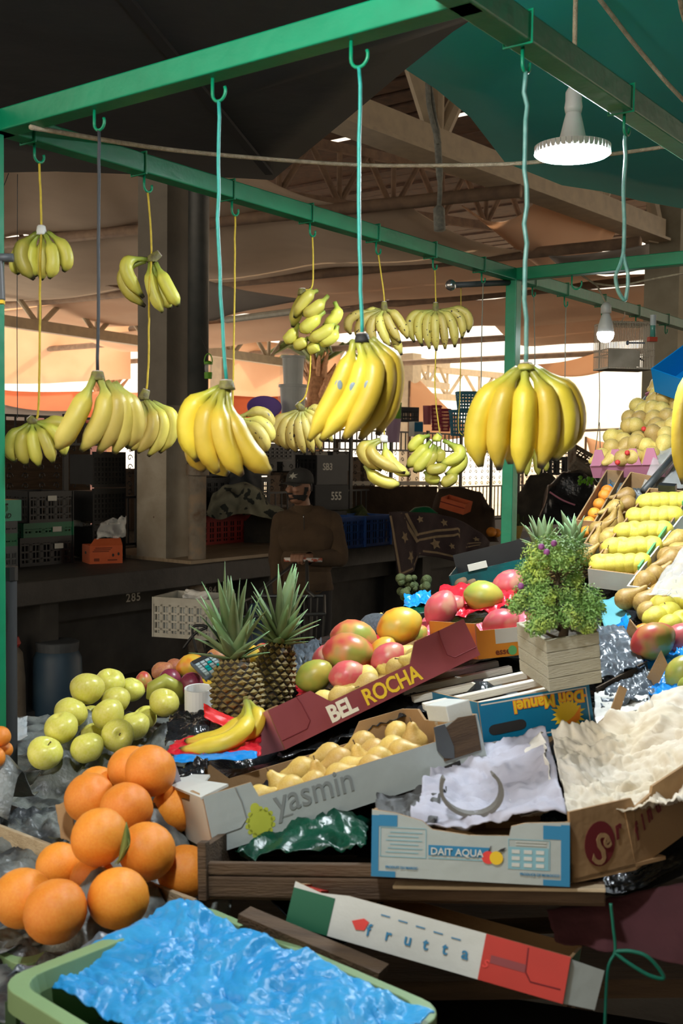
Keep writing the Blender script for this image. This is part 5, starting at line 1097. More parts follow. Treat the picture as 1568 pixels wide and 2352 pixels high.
for q_ in (((1292, 1450, 0), (1250, 1425, -.01), (1222, 1402, -.02)), ((1296, 1440, 0), (1330, 1420, .01), (1370, 1400, .02)), ((1278, 1385, 0), (1220, 1370, 0), (1190, 1360, .01)), ((1276, 1350, 0), (1330, 1350, .02), (1350, 1380, .03)), ((1290, 1470, 0), (1262, 1458, -.01), (1240, 1448, -.02)), ((1284, 1320, 0), (1320, 1290, .0), (1335, 1275, .01)), ((1296, 1460, 0), (1318, 1476, .0), (1325, 1490, .0))):
    MB().tube([tp_(*p) for p in q_], [.004, .003, .0015], 6).build('branch', 'bonsai_bark', bt, smooth=True, local=False)
q = random.Random(11); fol = MB()
CL = [(1275, 1262, 42, 0), (1238, 1278, 38, -.02), (1318, 1275, 38, .02), (1215, 1312, 30, .0), (1290, 1285, 30, -.03), (1238, 1328, 24, -.02), (1322, 1330, 18, .02), (1212, 1372, 36, 0), (1185, 1388, 22, .01), (1252, 1370, 36, -.03), (1310, 1358, 36, .01), (1350, 1378, 36, .02), (1372, 1398, 20, .02), (1310, 1412, 30, -.04), (1250, 1412, 34, -.04), (1230, 1438, 24, -.03), (1345, 1418, 34, -.01), (1252, 1424, 26, -.05), (1348, 1432, 22, -.02)]
for (x, y, r, dd) in CL:
    c = tp_(x, y, dd); R = r * dtr / F
    for k in range(int(26 * r / 30 * 30)):
        v = V3((q.gauss(0, 1), q.gauss(0, 1), q.gauss(0, 1))).normalized(); p = c + v * R * (q.uniform(.45, 1.12)) * V3((1, 1, .85)).length / 1.65
        nn = (v + V3((q.uniform(-.8, .8), q.uniform(-.8, .8), q.uniform(-.2, 1)))).normalized(); s_ = q.uniform(.002, .0042)
        t1 = nn.orthogonal().normalized(); t1 = Matrix.Rotation(q.uniform(0, 6), 3, nn) @ t1; t2 = nn.cross(t1)
        fol.add([p - t1 * s_, p - t2 * s_ * .45 + nn * s_ * .2, p + t1 * s_ + nn * s_ * .3, p + t2 * s_ * .45 + nn * s_ * .2], [(0, 1, 2, 3)])
fol.build('foliage', 'bonsai_leaf', bt, local=False, kind='stuff')
for x, y in ((1272, 1248), (1196, 1346), (1243, 1256), (1255, 1268)): MB().ell(tp_(x, y, -.05), .006, 8, 6).build('flower', 'flower_purple', bt, smooth=True, local=False)
sup(1240, 1560, 2.3); sup(1360, 1590, 2.05)
# ------------------------------------------------------------ paper filled cartons at lower right
Ma = p3((852, 2012, 1.53), (1308, 2037, 1.49), (880, 1905, 1.83)); L = (P(852, 2012, 1.53) - P(1308, 2037, 1.49)).length; H = .092
fo = [(0, 0), (L, 0), (L, H * .94), (L * .78, H * .9), (L * .71, H * .84), (L * .7, H * .7), (L * .5, H * .68), (L * .31, H * .74), (L * .26, H * .86), (L * .12, H * .96), (0, H)]
da = carton('fruit_box', 'small white and blue printed carton front with crumpled paper', Ma, L, .3, H, 'kraft', 'card_grey', fo, back=rect(L, H * .25), end=[(0, 0), (.291, 0), (.291, H * .95), (.26, H * .95), (.22, H * .3), (0, H * .25)], end2=[(0, 0), (.291, 0), (.291, H * .25), (.04, H * .3), (.02, H * .9), (0, H * .9)], m_end='card_blue')
y = -.0007
flat(da, 'blue_print', 0, 0, .01, H * .92, 'ink_blue', y); flat(da, 'blue_print', .01, H * .76, .036, H * .93, 'ink_blue', y); flat(da, 'blue_print', .01, 0, .034, .008, 'ink_blue', y)
flat(da, 'blue_print', L - .012, 0, L, H * .9, 'ink_blue', y); flat(da, 'blue_print', L - .036, H * .68, L - .012, H * .88, 'ink_blue', y); flat(da, 'blue_print', L - .036, 0, L - .012, .008, 'ink_blue', y)
for x0, z0, x1, z1 in ((.012, .028, .076, .068), (.19, .02, .246, .06)):
    for q_ in ((x0, z0, x1, z0 + .001), (x0, z1, x1, z1 + .001), (x0, z0, x0 + .001, z1), (x1, z0, x1 + .001, z1)): flat(da, 'frame_line', *q_, 'ink_pale_blue', y)
for k in range(6): flat(da, 'fine_print', .02 + (k % 3) * .003, .034 + k * .0055, .066 + (k % 2) * .005, .0352 + k * .0055, 'ink_pale_blue', y)
flat(da, 'table_print', .191, .021, .245, .05, 'ink_pale_blue', y)
for i in range(3):
    for j in range(3): flat(da, 'table_cell', .195 + i * .0165, .0235 + j * .009, .206 + i * .0165, .0285 + j * .009, 'card_white', y - .0006)
for k in range(2): flat(da, 'fine_print', .2, .053 + k * .004, .242, .054 + k * .004, 'card_white', y - .0006)
flat(da, 'name_band', .08, .033, .165, .047, 'ink_blue', y); flat(da, 'frame_line', .08, .0285, .165, .0298, 'ink_pale_blue', y)
text(da, 'DAIT AQUA', .0135, T((.083, -.0018, .0345)), 'card_white', bold=.0002, sx=1.0)
disc(da, 'apple_print', .163, .034, .0088, 'ink_red', -.0015); disc(da, 'apple_print', .174, .034, .0092, 'ink_yellow', -.0021)
MB().prism([(.163, .043), (.166, .05), (.167, .05), (.1645, .043)], .0005, T((0, -.002, 0))).build('stalk_print', 'ink_dark', da); MB().prism([(.176, .043), (.18, .0465), (.187, .049), (.183, .043)], .0005, T((0, -.002, 0))).build('leaf_print', 'ink_dark', da)
for x0, tx in ((.014, 'PRODUIT DU MAROC'), (.2, 'PRODUCE OF MOROCCO')): text(da, tx, .0046, T((x0 + .006, -.0015, .0125)), 'ink_blue', bold=.0001)
crumple('lining_paper', 'lilac white crumpled paper lining the white and blue carton', 'paper', [P(1000, 1730, 2.0), P(1255, 1685, 2.0), P(1304, 1885, 1.52), P(940, 1925, 1.54)], 'paper_lilac', 60, 60, .016, 16, 5, .02, sag=.03)
crumple('lining_paper', 'lining sheet coloured dark for the shade below the white pear carton', 'paper', [P(870, 1830, 1.9), P(1040, 1780, 1.93), P(1000, 1915, 1.535), P(862, 1890, 1.54)], 'paper_dark', 40, 40, .014, 20, 6, .02, sag=.02)  # shade under the pear carton is put into the dark paper colour
crumple('lining_paper', 'torn white paper sheet standing right of the blue carton', 'paper', [P(1150, 1790, 1.9), P(1250, 1685, 1.92), P(1290, 1860, 1.62), P(1200, 1880, 1.65)], 'paper_white', 40, 40, .014, 14, 7, .03, sag=.03)
rg = thing('strap_ring', 'dark grey strap loop standing on the lilac paper', 'strap', P(1080, 1812, 1.585)); c = P(1080, 1812, 1.585); b = MB()
pts = [c + RIGHT * .04 * math.cos(a) * 1.05 + UP * .036 * math.sin(a) + BACK * .012 * math.cos(a * 1.0) for a in [math.radians(-205 + k * 12.5) for k in range(21)]]
vs = []; 
for p in pts:
    dv = (p - c).normalized(); vs += [p - dv * .0012 - BACK * .012, p + dv * .0012 - BACK * .012, p + dv * .0035 + BACK * .012, p - dv * .002 + BACK * .012]
n = len(pts); b.add(vs, [(i * 4 + k, i * 4 + (k + 1) % 4, (i + 1) * 4 + (k + 1) % 4, (i + 1) * 4 + k) for i in range(n - 1) for k in range(4)] + [(0, 1, 2, 3), tuple((n - 1) * 4 + k for k in (3, 2, 1, 0))]); b.build('band', 'strap_grey', rg, smooth=False, local=False)
Mk = p3((1316, 2028, 1.5), (1460, 1992, 1.56), (1340, 1900, 1.8)); L1 = (P(1316, 2028, 1.5) - P(1460, 1992, 1.56)).length; H = .088
sk = thing('brown_carton', 'brown carton with dark red round emblem, lower right', 'carton', Mk)
panel(sk, 'front_panel', [(0, 0), (L1, -.004), (L1 + .004, H), (L1 - .002, H * 1.12), (0, H * 1.1)], T((0, 0, 0)), 'kraft', 'kraft')
bend = T((L1, 0, 0)) @ RZ(.14) @ Matrix.Rotation(-.20, 4, 'Y'); panel(sk, 'side_panel', [(0, -.004), (.16, .0), (.16, H * 1.1), (.07, H * 1.08), (.065, H * .98), (.01, H * .9), (0, H * 1.0)], bend, 'kraft', 'kraft')
MB().box((L1 / 2 + .03, .15, .003), (L1 + .06, .3, .005)).build('base', 'kraft', sk); panel(sk, 'back_panel', rect(L1 + .1, H * .4), T((-.02, .3, 0)), 'kraft', 'kraft'); MB().box((.002, .15, H * .14), (.004, .3, H * .28)).build('end_panel', 'kraft', sk)
disc(sk, 'round_emblem', .052, .045, .031, 'ink_maroon', -.0012, 26, .92)
text(sk, 'S', .062, T((.032, -.0022, .023)) @ Matrix.Rotation(.35, 4, 'Y'), 'kraft', bold=.0005, sx=1.0); text(sk, 'e', .03, T((.06, -.0024, .036)) @ Matrix.Rotation(-.3, 4, 'Y'), 'kraft', bold=.0008)
for k, (ch, x, z) in enumerate((('r', .083, .046),)): text(sk, ch, .036, T((x, -.0016, z)) @ Matrix.Rotation(-.3, 4, 'Y'), 'ink_maroon', shear=.3, bold=.0016, sx=.8)
for k, (ch, x, z) in enumerate((('f', .012, .048), ('i', .03, .056), ('n', .044, .062), ('d', .066, .066))): text(sk, ch, .034, bend @ T((x, -.0016, z - .012)) @ Matrix.Rotation(-.22, 4, 'Y'), 'ink_maroon', shear=.3, bold=.0014, sx=.7)
SUP += [Mk @ V3((x, y_, 0)) for x, y_ in ((0, 0), (.12, 0), (.12, .28), (0, .28))]
crumple('lining_paper', 'large cream crumpled paper filling the brown carton at right', 'paper', [P(1268, 1690, 1.95), P(1600, 1600, 2.0), P(1600, 1850, 1.55), P(1310, 1905, 1.55)], 'paper_cream', 100, 100, .016, 25, 9, .02, sag=.04)
crumple('lining_paper', 'raised cream paper fold at the right edge above the cream sheet', 'paper', [P(1440, 1640, 2.02), P(1620, 1580, 2.02), P(1600, 1740, 1.8), P(1430, 1760, 1.85)], 'paper_cream', 40, 40, .014, 15, 12, .04, sag=-.03)
crumple('paper_sheet', 'white paper sheet right of the blue carton', 'paper', [P(1365, 1600, 2.2), P(1490, 1590, 2.2), P(1480, 1640, 2.06), P(1368, 1680, 2.0)], 'paper_white', 30, 24, .008, 24, 3, .03)
cf = thing('card_scrap', 'torn brown card strip on the white paper', 'card', P(1420, 1660, 1.98)); MB().prism([(0, 0), (.05, .012), (.1, .05), (.09, .062), (.045, .03), (0, .018)], .004, frame(P(1378, 1690, 1.96), P(1470, 1640, 2.0), P(1385, 1680, 2.1))).build('scrap', 'kraft', cf, local=False)
cf = thing('card_scrap', 'brown carton rim strip above the cream paper', 'card', P(1490, 1650, 2.0)); MB().bar(P(1440, 1668, 2.0), P(1530, 1622, 2.04), .004, .026).build('scrap', 'kraft', cf, local=False)
# ------------------------------------------------------------ foil trays, blue film and mangoes right of the planter
crumple('plastic_tray', 'dark crinkled tray insert behind the planter', 'tray', [P(1300, 1470, 2.55), P(1430, 1440, 2.55), P(1480, 1530, 2.3), P(1375, 1580, 2.22)], 'tray_foil', 50, 50, .014, 28, 3, .03)
crumple('plastic_tray', 'nearer dark crinkled tray insert right of the planter', 'tray', [P(1390, 1560, 2.35), P(1480, 1530, 2.35), P(1515, 1620, 2.12), P(1385, 1640, 2.1)], 'tray_foil', 50, 50, .016, 28, 4, .03)
ob = thing('tray_edge', 'long thin card edge of the tray between the two dark inserts', 'card', P(1400, 1580, 2.25)); MB().bar(P(1370, 1590, 2.2), P(1485, 1528, 2.32), .004, .02).build('edge', 'wood_dark', ob, local=False)
ob = thing('tray_edge', 'green white tray edge right of the nearer dark insert', 'card', P(1500, 1580, 2.25)); MB().bar(P(1455, 1505, 2.45), P(1530, 1612, 2.15), .006, .022).build('edge', 'card_white', ob, local=False)
crumple('teal_card', 'folded pale teal card behind the dark tray inserts', 'card', [P(1370, 1385, 2.85), P(1415, 1370, 2.85), P(1450, 1420, 2.7), P(1395, 1465, 2.62)], 'card_teal', 10, 10, .006, 10, 3, .01)
crumple('blue_film', 'bright blue film around the mangoes at the right edge', 'film', [P(1480, 1520, 2.4), P(1600, 1480, 2.4), P(1600, 1610, 2.1), P(1495, 1610, 2.15)], 'film_blue', 50, 50, .016, 26, 5, .03)
crumple('blue_film', 'strip of blue film left of the red blushed mango', 'film', [P(1405, 1455, 2.6), P(1440, 1410, 2.6), P(1480, 1500, 2.45), P(1440, 1480, 2.5)], 'film_blue', 20, 20, .01, 30, 6, .04)
for px, py, r, d, a, m, lb in ((1500, 1472, 54, 2.35, 20, 'mango_red', 'big red blushed mango near the right edge'), (1472, 1460, 30, 2.5, 60, 'mango_yellow', 'yellow mango behind the red blushed one'), (1568, 1470, 50, 2.4, 20, 'mango_pink', 'pink mango cut by the right edge'), (1566, 1545, 46, 2.2, 50, 'mango_green', 'green mango at the right edge on blue film'), (1590, 1575, 34, 2.14, 0, 'mango_green', 'second green mango cut by the right edge')):
    R = r * d / F; fruit('mango', m, orient(P(px, py, d), a, 0, 20), R, lb, 'mangoes at the right edge'); SUP.append(P(px, py, d) - Z * R)
sup(1480, 1620, 2.15); sup(1390, 1590, 2.25); sup(1400, 1500, 2.6); sup(1600, 1640, 2.1)
kb = thing('carton_corner', 'brown carton corner left of the red blushed mango', 'card', P(1440, 1430, 2.5)); MB().prism([(0, 0), (.05, -.02), (.05, .03), (.015, .05)], .004, frame(P(1432, 1470, 2.5), P(1470, 1480, 2.44), P(1450, 1450, 2.7))).build('flap', 'kraft', kb, local=False)
kb = thing('carton_corner', 'brown carton corner beside the green mango', 'card', P(1520, 1550, 2.2)); MB().prism([(0, 0), (.05, .03), (.055, .06), (.0, .03)], .004, frame(P(1505, 1585, 2.2), P(1545, 1560, 2.2), P(1510, 1570, 2.4))).build('flap', 'kraft', kb, local=False)
# ------------------------------------------------------------ sloping rack of trays at right
def rack_tray(label, a0, a1, a2, H, m_out, m_in, fr=(0, 1)):
    M = frame_y(P(*a0), P(*a1), P(*a2)); L = abs((M.inverted() @ P(*a1)).x); D = (P(*a2) - P(*a0)).length
    o = carton('tray_carton', label, M, L, D, H, m_in, m_out, rect(L, H), rect(L, H), rect(D - .01, H), m_end=m_out); return o, M, L, D
TO, Mo, Lo_, Do = rack_tray('narrow carton of oranges at the left of the sloping rack', (1322, 1238, 3.25), (1352, 1268, 3.15), (1392, 1118, 3.65), .06, 'kraft', 'kraft')
TB, Mb1, Lb1, Db1 = rack_tray('white carton of brown pears with green ornament, left of the yellow rows', (1335, 1290, 3.08), (1376, 1352, 2.95), (1442, 1122, 3.5), .06, 'card_white', 'kraft')
TL, Ml, Ll, Dl = rack_tray('carton of yellow apples lined up in five rows', (1352, 1348, 2.92), (1442, 1392, 2.8), (1492, 1158, 3.32), .055, 'card_white', 'kraft')
TC, Mc, Lc, Dc = rack_tray('white carton of brown pears with green ornament, right of the yellow rows', (1442, 1394, 2.78), (1520, 1440, 2.66), (1590, 1196, 3.2), .06, 'card_white', 'card_white')
TY, My, Ly, Dy = rack_tray('carton of yellow apples under clear film at the right edge', (1500, 1448, 2.64), (1600, 1490, 2.54), (1640, 1270, 3.0), .06, 'kraft', 'kraft')
for o, D_, m in ((TB, Db1, 'ink_pear'), (TC, Dc, 'ink_pear')):
    n = int(D_ / .035)
    for k in range(n):
        b = MB(); cy = .03 + k * .035
        for j in range(3): b.prism([(cy + .006 * math.cos(a) + .007 * math.cos(j * 2.1), .03 + .006 * math.sin(a) + .007 * math.sin(j * 2.1)) for a in [6.283 * t / 8 for t in range(8)]], .0004)
        b.v = [V3((-.0008 - v.y, v.x, v.z)) for v in b.v]; b.build('ornament', m, o)
MB().bar((Ll + .002, .02, .064), (Ll + .002, Dl * .55, .064), .006, .012).build('green_edge', 'ink_green', TL); MB().bar((Ll + .002, Dl * .8, .064), (Ll + .002, Dl, .064), .006, .012).build('green_edge', 'ink_green', TL)
b = MB(); text(TL, 'MIDA', .05, axes(V3((-.0015, Dl * .86, .012)), V3((0, -1, 0)), V3((1, 0, 0)), Z), 'ink_red', bold=.001)
MB().box((Ll * .5, Dl - .03, .075), (.05, .02, .02)).build('dark_clip', 'black_plastic', TL)
for r_ in range(5):
    for k in range(5):
        y_ = .045 + r_ * (Dl - .09) / 4.4; x_ = .02 + k * (Ll - .03) / 4.2
        c = Ml @ V3((x_, y_ + .008 * k, .046)); fruit('apple', 'lemon_skin', T(c) @ rotm(rnd.uniform(-.5, .5), rnd.uniform(-.5, .5), rnd.uniform(0, 6)), .033, 'small yellow apple, %s row up in the five row carton, %s' % (ORD[r_], from_left(k, 5)), 'yellow apples in the five row carton', stem=False, cat='apple')
in_tray(Mo, [(1346, 1222, 40), (1352, 1200, 20), (1364, 1180, 60), (1376, 1158, 20), (1388, 1138, 0), (1394, 1128, 0)], 'orange', 'orange_skin', 15, .035, lambda i, n: 'small orange in the narrow rack carton, %s' % from_left(i, n), 'oranges in the narrow rack carton', 3)
in_tray(Mb1, [(1352, 1270, 40), (1368, 1238, 70), (1390, 1250, 250), (1382, 1210, 30), (1404, 1195, 70), (1418, 1190, 85), (1402, 1170, 200), (1430, 1160, 200), (1428, 1140, 190), (1410, 1222, 40), (1384, 1290, 70), (1392, 1272, 260)], 'bosc', 'pear_bosc', 33, .05, lambda i, n: 'brown pear in the carton left of the yellow rows, %s' % from_left(i, n), 'brown pears left of the yellow rows', 3)
in_tray(Mc, [(1450, 1368, 30), (1470, 1345, 220), (1488, 1372, 50), (1490, 1330, 210), (1512, 1318, 40), (1522, 1350, 60), (1530, 1290, 200), (1548, 1272, 30), (1560, 1310, 200), (1570, 1262, 30), (1545, 1245, 200), (1500, 1395, 40)], 'bosc', 'pear_bosc', 42, .05, lambda i, n: 'brown pear in the carton right of the yellow rows, %s' % from_left(i, n), 'brown pears right of the yellow rows', 3)
in_tray(My, [(1505, 1420, 40), (1535, 1410, 20), (1540, 1440, 60), (1560, 1380, 20), (1570, 1430, 0), (1522, 1392, 0), (1550, 1352, 0), (1576, 1350, 0), (1590, 1390, 0)], 'apple', 'lemon_skin', 31, .045, lambda i, n: 'yellow apple under clear film at the right edge, %s' % from_left(i, n), 'yellow apples under clear film', 3)
crumple('clear_film', 'clear crinkled film over the yellow apples at the right edge', 'film', [My @ V3((-.02, Dy, .10)), My @ V3((Ly, Dy, .10)), My @ V3((Ly, 0, .095)), My @ V3((-.02, 0, .085))], 'film_soft', 40, 40, .012, 14, 3, .03)
# upper rack: pear pile in a pink edged tray
TP, Mu, Lu, Du = rack_tray('pink edged tray holding the big pile of yellow pears, upper right', (1362, 1098, 3.75), (1496, 1142, 3.5), (1512, 905, 4.15), .05, 'card_pink', 'card_grey')
q = random.Random(8); PP = []
for r_ in range(9):
    for k in range(5):
        y_ = .03 + r_ * (Du - .05) / 8.6; x_ = .025 + (k + .5 * (r_ % 2)) * (Lu - .05) / 4.6
        PP.append((x_ + q.uniform(-.008, .008), y_ + q.uniform(-.01, .01), .055 + q.uniform(0, .02)))
for i, (x_, y_, z_) in enumerate(PP):
    c = Mu @ V3((x_, y_, z_)); fruit('pear', 'pear_pale', orient(c, q.choice((200, 230, 20, 330, 250, 0)) + q.uniform(-25, 25), q.uniform(-20, 30), q.uniform(0, 360)), .04, 'yellow pear in the big pile, %s row up, %s' % (ORD[i // 5], from_left(i % 5, 5)), 'yellow pears in the big pile')
for r_, yy in ((0, .0), (1, Du)):
    for k in range(4):
        MB().prism([(-.03, 0), (.03, 0), (.012, .055), (-.012, .055)], .004, T((.035 + k * Lu / 4.2, yy - .004, .05)) @ Matrix.Rotation(-.5, 4, 'X')).build('pink_flap', 'card_pink', TP)
for px, py in ((1440, 1040), (1478, 985), (1418, 1062)): MB().ell(hit(px, py, Mu, .098), .009, 8, 5).build('red_sticker', 'ink_red', TP, local=False)
crumple('clear_film', 'grey wrapped carton side right of the pear pile', 'film', [P(1525, 985, 3.75), P(1600, 930, 3.9), P(1600, 1120, 3.4), P(1470, 1130, 3.4)], 'film_soft', 30, 30, .01, 12, 4, .02)
crumple('card_pile', 'layered torn card edges between the upper and lower rack', 'card', [P(1400, 1112, 3.6), P(1580, 1160, 3.3), P(1580, 1205, 3.2), P(1420, 1150, 3.45)], 'paper_grey', 40, 16, .02, 18, 6, .04)
crumple('blue_card', 'torn bright blue carton flap above the brown pears', 'card', [P(1375, 1108, 3.7), P(1412, 1104, 3.66), P(1462, 1148, 3.5), P(1400, 1150, 3.52)], 'card_bright_blue', 10, 10, .006, 10, 3, .03)
bm = MB().tube([P(1478, 1128, 3.35), P(1545, 1050, 3.5)], .012, 10).build('grey_tube', 'pipe_dark', smooth=True); tag(bm, 'dark tube lying along the upper rack at right', 'tube')
Mq = p3((1503, 900, 3.9), (1640, 950, 3.7), (1584, 772, 4.1)); bb = carton('blue_fruit_carton', 'bright blue carton leaning at the top of the rack, right edge', Mq, .3, .32, .1, 'card_bright_blue', 'card_bright_blue')
text(bb, 'Marlene', .045, axes(V3((-.0015, .26, .03)), V3((0, -1, 0)), V3((1, 0, 0)), Z) @ T((0, 0, 0)), 'label_white', shear=.3, sx=.8)
MB().box((-.001, .06, .055), (.004, .07, .026)).build('hand_hole', 'ink_dark', bb); MB().box((-.001, .24, .075), (.004, .05, .02)).build('hand_hole', 'ink_dark', bb)
for px, py in ((1486, 908), (1522, 905)):
    f_ = thing('pink_card', 'rounded pink card flap under the blue carton, %s' % ('left' if px < 1500 else 'right'), 'card', P(px, py, 4.05)); MB().prism([(-.03, -.02), (.01, -.03), (.04, .0), (.045, .03), (.0, .025)], .006, frame(P(px, py, 4.05), P(px + 40, py - 12, 4.0), P(px + 5, py - 30, 4.3)) @ Matrix.Rotation(.8, 4, 'X') @ Matrix.Diagonal((.55, .6, .55, 1))).build('flap', 'card_pink', f_, local=False)
# rack carcass under the trays
rk = thing('rack', 'dark wooden sloping rack under the trays at right', 'rack', V3((1.3, 2.9, 0)))
a0, a1, b0, b1 = P(1360, 1380, 2.9), P(1640, 1510, 2.5), P(1400, 1125, 3.9), P(1700, 1180, 3.5)
v = [p - Z * .06 for p in (a0, a1, b1, b0)]; dn = [V3((p.x, p.y, 0)) for p in v]
MB().add(v + [p - Z * .03 for p in v], [(0, 1, 2, 3), (7, 6, 5, 4), (0, 4, 5, 1), (1, 5, 6, 2), (2, 6, 7, 3), (3, 7, 4, 0)]).build('shelf', 'wood_dark', rk, local=False)
for p in v: MB().bar(p - Z * .05, V3((p.x, p.y, 0)), .05).build('leg', 'wood_dark', rk, local=False)
c0, c1, e0, e1 = P(1358, 1125, 3.85), P(1640, 1190, 3.4), P(1500, 890, 4.35), P(1720, 930, 4.0); v = [p - Z * .05 for p in (c0, c1, e1, e0)]
MB().add(v + [p - Z * .03 for p in v], [(0, 1, 2, 3), (7, 6, 5, 4), (0, 4, 5, 1), (1, 5, 6, 2), (2, 6, 7, 3), (3, 7, 4, 0)]).build('shelf', 'wood_dark', rk, local=False)
for p in v: MB().bar(p - Z * .05, V3((p.x, p.y, 0)), .05).build('leg', 'wood_dark', rk, local=False)
# ------------------------------------------------------------ wooden crate under the cartons, tricolour carton below
Mw = p3((460, 2046, 1.63), (1390, 2062, 1.52), (470, 1945, 1.95)); Lw = (P(460, 2046, 1.63) - P(1390, 2062, 1.52)).length
wc = thing('wooden_crate', 'long grimy wooden crate front under the cartons', 'crate', Mw)
MB().box((Lw * .5, .008, .006), (Lw, .016, .03)).build('board', 'wood_dark', wc, bevel=.002); MB().box((Lw * .45, .007, .032), (Lw * .9, .014, .018)).build('board', 'wood_dark', wc, bevel=.002)
MB().box((Lw * .75, -.012, .016), (Lw * .5, .03, .005)).build('board', 'wood_pale', wc, bevel=.001); MB().box((.006, .0, .03), (.014, .02, .085)).build('corner_post', 'wood_dark', wc, bevel=.002)
MB().box((.006, .16, .03), (.012, .3, .07)).build('end_board', 'wood_dark', wc)
for k in range(4): MB().box((Lw / 2, .06 + k * .085, -.012), (Lw, .07, .012)).build('base_slat', 'wood_dark', wc)
for x, y_ in ((0, 0), (Lw * .5, 0), (Lw, 0), (0, .3), (Lw, .3)): SUP.append(Mw @ V3((x, y_, -.02)))
Mf = p3((655, 2122, 1.52), (1292, 2306, 1.4), (700, 2080, 1.85)); Lf = (P(655, 2122, 1.52) - P(1292, 2306, 1.4)).length
fb = carton('fruit_carton', 'long low carton in green, white and red bands at the bottom', Mf, Lf, .28, .055, 'kraft', 'card_white', [(0, 0), (Lf, 0), (Lf, .058), (.08, .058), (.04, .052), (0, .058)], m_end='card_green')
flat(fb, 'green_band', 0, 0, .062, .05, 'card_green', -.0008); flat(fb, 'red_band', Lf * .71, 0, Lf, .058, 'card_red', -.0008)
for k, ch in enumerate('frutta'): text(fb, ch, .022, T((.115 + k * .0265, -.0014, .015 + .001 * k)), 'ink_blue', bold=.0004)
text(fb, 's', .022, T((.276, -.0014, .017)), 'ink_red', bold=.0002, shear=.3)
MB().prism([(.092, .028), (.1, .018), (.112, .02), (.116, .032), (.108, .035)], .0005, T((0, -.0014, 0))).build('melon_print', 'ink_red', fb)
groove(fb, [(Lf - .055, .055), (Lf - .053, .025), (Lf - .045, .015), (Lf - .006, .016)]); flat(fb, 'dark_print', Lf * .74, .024, Lf * .86, .034, 'card_maroon', -.0014)
for k in range(5): flat(fb, 'small_print', .13 + k * .025, .045 - .001 * k, .143 + k * .025, .0465 - .001 * k, 'ink_blue', -.0014)
MB().prism([(0, 0), (.05, .0), (.055, .05), (.0, .055)], .004, T((Lf - .002, .004, 0)) @ RZ(.6)).build('end_flap', 'card_grey', fb)
MB().box((.015, .06, .05), (.03, .05, .004)).build('red_corner', 'card_red', fb)
ww = thing('wooden_batten', 'mouldy green wooden slat below the tricolour carton', 'slat', P(700, 2160, 1.42)); MB().bar(P(560, 2100, 1.5), P(880, 2235, 1.4), .03, .012).build('slat', 'wood_dark', ww, local=False)
cl2 = crumple('plum_cloth', 'dark plum cloth hanging under the brown carton at right', 'cloth', [P(1250, 2080, 1.62), P(1600, 2010, 1.6), P(1600, 2200, 1.5), P(1270, 2150, 1.56)], 'plum_cloth', 30, 20, .02, 8, 4, .04, out=V3((0, -1, 0)))
cord('green_twine', 'green twine hanging with a loose loop at lower right', [P(1402, 2075, 1.46), P(1408, 2130, 1.46), P(1412, 2185, 1.46), P(1395, 2230, 1.46), P(1388, 2370, 1.46)], .0022, 'twine_green', 'twine')
cord('green_twine', 'loose knotted end of the green twine at lower right', [P(1412, 2185, 1.46), P(1450, 2185, 1.455), P(1490, 2200, 1.45), P(1524, 2245, 1.45), P(1490, 2240, 1.45), P(1440, 2210, 1.455), P(1412, 2188, 1.46)], .0028, 'twine_green', 'twine')
# ------------------------------------------------------------ black sheet added to carry the display and blacken its shaded gaps, and the trestle table
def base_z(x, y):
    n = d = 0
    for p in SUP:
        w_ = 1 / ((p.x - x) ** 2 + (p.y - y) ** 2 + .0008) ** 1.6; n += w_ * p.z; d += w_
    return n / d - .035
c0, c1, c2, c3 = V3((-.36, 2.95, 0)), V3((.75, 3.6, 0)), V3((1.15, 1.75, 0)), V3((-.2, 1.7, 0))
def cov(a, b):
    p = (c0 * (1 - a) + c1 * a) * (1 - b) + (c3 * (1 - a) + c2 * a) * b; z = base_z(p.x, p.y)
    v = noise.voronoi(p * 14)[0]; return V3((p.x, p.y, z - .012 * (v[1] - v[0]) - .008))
tag(MB().grid(cov, 60, 50).build('added_black_sheet', 'film_black', smooth=True, solid=.002), 'black plastic sheet added under the fruit display, blackening the shaded gaps', 'sheet')
tb_ = thing('trestle_table', 'dark trestle table under the fruit display', 'table', V3((0, 2.2, 0)))
for k in range(7):
    a = V3((-.72, 2.7, .98)) + V3((.05, -.17, 0)) * k; b = V3((.6, 3.3, .98)) + V3((.05, -.26, 0)) * k
    MB().bar(a, b, .15, .03).build('plank', 'wood_dark', tb_, local=False)
for x, y_ in ((-.6, 2.6), (.7, 3.1), (.95, 1.95), (-.35, 1.75)): MB().box((x, y_, .48), (.06, .06, .96)).build('leg', 'wood_dark', tb_, local=False)
for x, y_, lb in ((-.2, 1.42, 'stack of black plastic crates under the sage crates, left'), (.3, 1.52, 'stack of black plastic crates under the tricolour carton')):
    st_ = thing('crate_stack', lb, 'crates', V3((x, y_, 0)))
    for k in range(4): MB().box((0, 0, .115 + k * .235), (.5, .36, .225), Matrix.Rotation(-.45 + .05 * k, 3, 'Z')).build('crate', 'black_plastic', st_, bevel=.01)
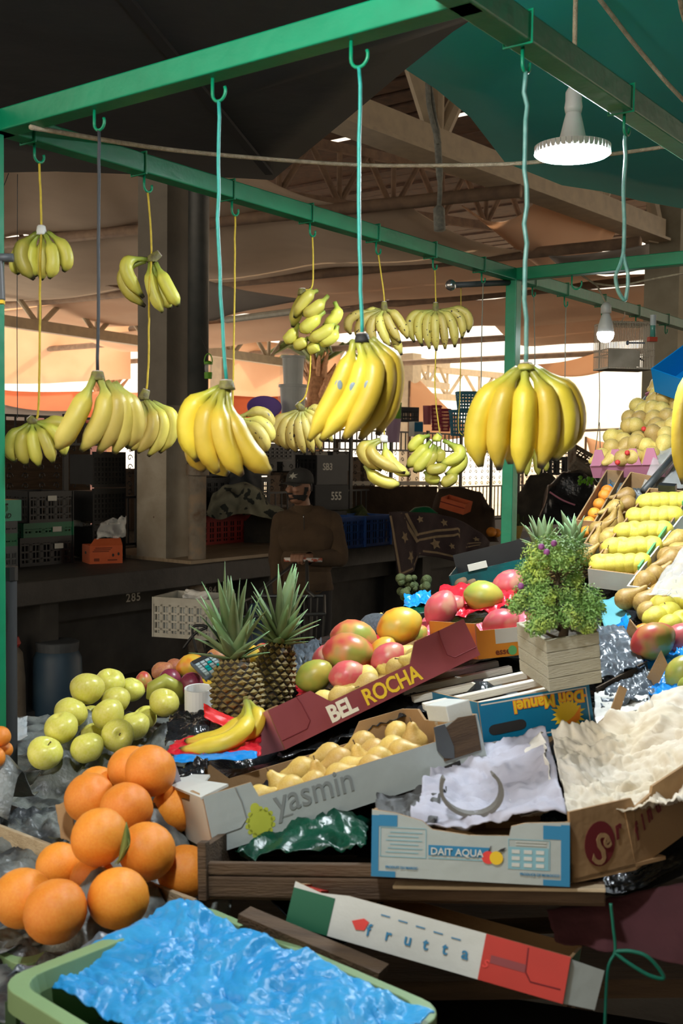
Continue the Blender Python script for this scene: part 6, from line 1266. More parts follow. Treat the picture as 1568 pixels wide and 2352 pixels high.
# ------------------------------------------------------------ things on and behind the far counter
def Kp(px, py, z=1.0):
    """point on a level plane seen at a pixel, used as the foot of a thing"""
    return PZ(px, py, z)
def along(p, px1):
    """distance to travel along the aisle direction from p until pixel column px1"""
    lo, hi = 0, 4
    for _ in range(40):
        m = (lo + hi) / 2
        if to_px(p + U * m)[0] < px1: lo = m
        else: hi = m
    return lo
def wall_lattice(M, L, H, nv, nh, t=.008, solid=.28):
    b = MB(); b.box((L / 2, 0, H - .02), (L, t * 1.6, .04)); b.box((L / 2, 0, .012), (L, t * 1.3, .024))
    for k in range(nv + 1): b.box((L * k / nv, 0, H / 2), (max(.008, L * solid / nv), t, H))
    for k in range(1, nh): b.box((L / 2, 0, H * k / nh), (L, t, .012))
    for k in range(nv * 3): b.box((L * (k + .5) / (nv * 3), 0, H / 2), (L / nv / 9, t * .5, H * .9))
    b.v = [M @ v for v in b.v]; return b
def crate(label, M, L, D, H, m, nv=5, nh=4, grp=None, name='plastic_crate'):
    o = thing(name, label, 'crate', M, grp)
    for nm, Mx, l in (('front_wall', T((0, 0, 0)), L), ('back_wall', T((0, D, 0)), L), ('side_wall', axes(V3((0, 0, 0)), V3((0, 1, 0)), V3((-1, 0, 0)), Z), D), ('side_wall', axes(V3((L, 0, 0)), V3((0, 1, 0)), V3((-1, 0, 0)), Z), D)):
        wall_lattice(Mx, l, H, nv if l == L else max(3, int(nv * D / L)), nh).build(nm, m, o)
    MB().box((L / 2, D / 2, .008), (L, D, .012)).build('base', m, o); return o
def crate_px(label, px0, px1, pyb, H, D, m, z=1.0, yaw=0, back=0, **k):
    p = Kp(px0, pyb, z); L = along(p, px1); p = p + KV * back; return crate(label, MU(p) @ RZ(yaw), L, D, H, m, **k), L
# stack of black crates with paper tags at left
c1o, L1c = crate_px('lowest black crate of the tagged stack on the counter, left', 44, 166, 1303, .2, .4, 'black_plastic')
M0 = c1o.matrix_basis
c2o = crate('green edged crate of the tagged stack on the counter, left', M0 @ T((.03, 0, .2)), L1c - .03, .38, .1, 'green_crate')
c3o = crate('topmost black crate of the tagged stack on the counter, left', M0 @ T((.08, 0, .3)), L1c - .08, .36, .22, 'black_plastic')
for o, x, z in ((c1o, L1c * .72, .13), (c2o, L1c * .62, .05), (c3o, L1c * .42, .17)): MB().box((x, -.012, z), (.075, .003, .036)).build('paper_tag', 'label_white', o)
for o, M_, L_ in ((c1o, M0, L1c),):
    ins = MB(); ins.box((L_ / 2, .2, .1), (L_ - .05, .34, .17)); ins.build('filling', 'ink_dark', o)
p = Kp(-30, 1318); L = along(p, 38)
cr = crate('dark grey crate at the far left on the counter', MU(p), L, .35, .17, 'grey_plastic'); cr2 = crate('green crate at the far left on the counter', MU(p + Z * .17), L, .35, .085, 'green_crate'); cr3 = crate('grey crate under the mint carton at the far left', MU(p + Z * .255), L, .35, .08, 'grey_plastic')
mc = carton('mint_carton', 'mint green carton with black lettering at the far left', MU(p + Z * .336) , L + .04, .3, .14, 'kraft', 'mint_card')
text(mc, 'GEND', .045, T((L * .5 - .055, -.001, .02)), 'ink_dark', shear=.3, bold=.001); disc(mc, 'leaf_print', L * .62, .085, .022, 'green_crate'); flat(mc, 'hand_hole', L * .45, .105, L * .72, .118, 'ink_dark', -.001)
SUP[:] = [s for s in SUP if s.y < 5]
pk = Kp(-20, 1180, 1.35); wk = thing('wooden_pallet_crate', 'brown wooden crate boards behind the tagged stack, left', 'crate', MU(K(-2.95, .75, 1.0)))
for k in range(4): MB().box((.3, .02 + .02 * (k % 2), .08 + k * .13), (.62, .02, .085)).build('board', 'wood_dark', wk)
for x in (.02, .3, .58): MB().box((x, .05, .26), (.05, .05, .52)).build('post', 'wood_pale', wk)
MB().box((.47, -.03, .5), (.14, .12, .09)).build('block', 'kraft', wk)
# black mesh stack, white crate, orange carton near the pillar
bs = thing('crate_stack', 'tall stack of black slotted crates left of the pillar', 'crates', MU((lambda q: V3((q.x, q.y, 1.0)))(P(214, 1250, 8.0))))
for k in range(3):
    b = wall_lattice(T((0, 0, k * .27)), .3, .262, 9, 7, .01, .5); b.box((.15, .15, k * .27 + .13), (.28, .26, .22)); b.build('crate', 'black_plastic', bs)
wc_, Lw_ = crate_px('white plastic crate standing on edge behind the orange carton', 206, 292, 1284, .3, .09, 'white_plastic', nv=5, nh=4, back=.1)
b = MB()
for k in range(9):
    b.bar((.02, -.008, .02 + k * .03 - .0), (min(Lw_ - .02, .02 + .26 - k * .03), -.008, .25), .006, .008); b.bar((.02 + k * .03, -.008, .02), (Lw_ - .02, -.008, max(.03, .26 - k * .03 - .02)), .006, .008) if k < 8 else None
b.build('diagonal_bars', 'white_plastic', wc_)
p = Kp(206, 1296); o_ = carton('orange_carton', 'orange carton with open flaps on the counter before the pillar', MU(p) @ RZ(-.42), .24, .2, .13, 'orange_card', 'orange_card', end=[(0, 0), (.191, 0), (.191, .13), (0, .13)])
for nm, Mx, w_ in (('top_flap', T((.0, -.001, .13)) @ Matrix.Rotation(.35, 4, 'X'), .24), ('top_flap', axes(V3((.24, 0, .13)), V3((0, 1, 0)), V3((-1, 0, 0)), Z) @ Matrix.Rotation(-.25, 4, 'X'), .2)):
    MB().prism([(0, 0), (w_, 0), (w_ - .02, .055), (.03, .055)], .004, Mx).build(nm, 'orange_card', o_)
MB().ell((.17, -.0015, .06), (.008, .001, .012), 10, 6).build('air_hole', 'ink_dark', o_); MB().ell((.21, -.0015, .068), (.008, .001, .012), 10, 6).build('air_hole', 'ink_dark', o_)
Me_ = axes(V3((-.0012, .19, 0)), V3((0, -1, 0)), V3((1, 0, 0)), Z)
MB().ell((-.002, .1, .075), (.001, .025, .011), 12, 6).build('hand_hole', 'ink_dark', o_)
for k in range(3): flat(o_, 'print_line', .02 + .01 * k, .085 + k * .012, .14 + .012 * k, .092 + k * .012, 'ink_brown', -.0012)
flat(o_, 'print_line', .13, .02, .2, .03, 'ink_brown', -.0012); flat(o_, 'print_line', .03, .018, .07, .04, 'ink_brown', -.0012)
crumple('clear_bag', 'clear plastic bag bulging from the orange carton', 'bag', [P(235, 1205, 7.5), P(292, 1190, 7.5), P(288, 1240, 7.4), P(222, 1244, 7.35)], 'film_soft', 20, 20, .04, 8, 3, .05, out=V3((0, -.7, .7)))
# iron scroll fence behind the counter
def fence_panel():
    b = MB(); w_ = .74
    for x in (0, w_): b.box((x, 0, .55), (.024, .024, 1.1))
    for z in (.02, .42, .86, 1.07): b.box((w_ / 2, 0, z), (w_, .012, .02))
    for k in range(1, 8): b.box((w_ * k / 8, 0, .22), (.012, .012, .4)); 
    for k in range(1, 8): b.box((w_ * k / 8, 0, .96), (.012, .012, .22))
    for i in range(5):
        for j in range(3):
            cx = w_ * (i + .5) / 5; cz = .42 + .44 * (j + .5) / 3; s_ = 1 if (i + j) % 2 else -1
            for t_ in (1, -1):
                pts = [V3((cx + s_ * t_ * (.034 + .032 * (1 - k / 10) * math.cos(k * .75)) * (1), 0, cz + t_ * .034 + .032 * (1 - k / 10) * math.sin(k * .75))) for k in range(10)]
                b.tube([p_ - V3((s_ * t_ * .034, 0, 0)) for p_ in pts], .0048, 4)
    return b
fm = fence_panel().mesh('panel', 'black_iron', False); fe = thing('iron_fence', 'black wrought iron scroll fence behind the counter', 'fence', MU(K(-3.9, 1.5, 1.0)))
for k in range(18):
    o = bpy.data.objects.new('panel', fm); col.objects.link(o); o.parent = fe; o.location = (k * .76, 0, 0)
MB().box((6.8, 0, -.5), (13.8, .16, 1.0)).build('kerb_wall', 'dark_wall', fe)
# low clutter seen through the fence
q = random.Random(21)
for k, (s_, y_, sz, m, lb) in enumerate(((-2.3, 3.4, (.9, .5, .5), 'blue_crate', 'blue box behind the fence left of the pillar'), (-1.9, 4.6, (.5, .5, .8), 'label_white', 'white sack behind the fence left of the pillar'), (3.2, 3.2, (1.2, .6, .6), 'brown_sack', 'reddish box behind the fence under the baskets'), (6.5, 3.5, (1.6, .6, .75), 'wood_dark', 'brown bench behind the fence right of the green post'), (1.2, 3.0, (1.5, .5, 1.05), 'wood_dark', 'dark cupboard behind the fence in the middle'))):
    o = thing('market_box', lb, 'box', MU(K(s_, y_, 1.0))); MB().box((0, 0, sz[2] / 2 - 1.0 + 1.0), sz).build('body', m, o, bevel=.02); MB().box((0, 0, sz[2] + .01), (sz[0] * 1.02, sz[1] * 1.02, .03)).build('lid', m, o); MB().box((0, 0, -.5), (sz[0] * .9, sz[1] * .9, 1.0)).build('stand', 'wood_dark', o)
va = thing('parked_van', 'rounded red vehicle roof showing above the fence at far left', 'vehicle', V3((P(150, 960, 20).x, P(150, 960, 20).y, 2.26))); b = MB().ell((0, 0, 0), (.62, .9, .2), 18, 10); b.build('roof', 'red_crate', va, smooth=True); MB().box((0, 0, -1.2), (1.2, 1.7, 2.2)).build('body', 'red_crate', va, bevel=.1)
# red crate, olive cloth, sack
rc, Lr = crate_px('dark red plastic crate on the plywood right of the drain pipe', 462, 585, 1253, .245, .36, 'red_crate', z=1.026, nv=8, nh=5)
MB().box((Lr / 2, .19, .12), (Lr - .06, .28, .2)).build('filling', 'ink_dark', rc)
for k in range(3): MB().tube([(Lr - .11 + k * .025, -.012, .15 + .008 * (k % 2)), (Lr - .095 + k * .025, -.012, .165), (Lr - .085 + k * .025, -.012, .15)], .003, 5).build('painted_sign', 'stencil_white', rc)
def heap(name, label, cat, pts, m, amp=.03, freq=9, seed=1, smooth=True, nx=40, ny=24, prof=None):
    """cloth heap: pts = [(px, py_top), ...] silhouette at a depth, draped to a base line"""
    (sil, pyb, d, dep) = pts
    def fn(a, b):
        i = a * (len(sil) - 1); k = min(int(i), len(sil) - 2); f = i - k; f = f * f * (3 - 2 * f); x = sil[k][0] + (sil[k + 1][0] - sil[k][0]) * (i - k); yt = sil[k][1] * (1 - f) + sil[k + 1][1] * f
        top = P(x, yt, d + dep * .5); bf = P(x, pyb, d); bk = P(x, pyb, d + dep); 
        ang = math.pi * b; h = math.sin(ang) ** .6; p = bf * (1 - b) + bk * b; p.z = bf.z + (top.z - bf.z) * h
        n_ = noise.noise(p * freq + V3((seed, 0, 0))); r_ = abs(noise.noise(p * freq * .6 + V3((0, seed, 0))))
        return p + V3((.2, -1, .4)) * amp * (n_ + .8 * r_ - .4)
    o = MB().grid(fn, nx, ny).build(name, m, smooth=smooth); return tag(o, label, cat)
heap('cloth_heap', 'olive patterned cloth heaped on the red crate', 'cloth', ([(470, 1180), (490, 1135), (520, 1112), (560, 1104), (595, 1112), (625, 1165), (660, 1174)], 1186, 9.1, .4), 'cloth_olive', .1, 8, 3)
heap('sack', 'brown sack behind the red crate beside the man', 'sack', ([(560, 1180), (590, 1172), (620, 1170), (655, 1176), (668, 1230)], 1246, 9.5, .3), 'burlap', .04, 6, 5)
bn = thing('crate_stack', 'dark net covered crate stack behind the olive cloth', 'crates', MU(K(1.5, 1.1, 1.0)))
for k in range(3):
    b = wall_lattice(T((0, 0, k * .3)), 1.15, .29, 14, 7, .012, .5); b.box((.57, .2, k * .3 + .14), (1.1, .3, .25)); b.build('crate', 'black_plastic', bn)
heap('dark_net', 'black net bundled behind the olive cloth', 'net', ([(470, 1120), (490, 1090), (520, 1060), (560, 1045), (600, 1050)], 1180, 9.6, .2), 'black_plastic', .04, 7, 8)
# SB3 and 555 crates
p = PZ(722, 1166, 1.27); d5 = 9.3
s5 = crate('black crate with white number 555 behind the man', MU(P(722, 1172, 9.5)) @ RZ(-.35), .34, .3, .22, 'black_plastic', 6, 4); MB().box((.17, -.009, .11), (.34, .004, .2)).build('number_plate', 'black_plastic', s5); text(s5, '555', .1, T((.16, -.013, .09)), 'stencil_white', bold=.002, sx=.75)
MB().box((.17, .15, .11), (.3, .26, .2)).build('filling', 'ink_dark', s5)
s3 = crate('black crate with white letters SB3 above the man', MU(P(722, 1172, 9.5) + Z * .222 + U * .02) @ RZ(-.25), .34, .3, .26, 'black_plastic', 6, 4); MB().box((.17, -.009, .13), (.34, .004, .24)).build('number_plate', 'black_plastic', s3); text(s3, 'SB3', .085, T((.06, -.013, .13)), 'stencil_white', bold=.002, sx=.85)
MB().box((.17, .15, .13), (.3, .26, .24)).build('filling', 'ink_dark', s3)
sb_ = crate('black crate at the bottom of the numbered stack', MU(P(716, 1254, 9.5)) @ RZ(-.3), .36, .3, .3, 'black_plastic', 6, 4)
MB().box((.17, .15, .1), (.3, .26, .19)).build('filling', 'ink_dark', sb_)
# blue crates
b1_, Lb_ = crate_px('blue slotted plastic crate on the counter, nearer the blanket', 838, 896, 1256, .27, .34, 'blue_crate', nv=4, nh=4)
b2_, Lb2 = crate_px('blue slotted plastic crate on the counter, beside the man', 778, 836, 1262, .27, .34, 'blue_crate', nv=4, nh=4)
for o, l in ((b1_, Lb_), (b2_, Lb2)): MB().box((l / 2, .17, .13), (l - .06, .28, .22)).build('filling', 'ink_dark', o)
heap('greens', 'green leafy produce behind the blue crates', 'vegetables', ([(755, 1180), (775, 1164), (800, 1168), (830, 1160), (850, 1176)], 1190, 9.9, .3), 'broccoli', .05, 14, 3)
# bright slit: dark board, and white rails added in place of the daylight gap
bd = thing('dark_board', 'dark reddish board standing below the bright slit', 'board', MU(K(3.05, 1.3, 1.0))); 
x0 = P(810, 1117, 12.0); x1 = P(1004, 1117, 12.0); MB().add([x0, x1, P(1004, 1215, 12.0), P(810, 1215, 12.0)] + [v + V3((0, .03, 0)) for v in (x0, x1, P(1004, 1215, 12.0), P(810, 1215, 12.0))], [(0, 3, 2, 1), (4, 5, 6, 7), (0, 1, 5, 4), (1, 2, 6, 5), (2, 3, 7, 6), (3, 0, 4, 7)]).build('board', 'brown_sack', bd, local=False)
wf = thing('daylight_rail', 'white rail added in place of the slit of daylight behind the counter', 'frame', P(806, 1170, 12.1))
for a, b, w_ in (((803, 1110), (1012, 1110), .045), ((806, 1106), (806, 1178), .022), ((1009, 1106), (1009, 1128), .03)):
    MB().bar(P(*a, 12.15), P(*b, 12.15), w_, w_, up=(0, -1, 0)).build('added_rail', 'slit_white', wf, local=False)
# blanket draped over the counter edge
bl_sil = [(893, 1178), (925, 1176), (960, 1178), (1000, 1180), (1040, 1190), (1075, 1206), (1105, 1226), (1124, 1246)]
bl_bot = [(915, 1328), (950, 1312), (960, 1275), (1005, 1280), (1045, 1290), (1070, 1268), (1095, 1262), (1124, 1256)]
def blf(a, b):
    i = a * 7; k = min(int(i), 6); f = i - k
    t = V3((bl_sil[k][0] * (1 - f) + bl_sil[k + 1][0] * f, bl_sil[k][1] * (1 - f) + bl_sil[k + 1][1] * f, 0)); bo = V3((bl_bot[k][0] * (1 - f) + bl_bot[k + 1][0] * f, bl_bot[k][1] * (1 - f) + bl_bot[k + 1][1] * f, 0))
    dd = 9.0 + 1.1 * a
    if b < .35: q_ = b / .35; px = t.x; py = t.y; d = dd + .5 * (1 - q_); p = P(px, py, d)
    else: q_ = (b - .35) / .65; px = t.x * (1 - q_) + bo.x * q_; py = t.y * (1 - q_) + bo.y * q_; d = dd - .03 * math.sin(q_ * 3); p = P(px, py, d)
    return p + V3((0, -1, .1)) * (.035 * math.sin(a * 22 + b * 2) + .03 * noise.noise(p * 7))
blk = thing('blanket', 'dark patterned blanket with cream stripes hung over the counter edge', 'blanket', P(1000, 1180, 9.6))
MB().grid(blf, 48, 30).build('cloth', 'blanket', blk, smooth=True, local=False, solid=.01)
def bl_strip(pa, pb, w_, n_=26, nm='stripe'):
    def f_(x, y):
        a = pa[0] + (pb[0] - pa[0]) * x; b = pa[1] + (pb[1] - pa[1]) * x; dx, dy = pb[0] - pa[0], pb[1] - pa[1]; l = math.hypot(dx, dy)
        p = blf(min(1, max(0, a - dy / l * w_ * (y - .5))), min(1, max(0, b + dx / l * w_ * (y - .5)))); return p + (CAM - p).normalized() * .012
    MB().grid(f_, n_, 2).build(nm, 'blanket_cream', blk, smooth=True, local=False)
for off in (0, .09): bl_strip((.12 + off * .6, .36), (.27, .78 - off), .03); bl_strip((.27, .78 - off), (.62, .58 - off), .03); bl_strip((.62, .58 - off), (.72, .9 - off), .03); bl_strip((.74, .88 - off), (.98, .75 - off), .03)
bl_strip((.01, .38), (.02, .98), .02); bl_strip((.02, .97), (.3, .97), .02); bl_strip((.32, .93), (.6, .93), .03)
for cx, cy, r_ in ((.12, .62, .035), (.15, .85, .038), (.42, .8, .045), (.82, .62, .04), (.5, .45, .03), (.3, .45, .03), (.92, .45, .03), (.55, .78, .025), (.9, .9, .03)):
    b = MB(); pts = [blf(min(1, max(0, cx + (r_ if k % 2 else r_ * .5) * math.cos(k * math.pi / 5))), min(1, max(0, cy + (r_ if k % 2 else r_ * .5) * 2 * math.sin(k * math.pi / 5)))) for k in range(10)]; pts = [p + (CAM - p).normalized() * .016 for p in pts]
    c = sum(pts, V3()) / 10; b.add(pts + [c], [(k, (k + 1) % 10, 10) for k in range(10)]); b.build('star_patch', 'blanket_cream', blk, local=False)
# right of the blanket: heaps, carton, bowl
heap('sack_heap', 'brown sacking heaped behind the blanket', 'sack', ([(985, 1176), (1010, 1120), (1050, 1118), (1100, 1128), (1130, 1165), (1145, 1240)], 1245, 10.6, .6), 'brown_sack', .06, 5, 4)
heap('sack_heap', 'grey burlap sacks heaped right of the green post', 'sack', ([(1165, 1180), (1190, 1130), (1215, 1092), (1250, 1085), (1290, 1110), (1330, 1160)], 1205, 10.5, .6), 'burlap', .1, 4, 9)
heap('sack_heap', 'black plastic heap under the dark crates at right', 'plastic', ([(1230, 1190), (1260, 1110), (1290, 1085), (1330, 1075), (1362, 1100), (1375, 1180)], 1205, 10.0, .6), 'film_black', .09, 5, 6)
heap('green_net', 'green net bunched beside the tilted orange carton', 'net', ([(935, 1176), (955, 1164), (985, 1162), (1005, 1178)], 1182, 10.2, .2), 'green_crate', .03, 9, 2)
oc2 = carton('orange_carton', 'tilted orange carton lying on the brown sacking', p3((1008, 1166, 10.0), (1068, 1184, 9.9), (1014, 1150, 10.3)), .24, .2, .1, 'orange_card', 'orange_card'); groove(oc2, [(0, .06), (.24, .06)], .004)
yb_ = thing('yellow_bowl', 'yellow bowl with greens right of the green post', 'bowl', P(1182, 1236, 10.6)); MB().lathe([(.05, 0), (.085, .12), (.095, .125), (.08, .118), (.045, .01), (.001, .01)], 20).build('bowl', 'pear_pale', yb_, smooth=True)
q = random.Random(2); b = MB()
for k in range(26): b.ell((q.uniform(-.08, .08), q.uniform(-.05, .05), .12 + q.uniform(0, .1)), (q.uniform(.01, .03), .012, q.uniform(.02, .04)), 6, 5)
b.build('greens', 'broccoli', yb_)
fruit('orange', 'orange_skin', T(P(1128, 1222, 10.4)), .05, 'orange fruit beside the blanket on the counter'); fruit('orange', 'orange_skin', T(P(1140, 1224, 10.5)), .045, 'second orange fruit beside the blanket')
cord('pink_hose', 'thin pink hose on the dark heap at right', [P(1262, 1130, 9.85), P(1290, 1148, 9.8), P(1320, 1160, 9.8)], .008, 'card_pink', 'hose')
c_ = crate('black crate against the daylight behind the heap at right', MU(P(1300, 1092, 11.6)), .34, .3, .2, 'black_plastic', 4, 3)
c_ = crate('brown wire crate leaning left of the pear pile', axes(P(1305, 1078, 10.4), V3((.8, .2, -.42)).normalized(), V3((.2, .8, .5)).normalized(), V3((.8, .2, -.42)).normalized().cross(V3((.2, .8, .5)).normalized())), .36, .3, .12, 'pipe_rust', 8, 4)
gn = thing('green_net', 'glowing green plastic pieces in the dark crate at right', 'net', P(1345, 1104, 9.6)); q = random.Random(3); b = MB()
for k in range(20): b.box((q.uniform(-.06, .06), q.uniform(-.02, .02), q.uniform(-.03, .03)), (.02, .02, .02), rotm(q.random(), q.random(), 0).to_3x3())
b.build('bits', 'lime_plastic', gn)
# tubs, basin, lantern, baskets
bs2 = thing('crate_stack', 'black crate stack carrying the purple basin and tubs', 'crates', MU(P(566, 1060, 9.6)))
for k in range(2):
    b = wall_lattice(T((0, 0, k * .17 )), .62, .165, 10, 5, .012, .5); b.box((.31, .2, k * .17 + .08), (.58, .36, .13)); b.build('crate', 'black_plastic', bs2)
ts = thing('tub_stack', 'stack of white translucent tubs wrapped in clear film', 'tubs', P(672, 957, 9.75))
MB().lathe([(.1, 0), (.118, .26), (.13, .262), (.13, .285), (.1, .285), (.001, .285)], 24).build('lower_tub', 'white_tub', ts, smooth=False); MB().lathe([(.085, .29), (.098, .52), (.108, .522), (.108, .54), (.001, .545)], 24).build('upper_tub', 'white_tub', ts, smooth=False)
MB().lathe([(.12, -.01), (.14, .28), (.135, .3), (.118, .31), (.116, .56), (.05, .6)], 20).build('wrap', 'film_wrap', ts, smooth=True)
pb = thing('purple_basin', 'purple plastic basin tilted towards us left of the white tubs', 'basin', axes(P(606, 962, 9.6), V3((1, .1, 0)).normalized(), V3((-.07, .75, .66)).normalized(), V3((1, .1, 0)).normalized().cross(V3((-.07, .75, .66)).normalized())))
MB().lathe([(.07, 0), (.085, .03), (.09, .04), (.142, .13), (.152, .132), (.152, .138), (.14, .136), (.085, .045), (.001, .04)], 28).build('basin', 'purple_plastic', pb, smooth=True)
MB().lathe([(.09, -.07), (.1, -.01), (.001, -.01)], 20, T((0.02, 0, 0))).build('foot', 'purple_plastic', pb)
ln = thing('lantern', 'green topped glass lantern hanging right of the drain pipe', 'lantern', P(478, 870, 7.6)); MB().lathe([(.026, 0), (.028, .03), (.028, .045), (.001, .045)], 16).build('base', 'lime_plastic', ln); MB().lathe([(.024, .045), (.026, .1)], 16).build('glass', 'film_soft', ln, smooth=True); MB().lathe([(.03, .1), (.03, .115), (.01, .125)], 16).build('cap', 'lime_plastic', ln)
MB().tube([(0, 0, .17), (-.06, .05, .3)], .002, 5).build('cord', 'black_iron', ln)
MB().tube([V3((.028 * math.cos(a), 0, .115 + .06 * math.sin(a))) for a in [math.pi * k / 10 for k in range(11)]], .004, 6).build('handle', 'lime_plastic', ln)
def basket(label, px0, py0, px1, py1, d, m, name='basket', cat='basket', open_=True):
    c = P((px0 + px1) / 2, py1, d); h = (py1 - py0) * d / F; r = (px1 - px0) * d / F / 2; o = thing(name, label, cat, c)
    if open_:
        b = MB(); n = 22
        for k in range(n): a = 6.283 * k / n; b.bar((r * .8 * math.cos(a), r * .8 * math.sin(a), 0), (r * math.cos(a), r * math.sin(a), h), r * .1, .006)
        for j in range(7): z = h * j / 6; rr = r * (.8 + .2 * j / 6); b.tube([(rr * math.cos(6.283 * k / 20), rr * math.sin(6.283 * k / 20), z) for k in range(21)], .007 if j < 6 else .014, 5)
        b.build('lattice', m, o); MB().lathe([(r * .8, 0), (r * .8, .01), (.001, .01)], 20).build('base', m, o)
    else:
        MB().lathe([(r * .84, 0), (r * .97, h * .94), (r, h * .94), (r, h), (r * .9, h), (r * .8, .02), (.001, .02)], 24).build('tub', m, o, smooth=False)
    return o
for a in (('lime green tub beside the stickered bunch', 900, 925, 922, 962, 11.6, 'lime_plastic', False), ('lilac bucket under the lime tub', 884, 962, 920, 1016, 11.6, 'lilac_plastic', False), ('pink bucket left of the maroon baskets', 970, 932, 992, 975, 12.0, 'pink_plastic', False),
          ('maroon lattice basket, left of two', 990, 934, 1012, 988, 11.9, 'maroon_plastic', True), ('maroon lattice basket, right of two', 1010, 942, 1034, 990, 11.7, 'maroon_plastic', True), ('lower blue lattice basket', 1031, 945, 1080, 1000, 11.5, 'sky_plastic', True), ('upper blue lattice basket tipped on the lower one', 1046, 903, 1100, 947, 11.5, 'sky_plastic', True)):
    basket(*a[:-1], open_=a[-1])
g_ = crate('grey slotted crate right of the lime tub', MU(P(918, 968, 12.0)) @ RZ(-.6), .22, .2, .16, 'grey_plastic', 8, 3)
w_ = thing('paper_box', 'blue and white box under the grey slotted crate', 'box', MU(P(953, 1002, 11.8)) @ RZ(-.6)); MB().box((.04, .08, .08), (.1, .16, .16)).build('box', 'card_white', w_); MB().box((.04, -.002, .1), (.1, .002, .1)).build('print', 'ink_blue', w_)
sh = thing('shelf_unit', 'dark shelf carrying the coloured baskets behind the counter', 'shelf', MU(K(3.35, 1.95, 0)))
for k in range(3): MB().box((.75, 0, 1.96 - k * .36), (1.9, .5, .03)).build('board', 'wood_dark', sh)
for x in (-.18, .75, 1.68): MB().box((x, .2, .98), (.05, .05, 1.96)).build('upright', 'wood_dark', sh); MB().box((x, -.2, .98), (.05, .05, 1.96)).build('upright', 'wood_dark', sh)
for k, (x, m) in enumerate(((.0, 'black_plastic'), (.42, 'grey_plastic'), (.84, 'white_plastic'), (1.26, 'black_plastic'))): MB().box((x, -.05, 1.73), (.34, .32, .22)).build('shelf_box', m, sh, bevel=.01)
# birdcage
bg = thing('bird_cage', 'wire birdcage with a brown tray hanging under the far beam at right', 'cage', axes(P(1396, 846, 4.7), V3((.985, .17, 0)), V3((-.17, .985, 0)), Z)); L, D_, Hc = .212, .16, .205
MB().box((L / 2, D_ / 2, .004), (L, D_, .008)).build('floor_plate', 'cage_tray', bg); MB().box((L * .3, -.001, .045), (L * .6, .003, .075)).build('tray_board', 'cage_tray', bg); MB().box((L * .62, -.002, .045), (L * .1, .002, .07)).build('tray_board', 'cage_tray', bg)
b = MB()
for k in range(29): x = L * k / 28; b.tube([(x, 0, 0), (x, 0, Hc)], .0011, 4); b.tube([(x, D_, 0), (x, D_, Hc)], .0011, 4); b.tube([(x, 0, Hc), (x, D_, Hc)], .0011, 4)
for k in range(20): y = D_ * k / 19; b.tube([(0, y, 0), (0, y, Hc)], .0011, 4); b.tube([(L, y, 0), (L, y, Hc)], .0011, 4)
for z in (.06, .085, .2): b.tube([(0, 0, z), (L, 0, z), (L, D_, z), (0, D_, z), (0, 0, z)], .0024, 5)
b.build('wires', 'cage_wire', bg)
MB().tube([(L * .45, .03, .115), (L * .85, .03, .117)], .0038, 8).build('perch', 'blue_plastic', bg); MB().ell((L * .45, .02, .114), (.008, .008, .01), 10, 6).build('perch_end', 'blue_plastic', bg)
MB().tube([(L * .4, D_ / 2, Hc), (L * .5, D_ / 2, Hc + .03), (L * .5, D_ / 2, Hc + .05)], .002, 6).build('hanger', 'cage_wire', bg)
bd_ = thing('bird', 'small dark bird sitting low in the cage', 'bird', bg.matrix_basis @ T((L * .72, .07, .062)))
MB().ell((0, 0, .0), (.022, .013, .013), 12, 8, Matrix.Rotation(.4, 3, 'Y')).ell((-.02, 0, .014), .009, 10, 7).tube([(.015, 0, -.004), (.045, 0, -.02)], [.006, .002], 6).tube([(-.028, 0, .014), (-.036, 0, .012)], [.003, .0005], 6).tube([(0, .004, -.01), (0, .004, -.028)], .0014, 5).tube([(0, -.004, -.01), (0, -.004, -.028)], .0014, 5).build('body', 'bird', bd_, smooth=True)
fd = thing('cage_feeder', 'green water tube with red cup clipped to the birdcage', 'feeder', bg.matrix_basis @ T((L * .92, -.014, .118)))
MB().lathe([(.012, .02), (.012, .1), (.001, .1)], 16).build('tube', 'bottle_green', fd, smooth=True); MB().lathe([(.013, .07), (.013, .115), (.001, .117)], 16).build('cap', 'white_tub', fd); MB().box((-.004, -.004, .01), (.04, .024, .02)).build('cup', 'red_plastic', fd, bevel=.002)
# floor things: barrel, sacks
ba = thing('barrel', 'faded blue plastic barrel standing in the dark under the counter', 'barrel', (lambda p_: V3((p_.x, p_.y, 0)))(P(132, 1600, 6.9)))
MB().lathe([(.13, 0), (.155, .03), (.158, .3), (.15, .5), (.12, .56), (.11, .57)], 26).build('body', 'barrel_blue', ba, smooth=True); MB().lathe([(.13, .545), (.135, .6), (.125, .605), (.001, .605)], 26).build('lid', 'grey_plastic', ba)
sk_ = thing('sack', 'beige sack with a red tied top at the left edge', 'sack', (lambda p_: V3((p_.x, p_.y, 0)))(P(26, 1600, 6.7))); MB().lathe([(.06, 0), (.09, .1), (.085, .4), (.07, .56), (.04, .6)], 16).build('body', 'sack_beige', sk_, smooth=True); MB().lathe([(.04, .59), (.06, .62), (.045, .66), (.001, .64)], 14).build('tied_top', 'red_crate', sk_)
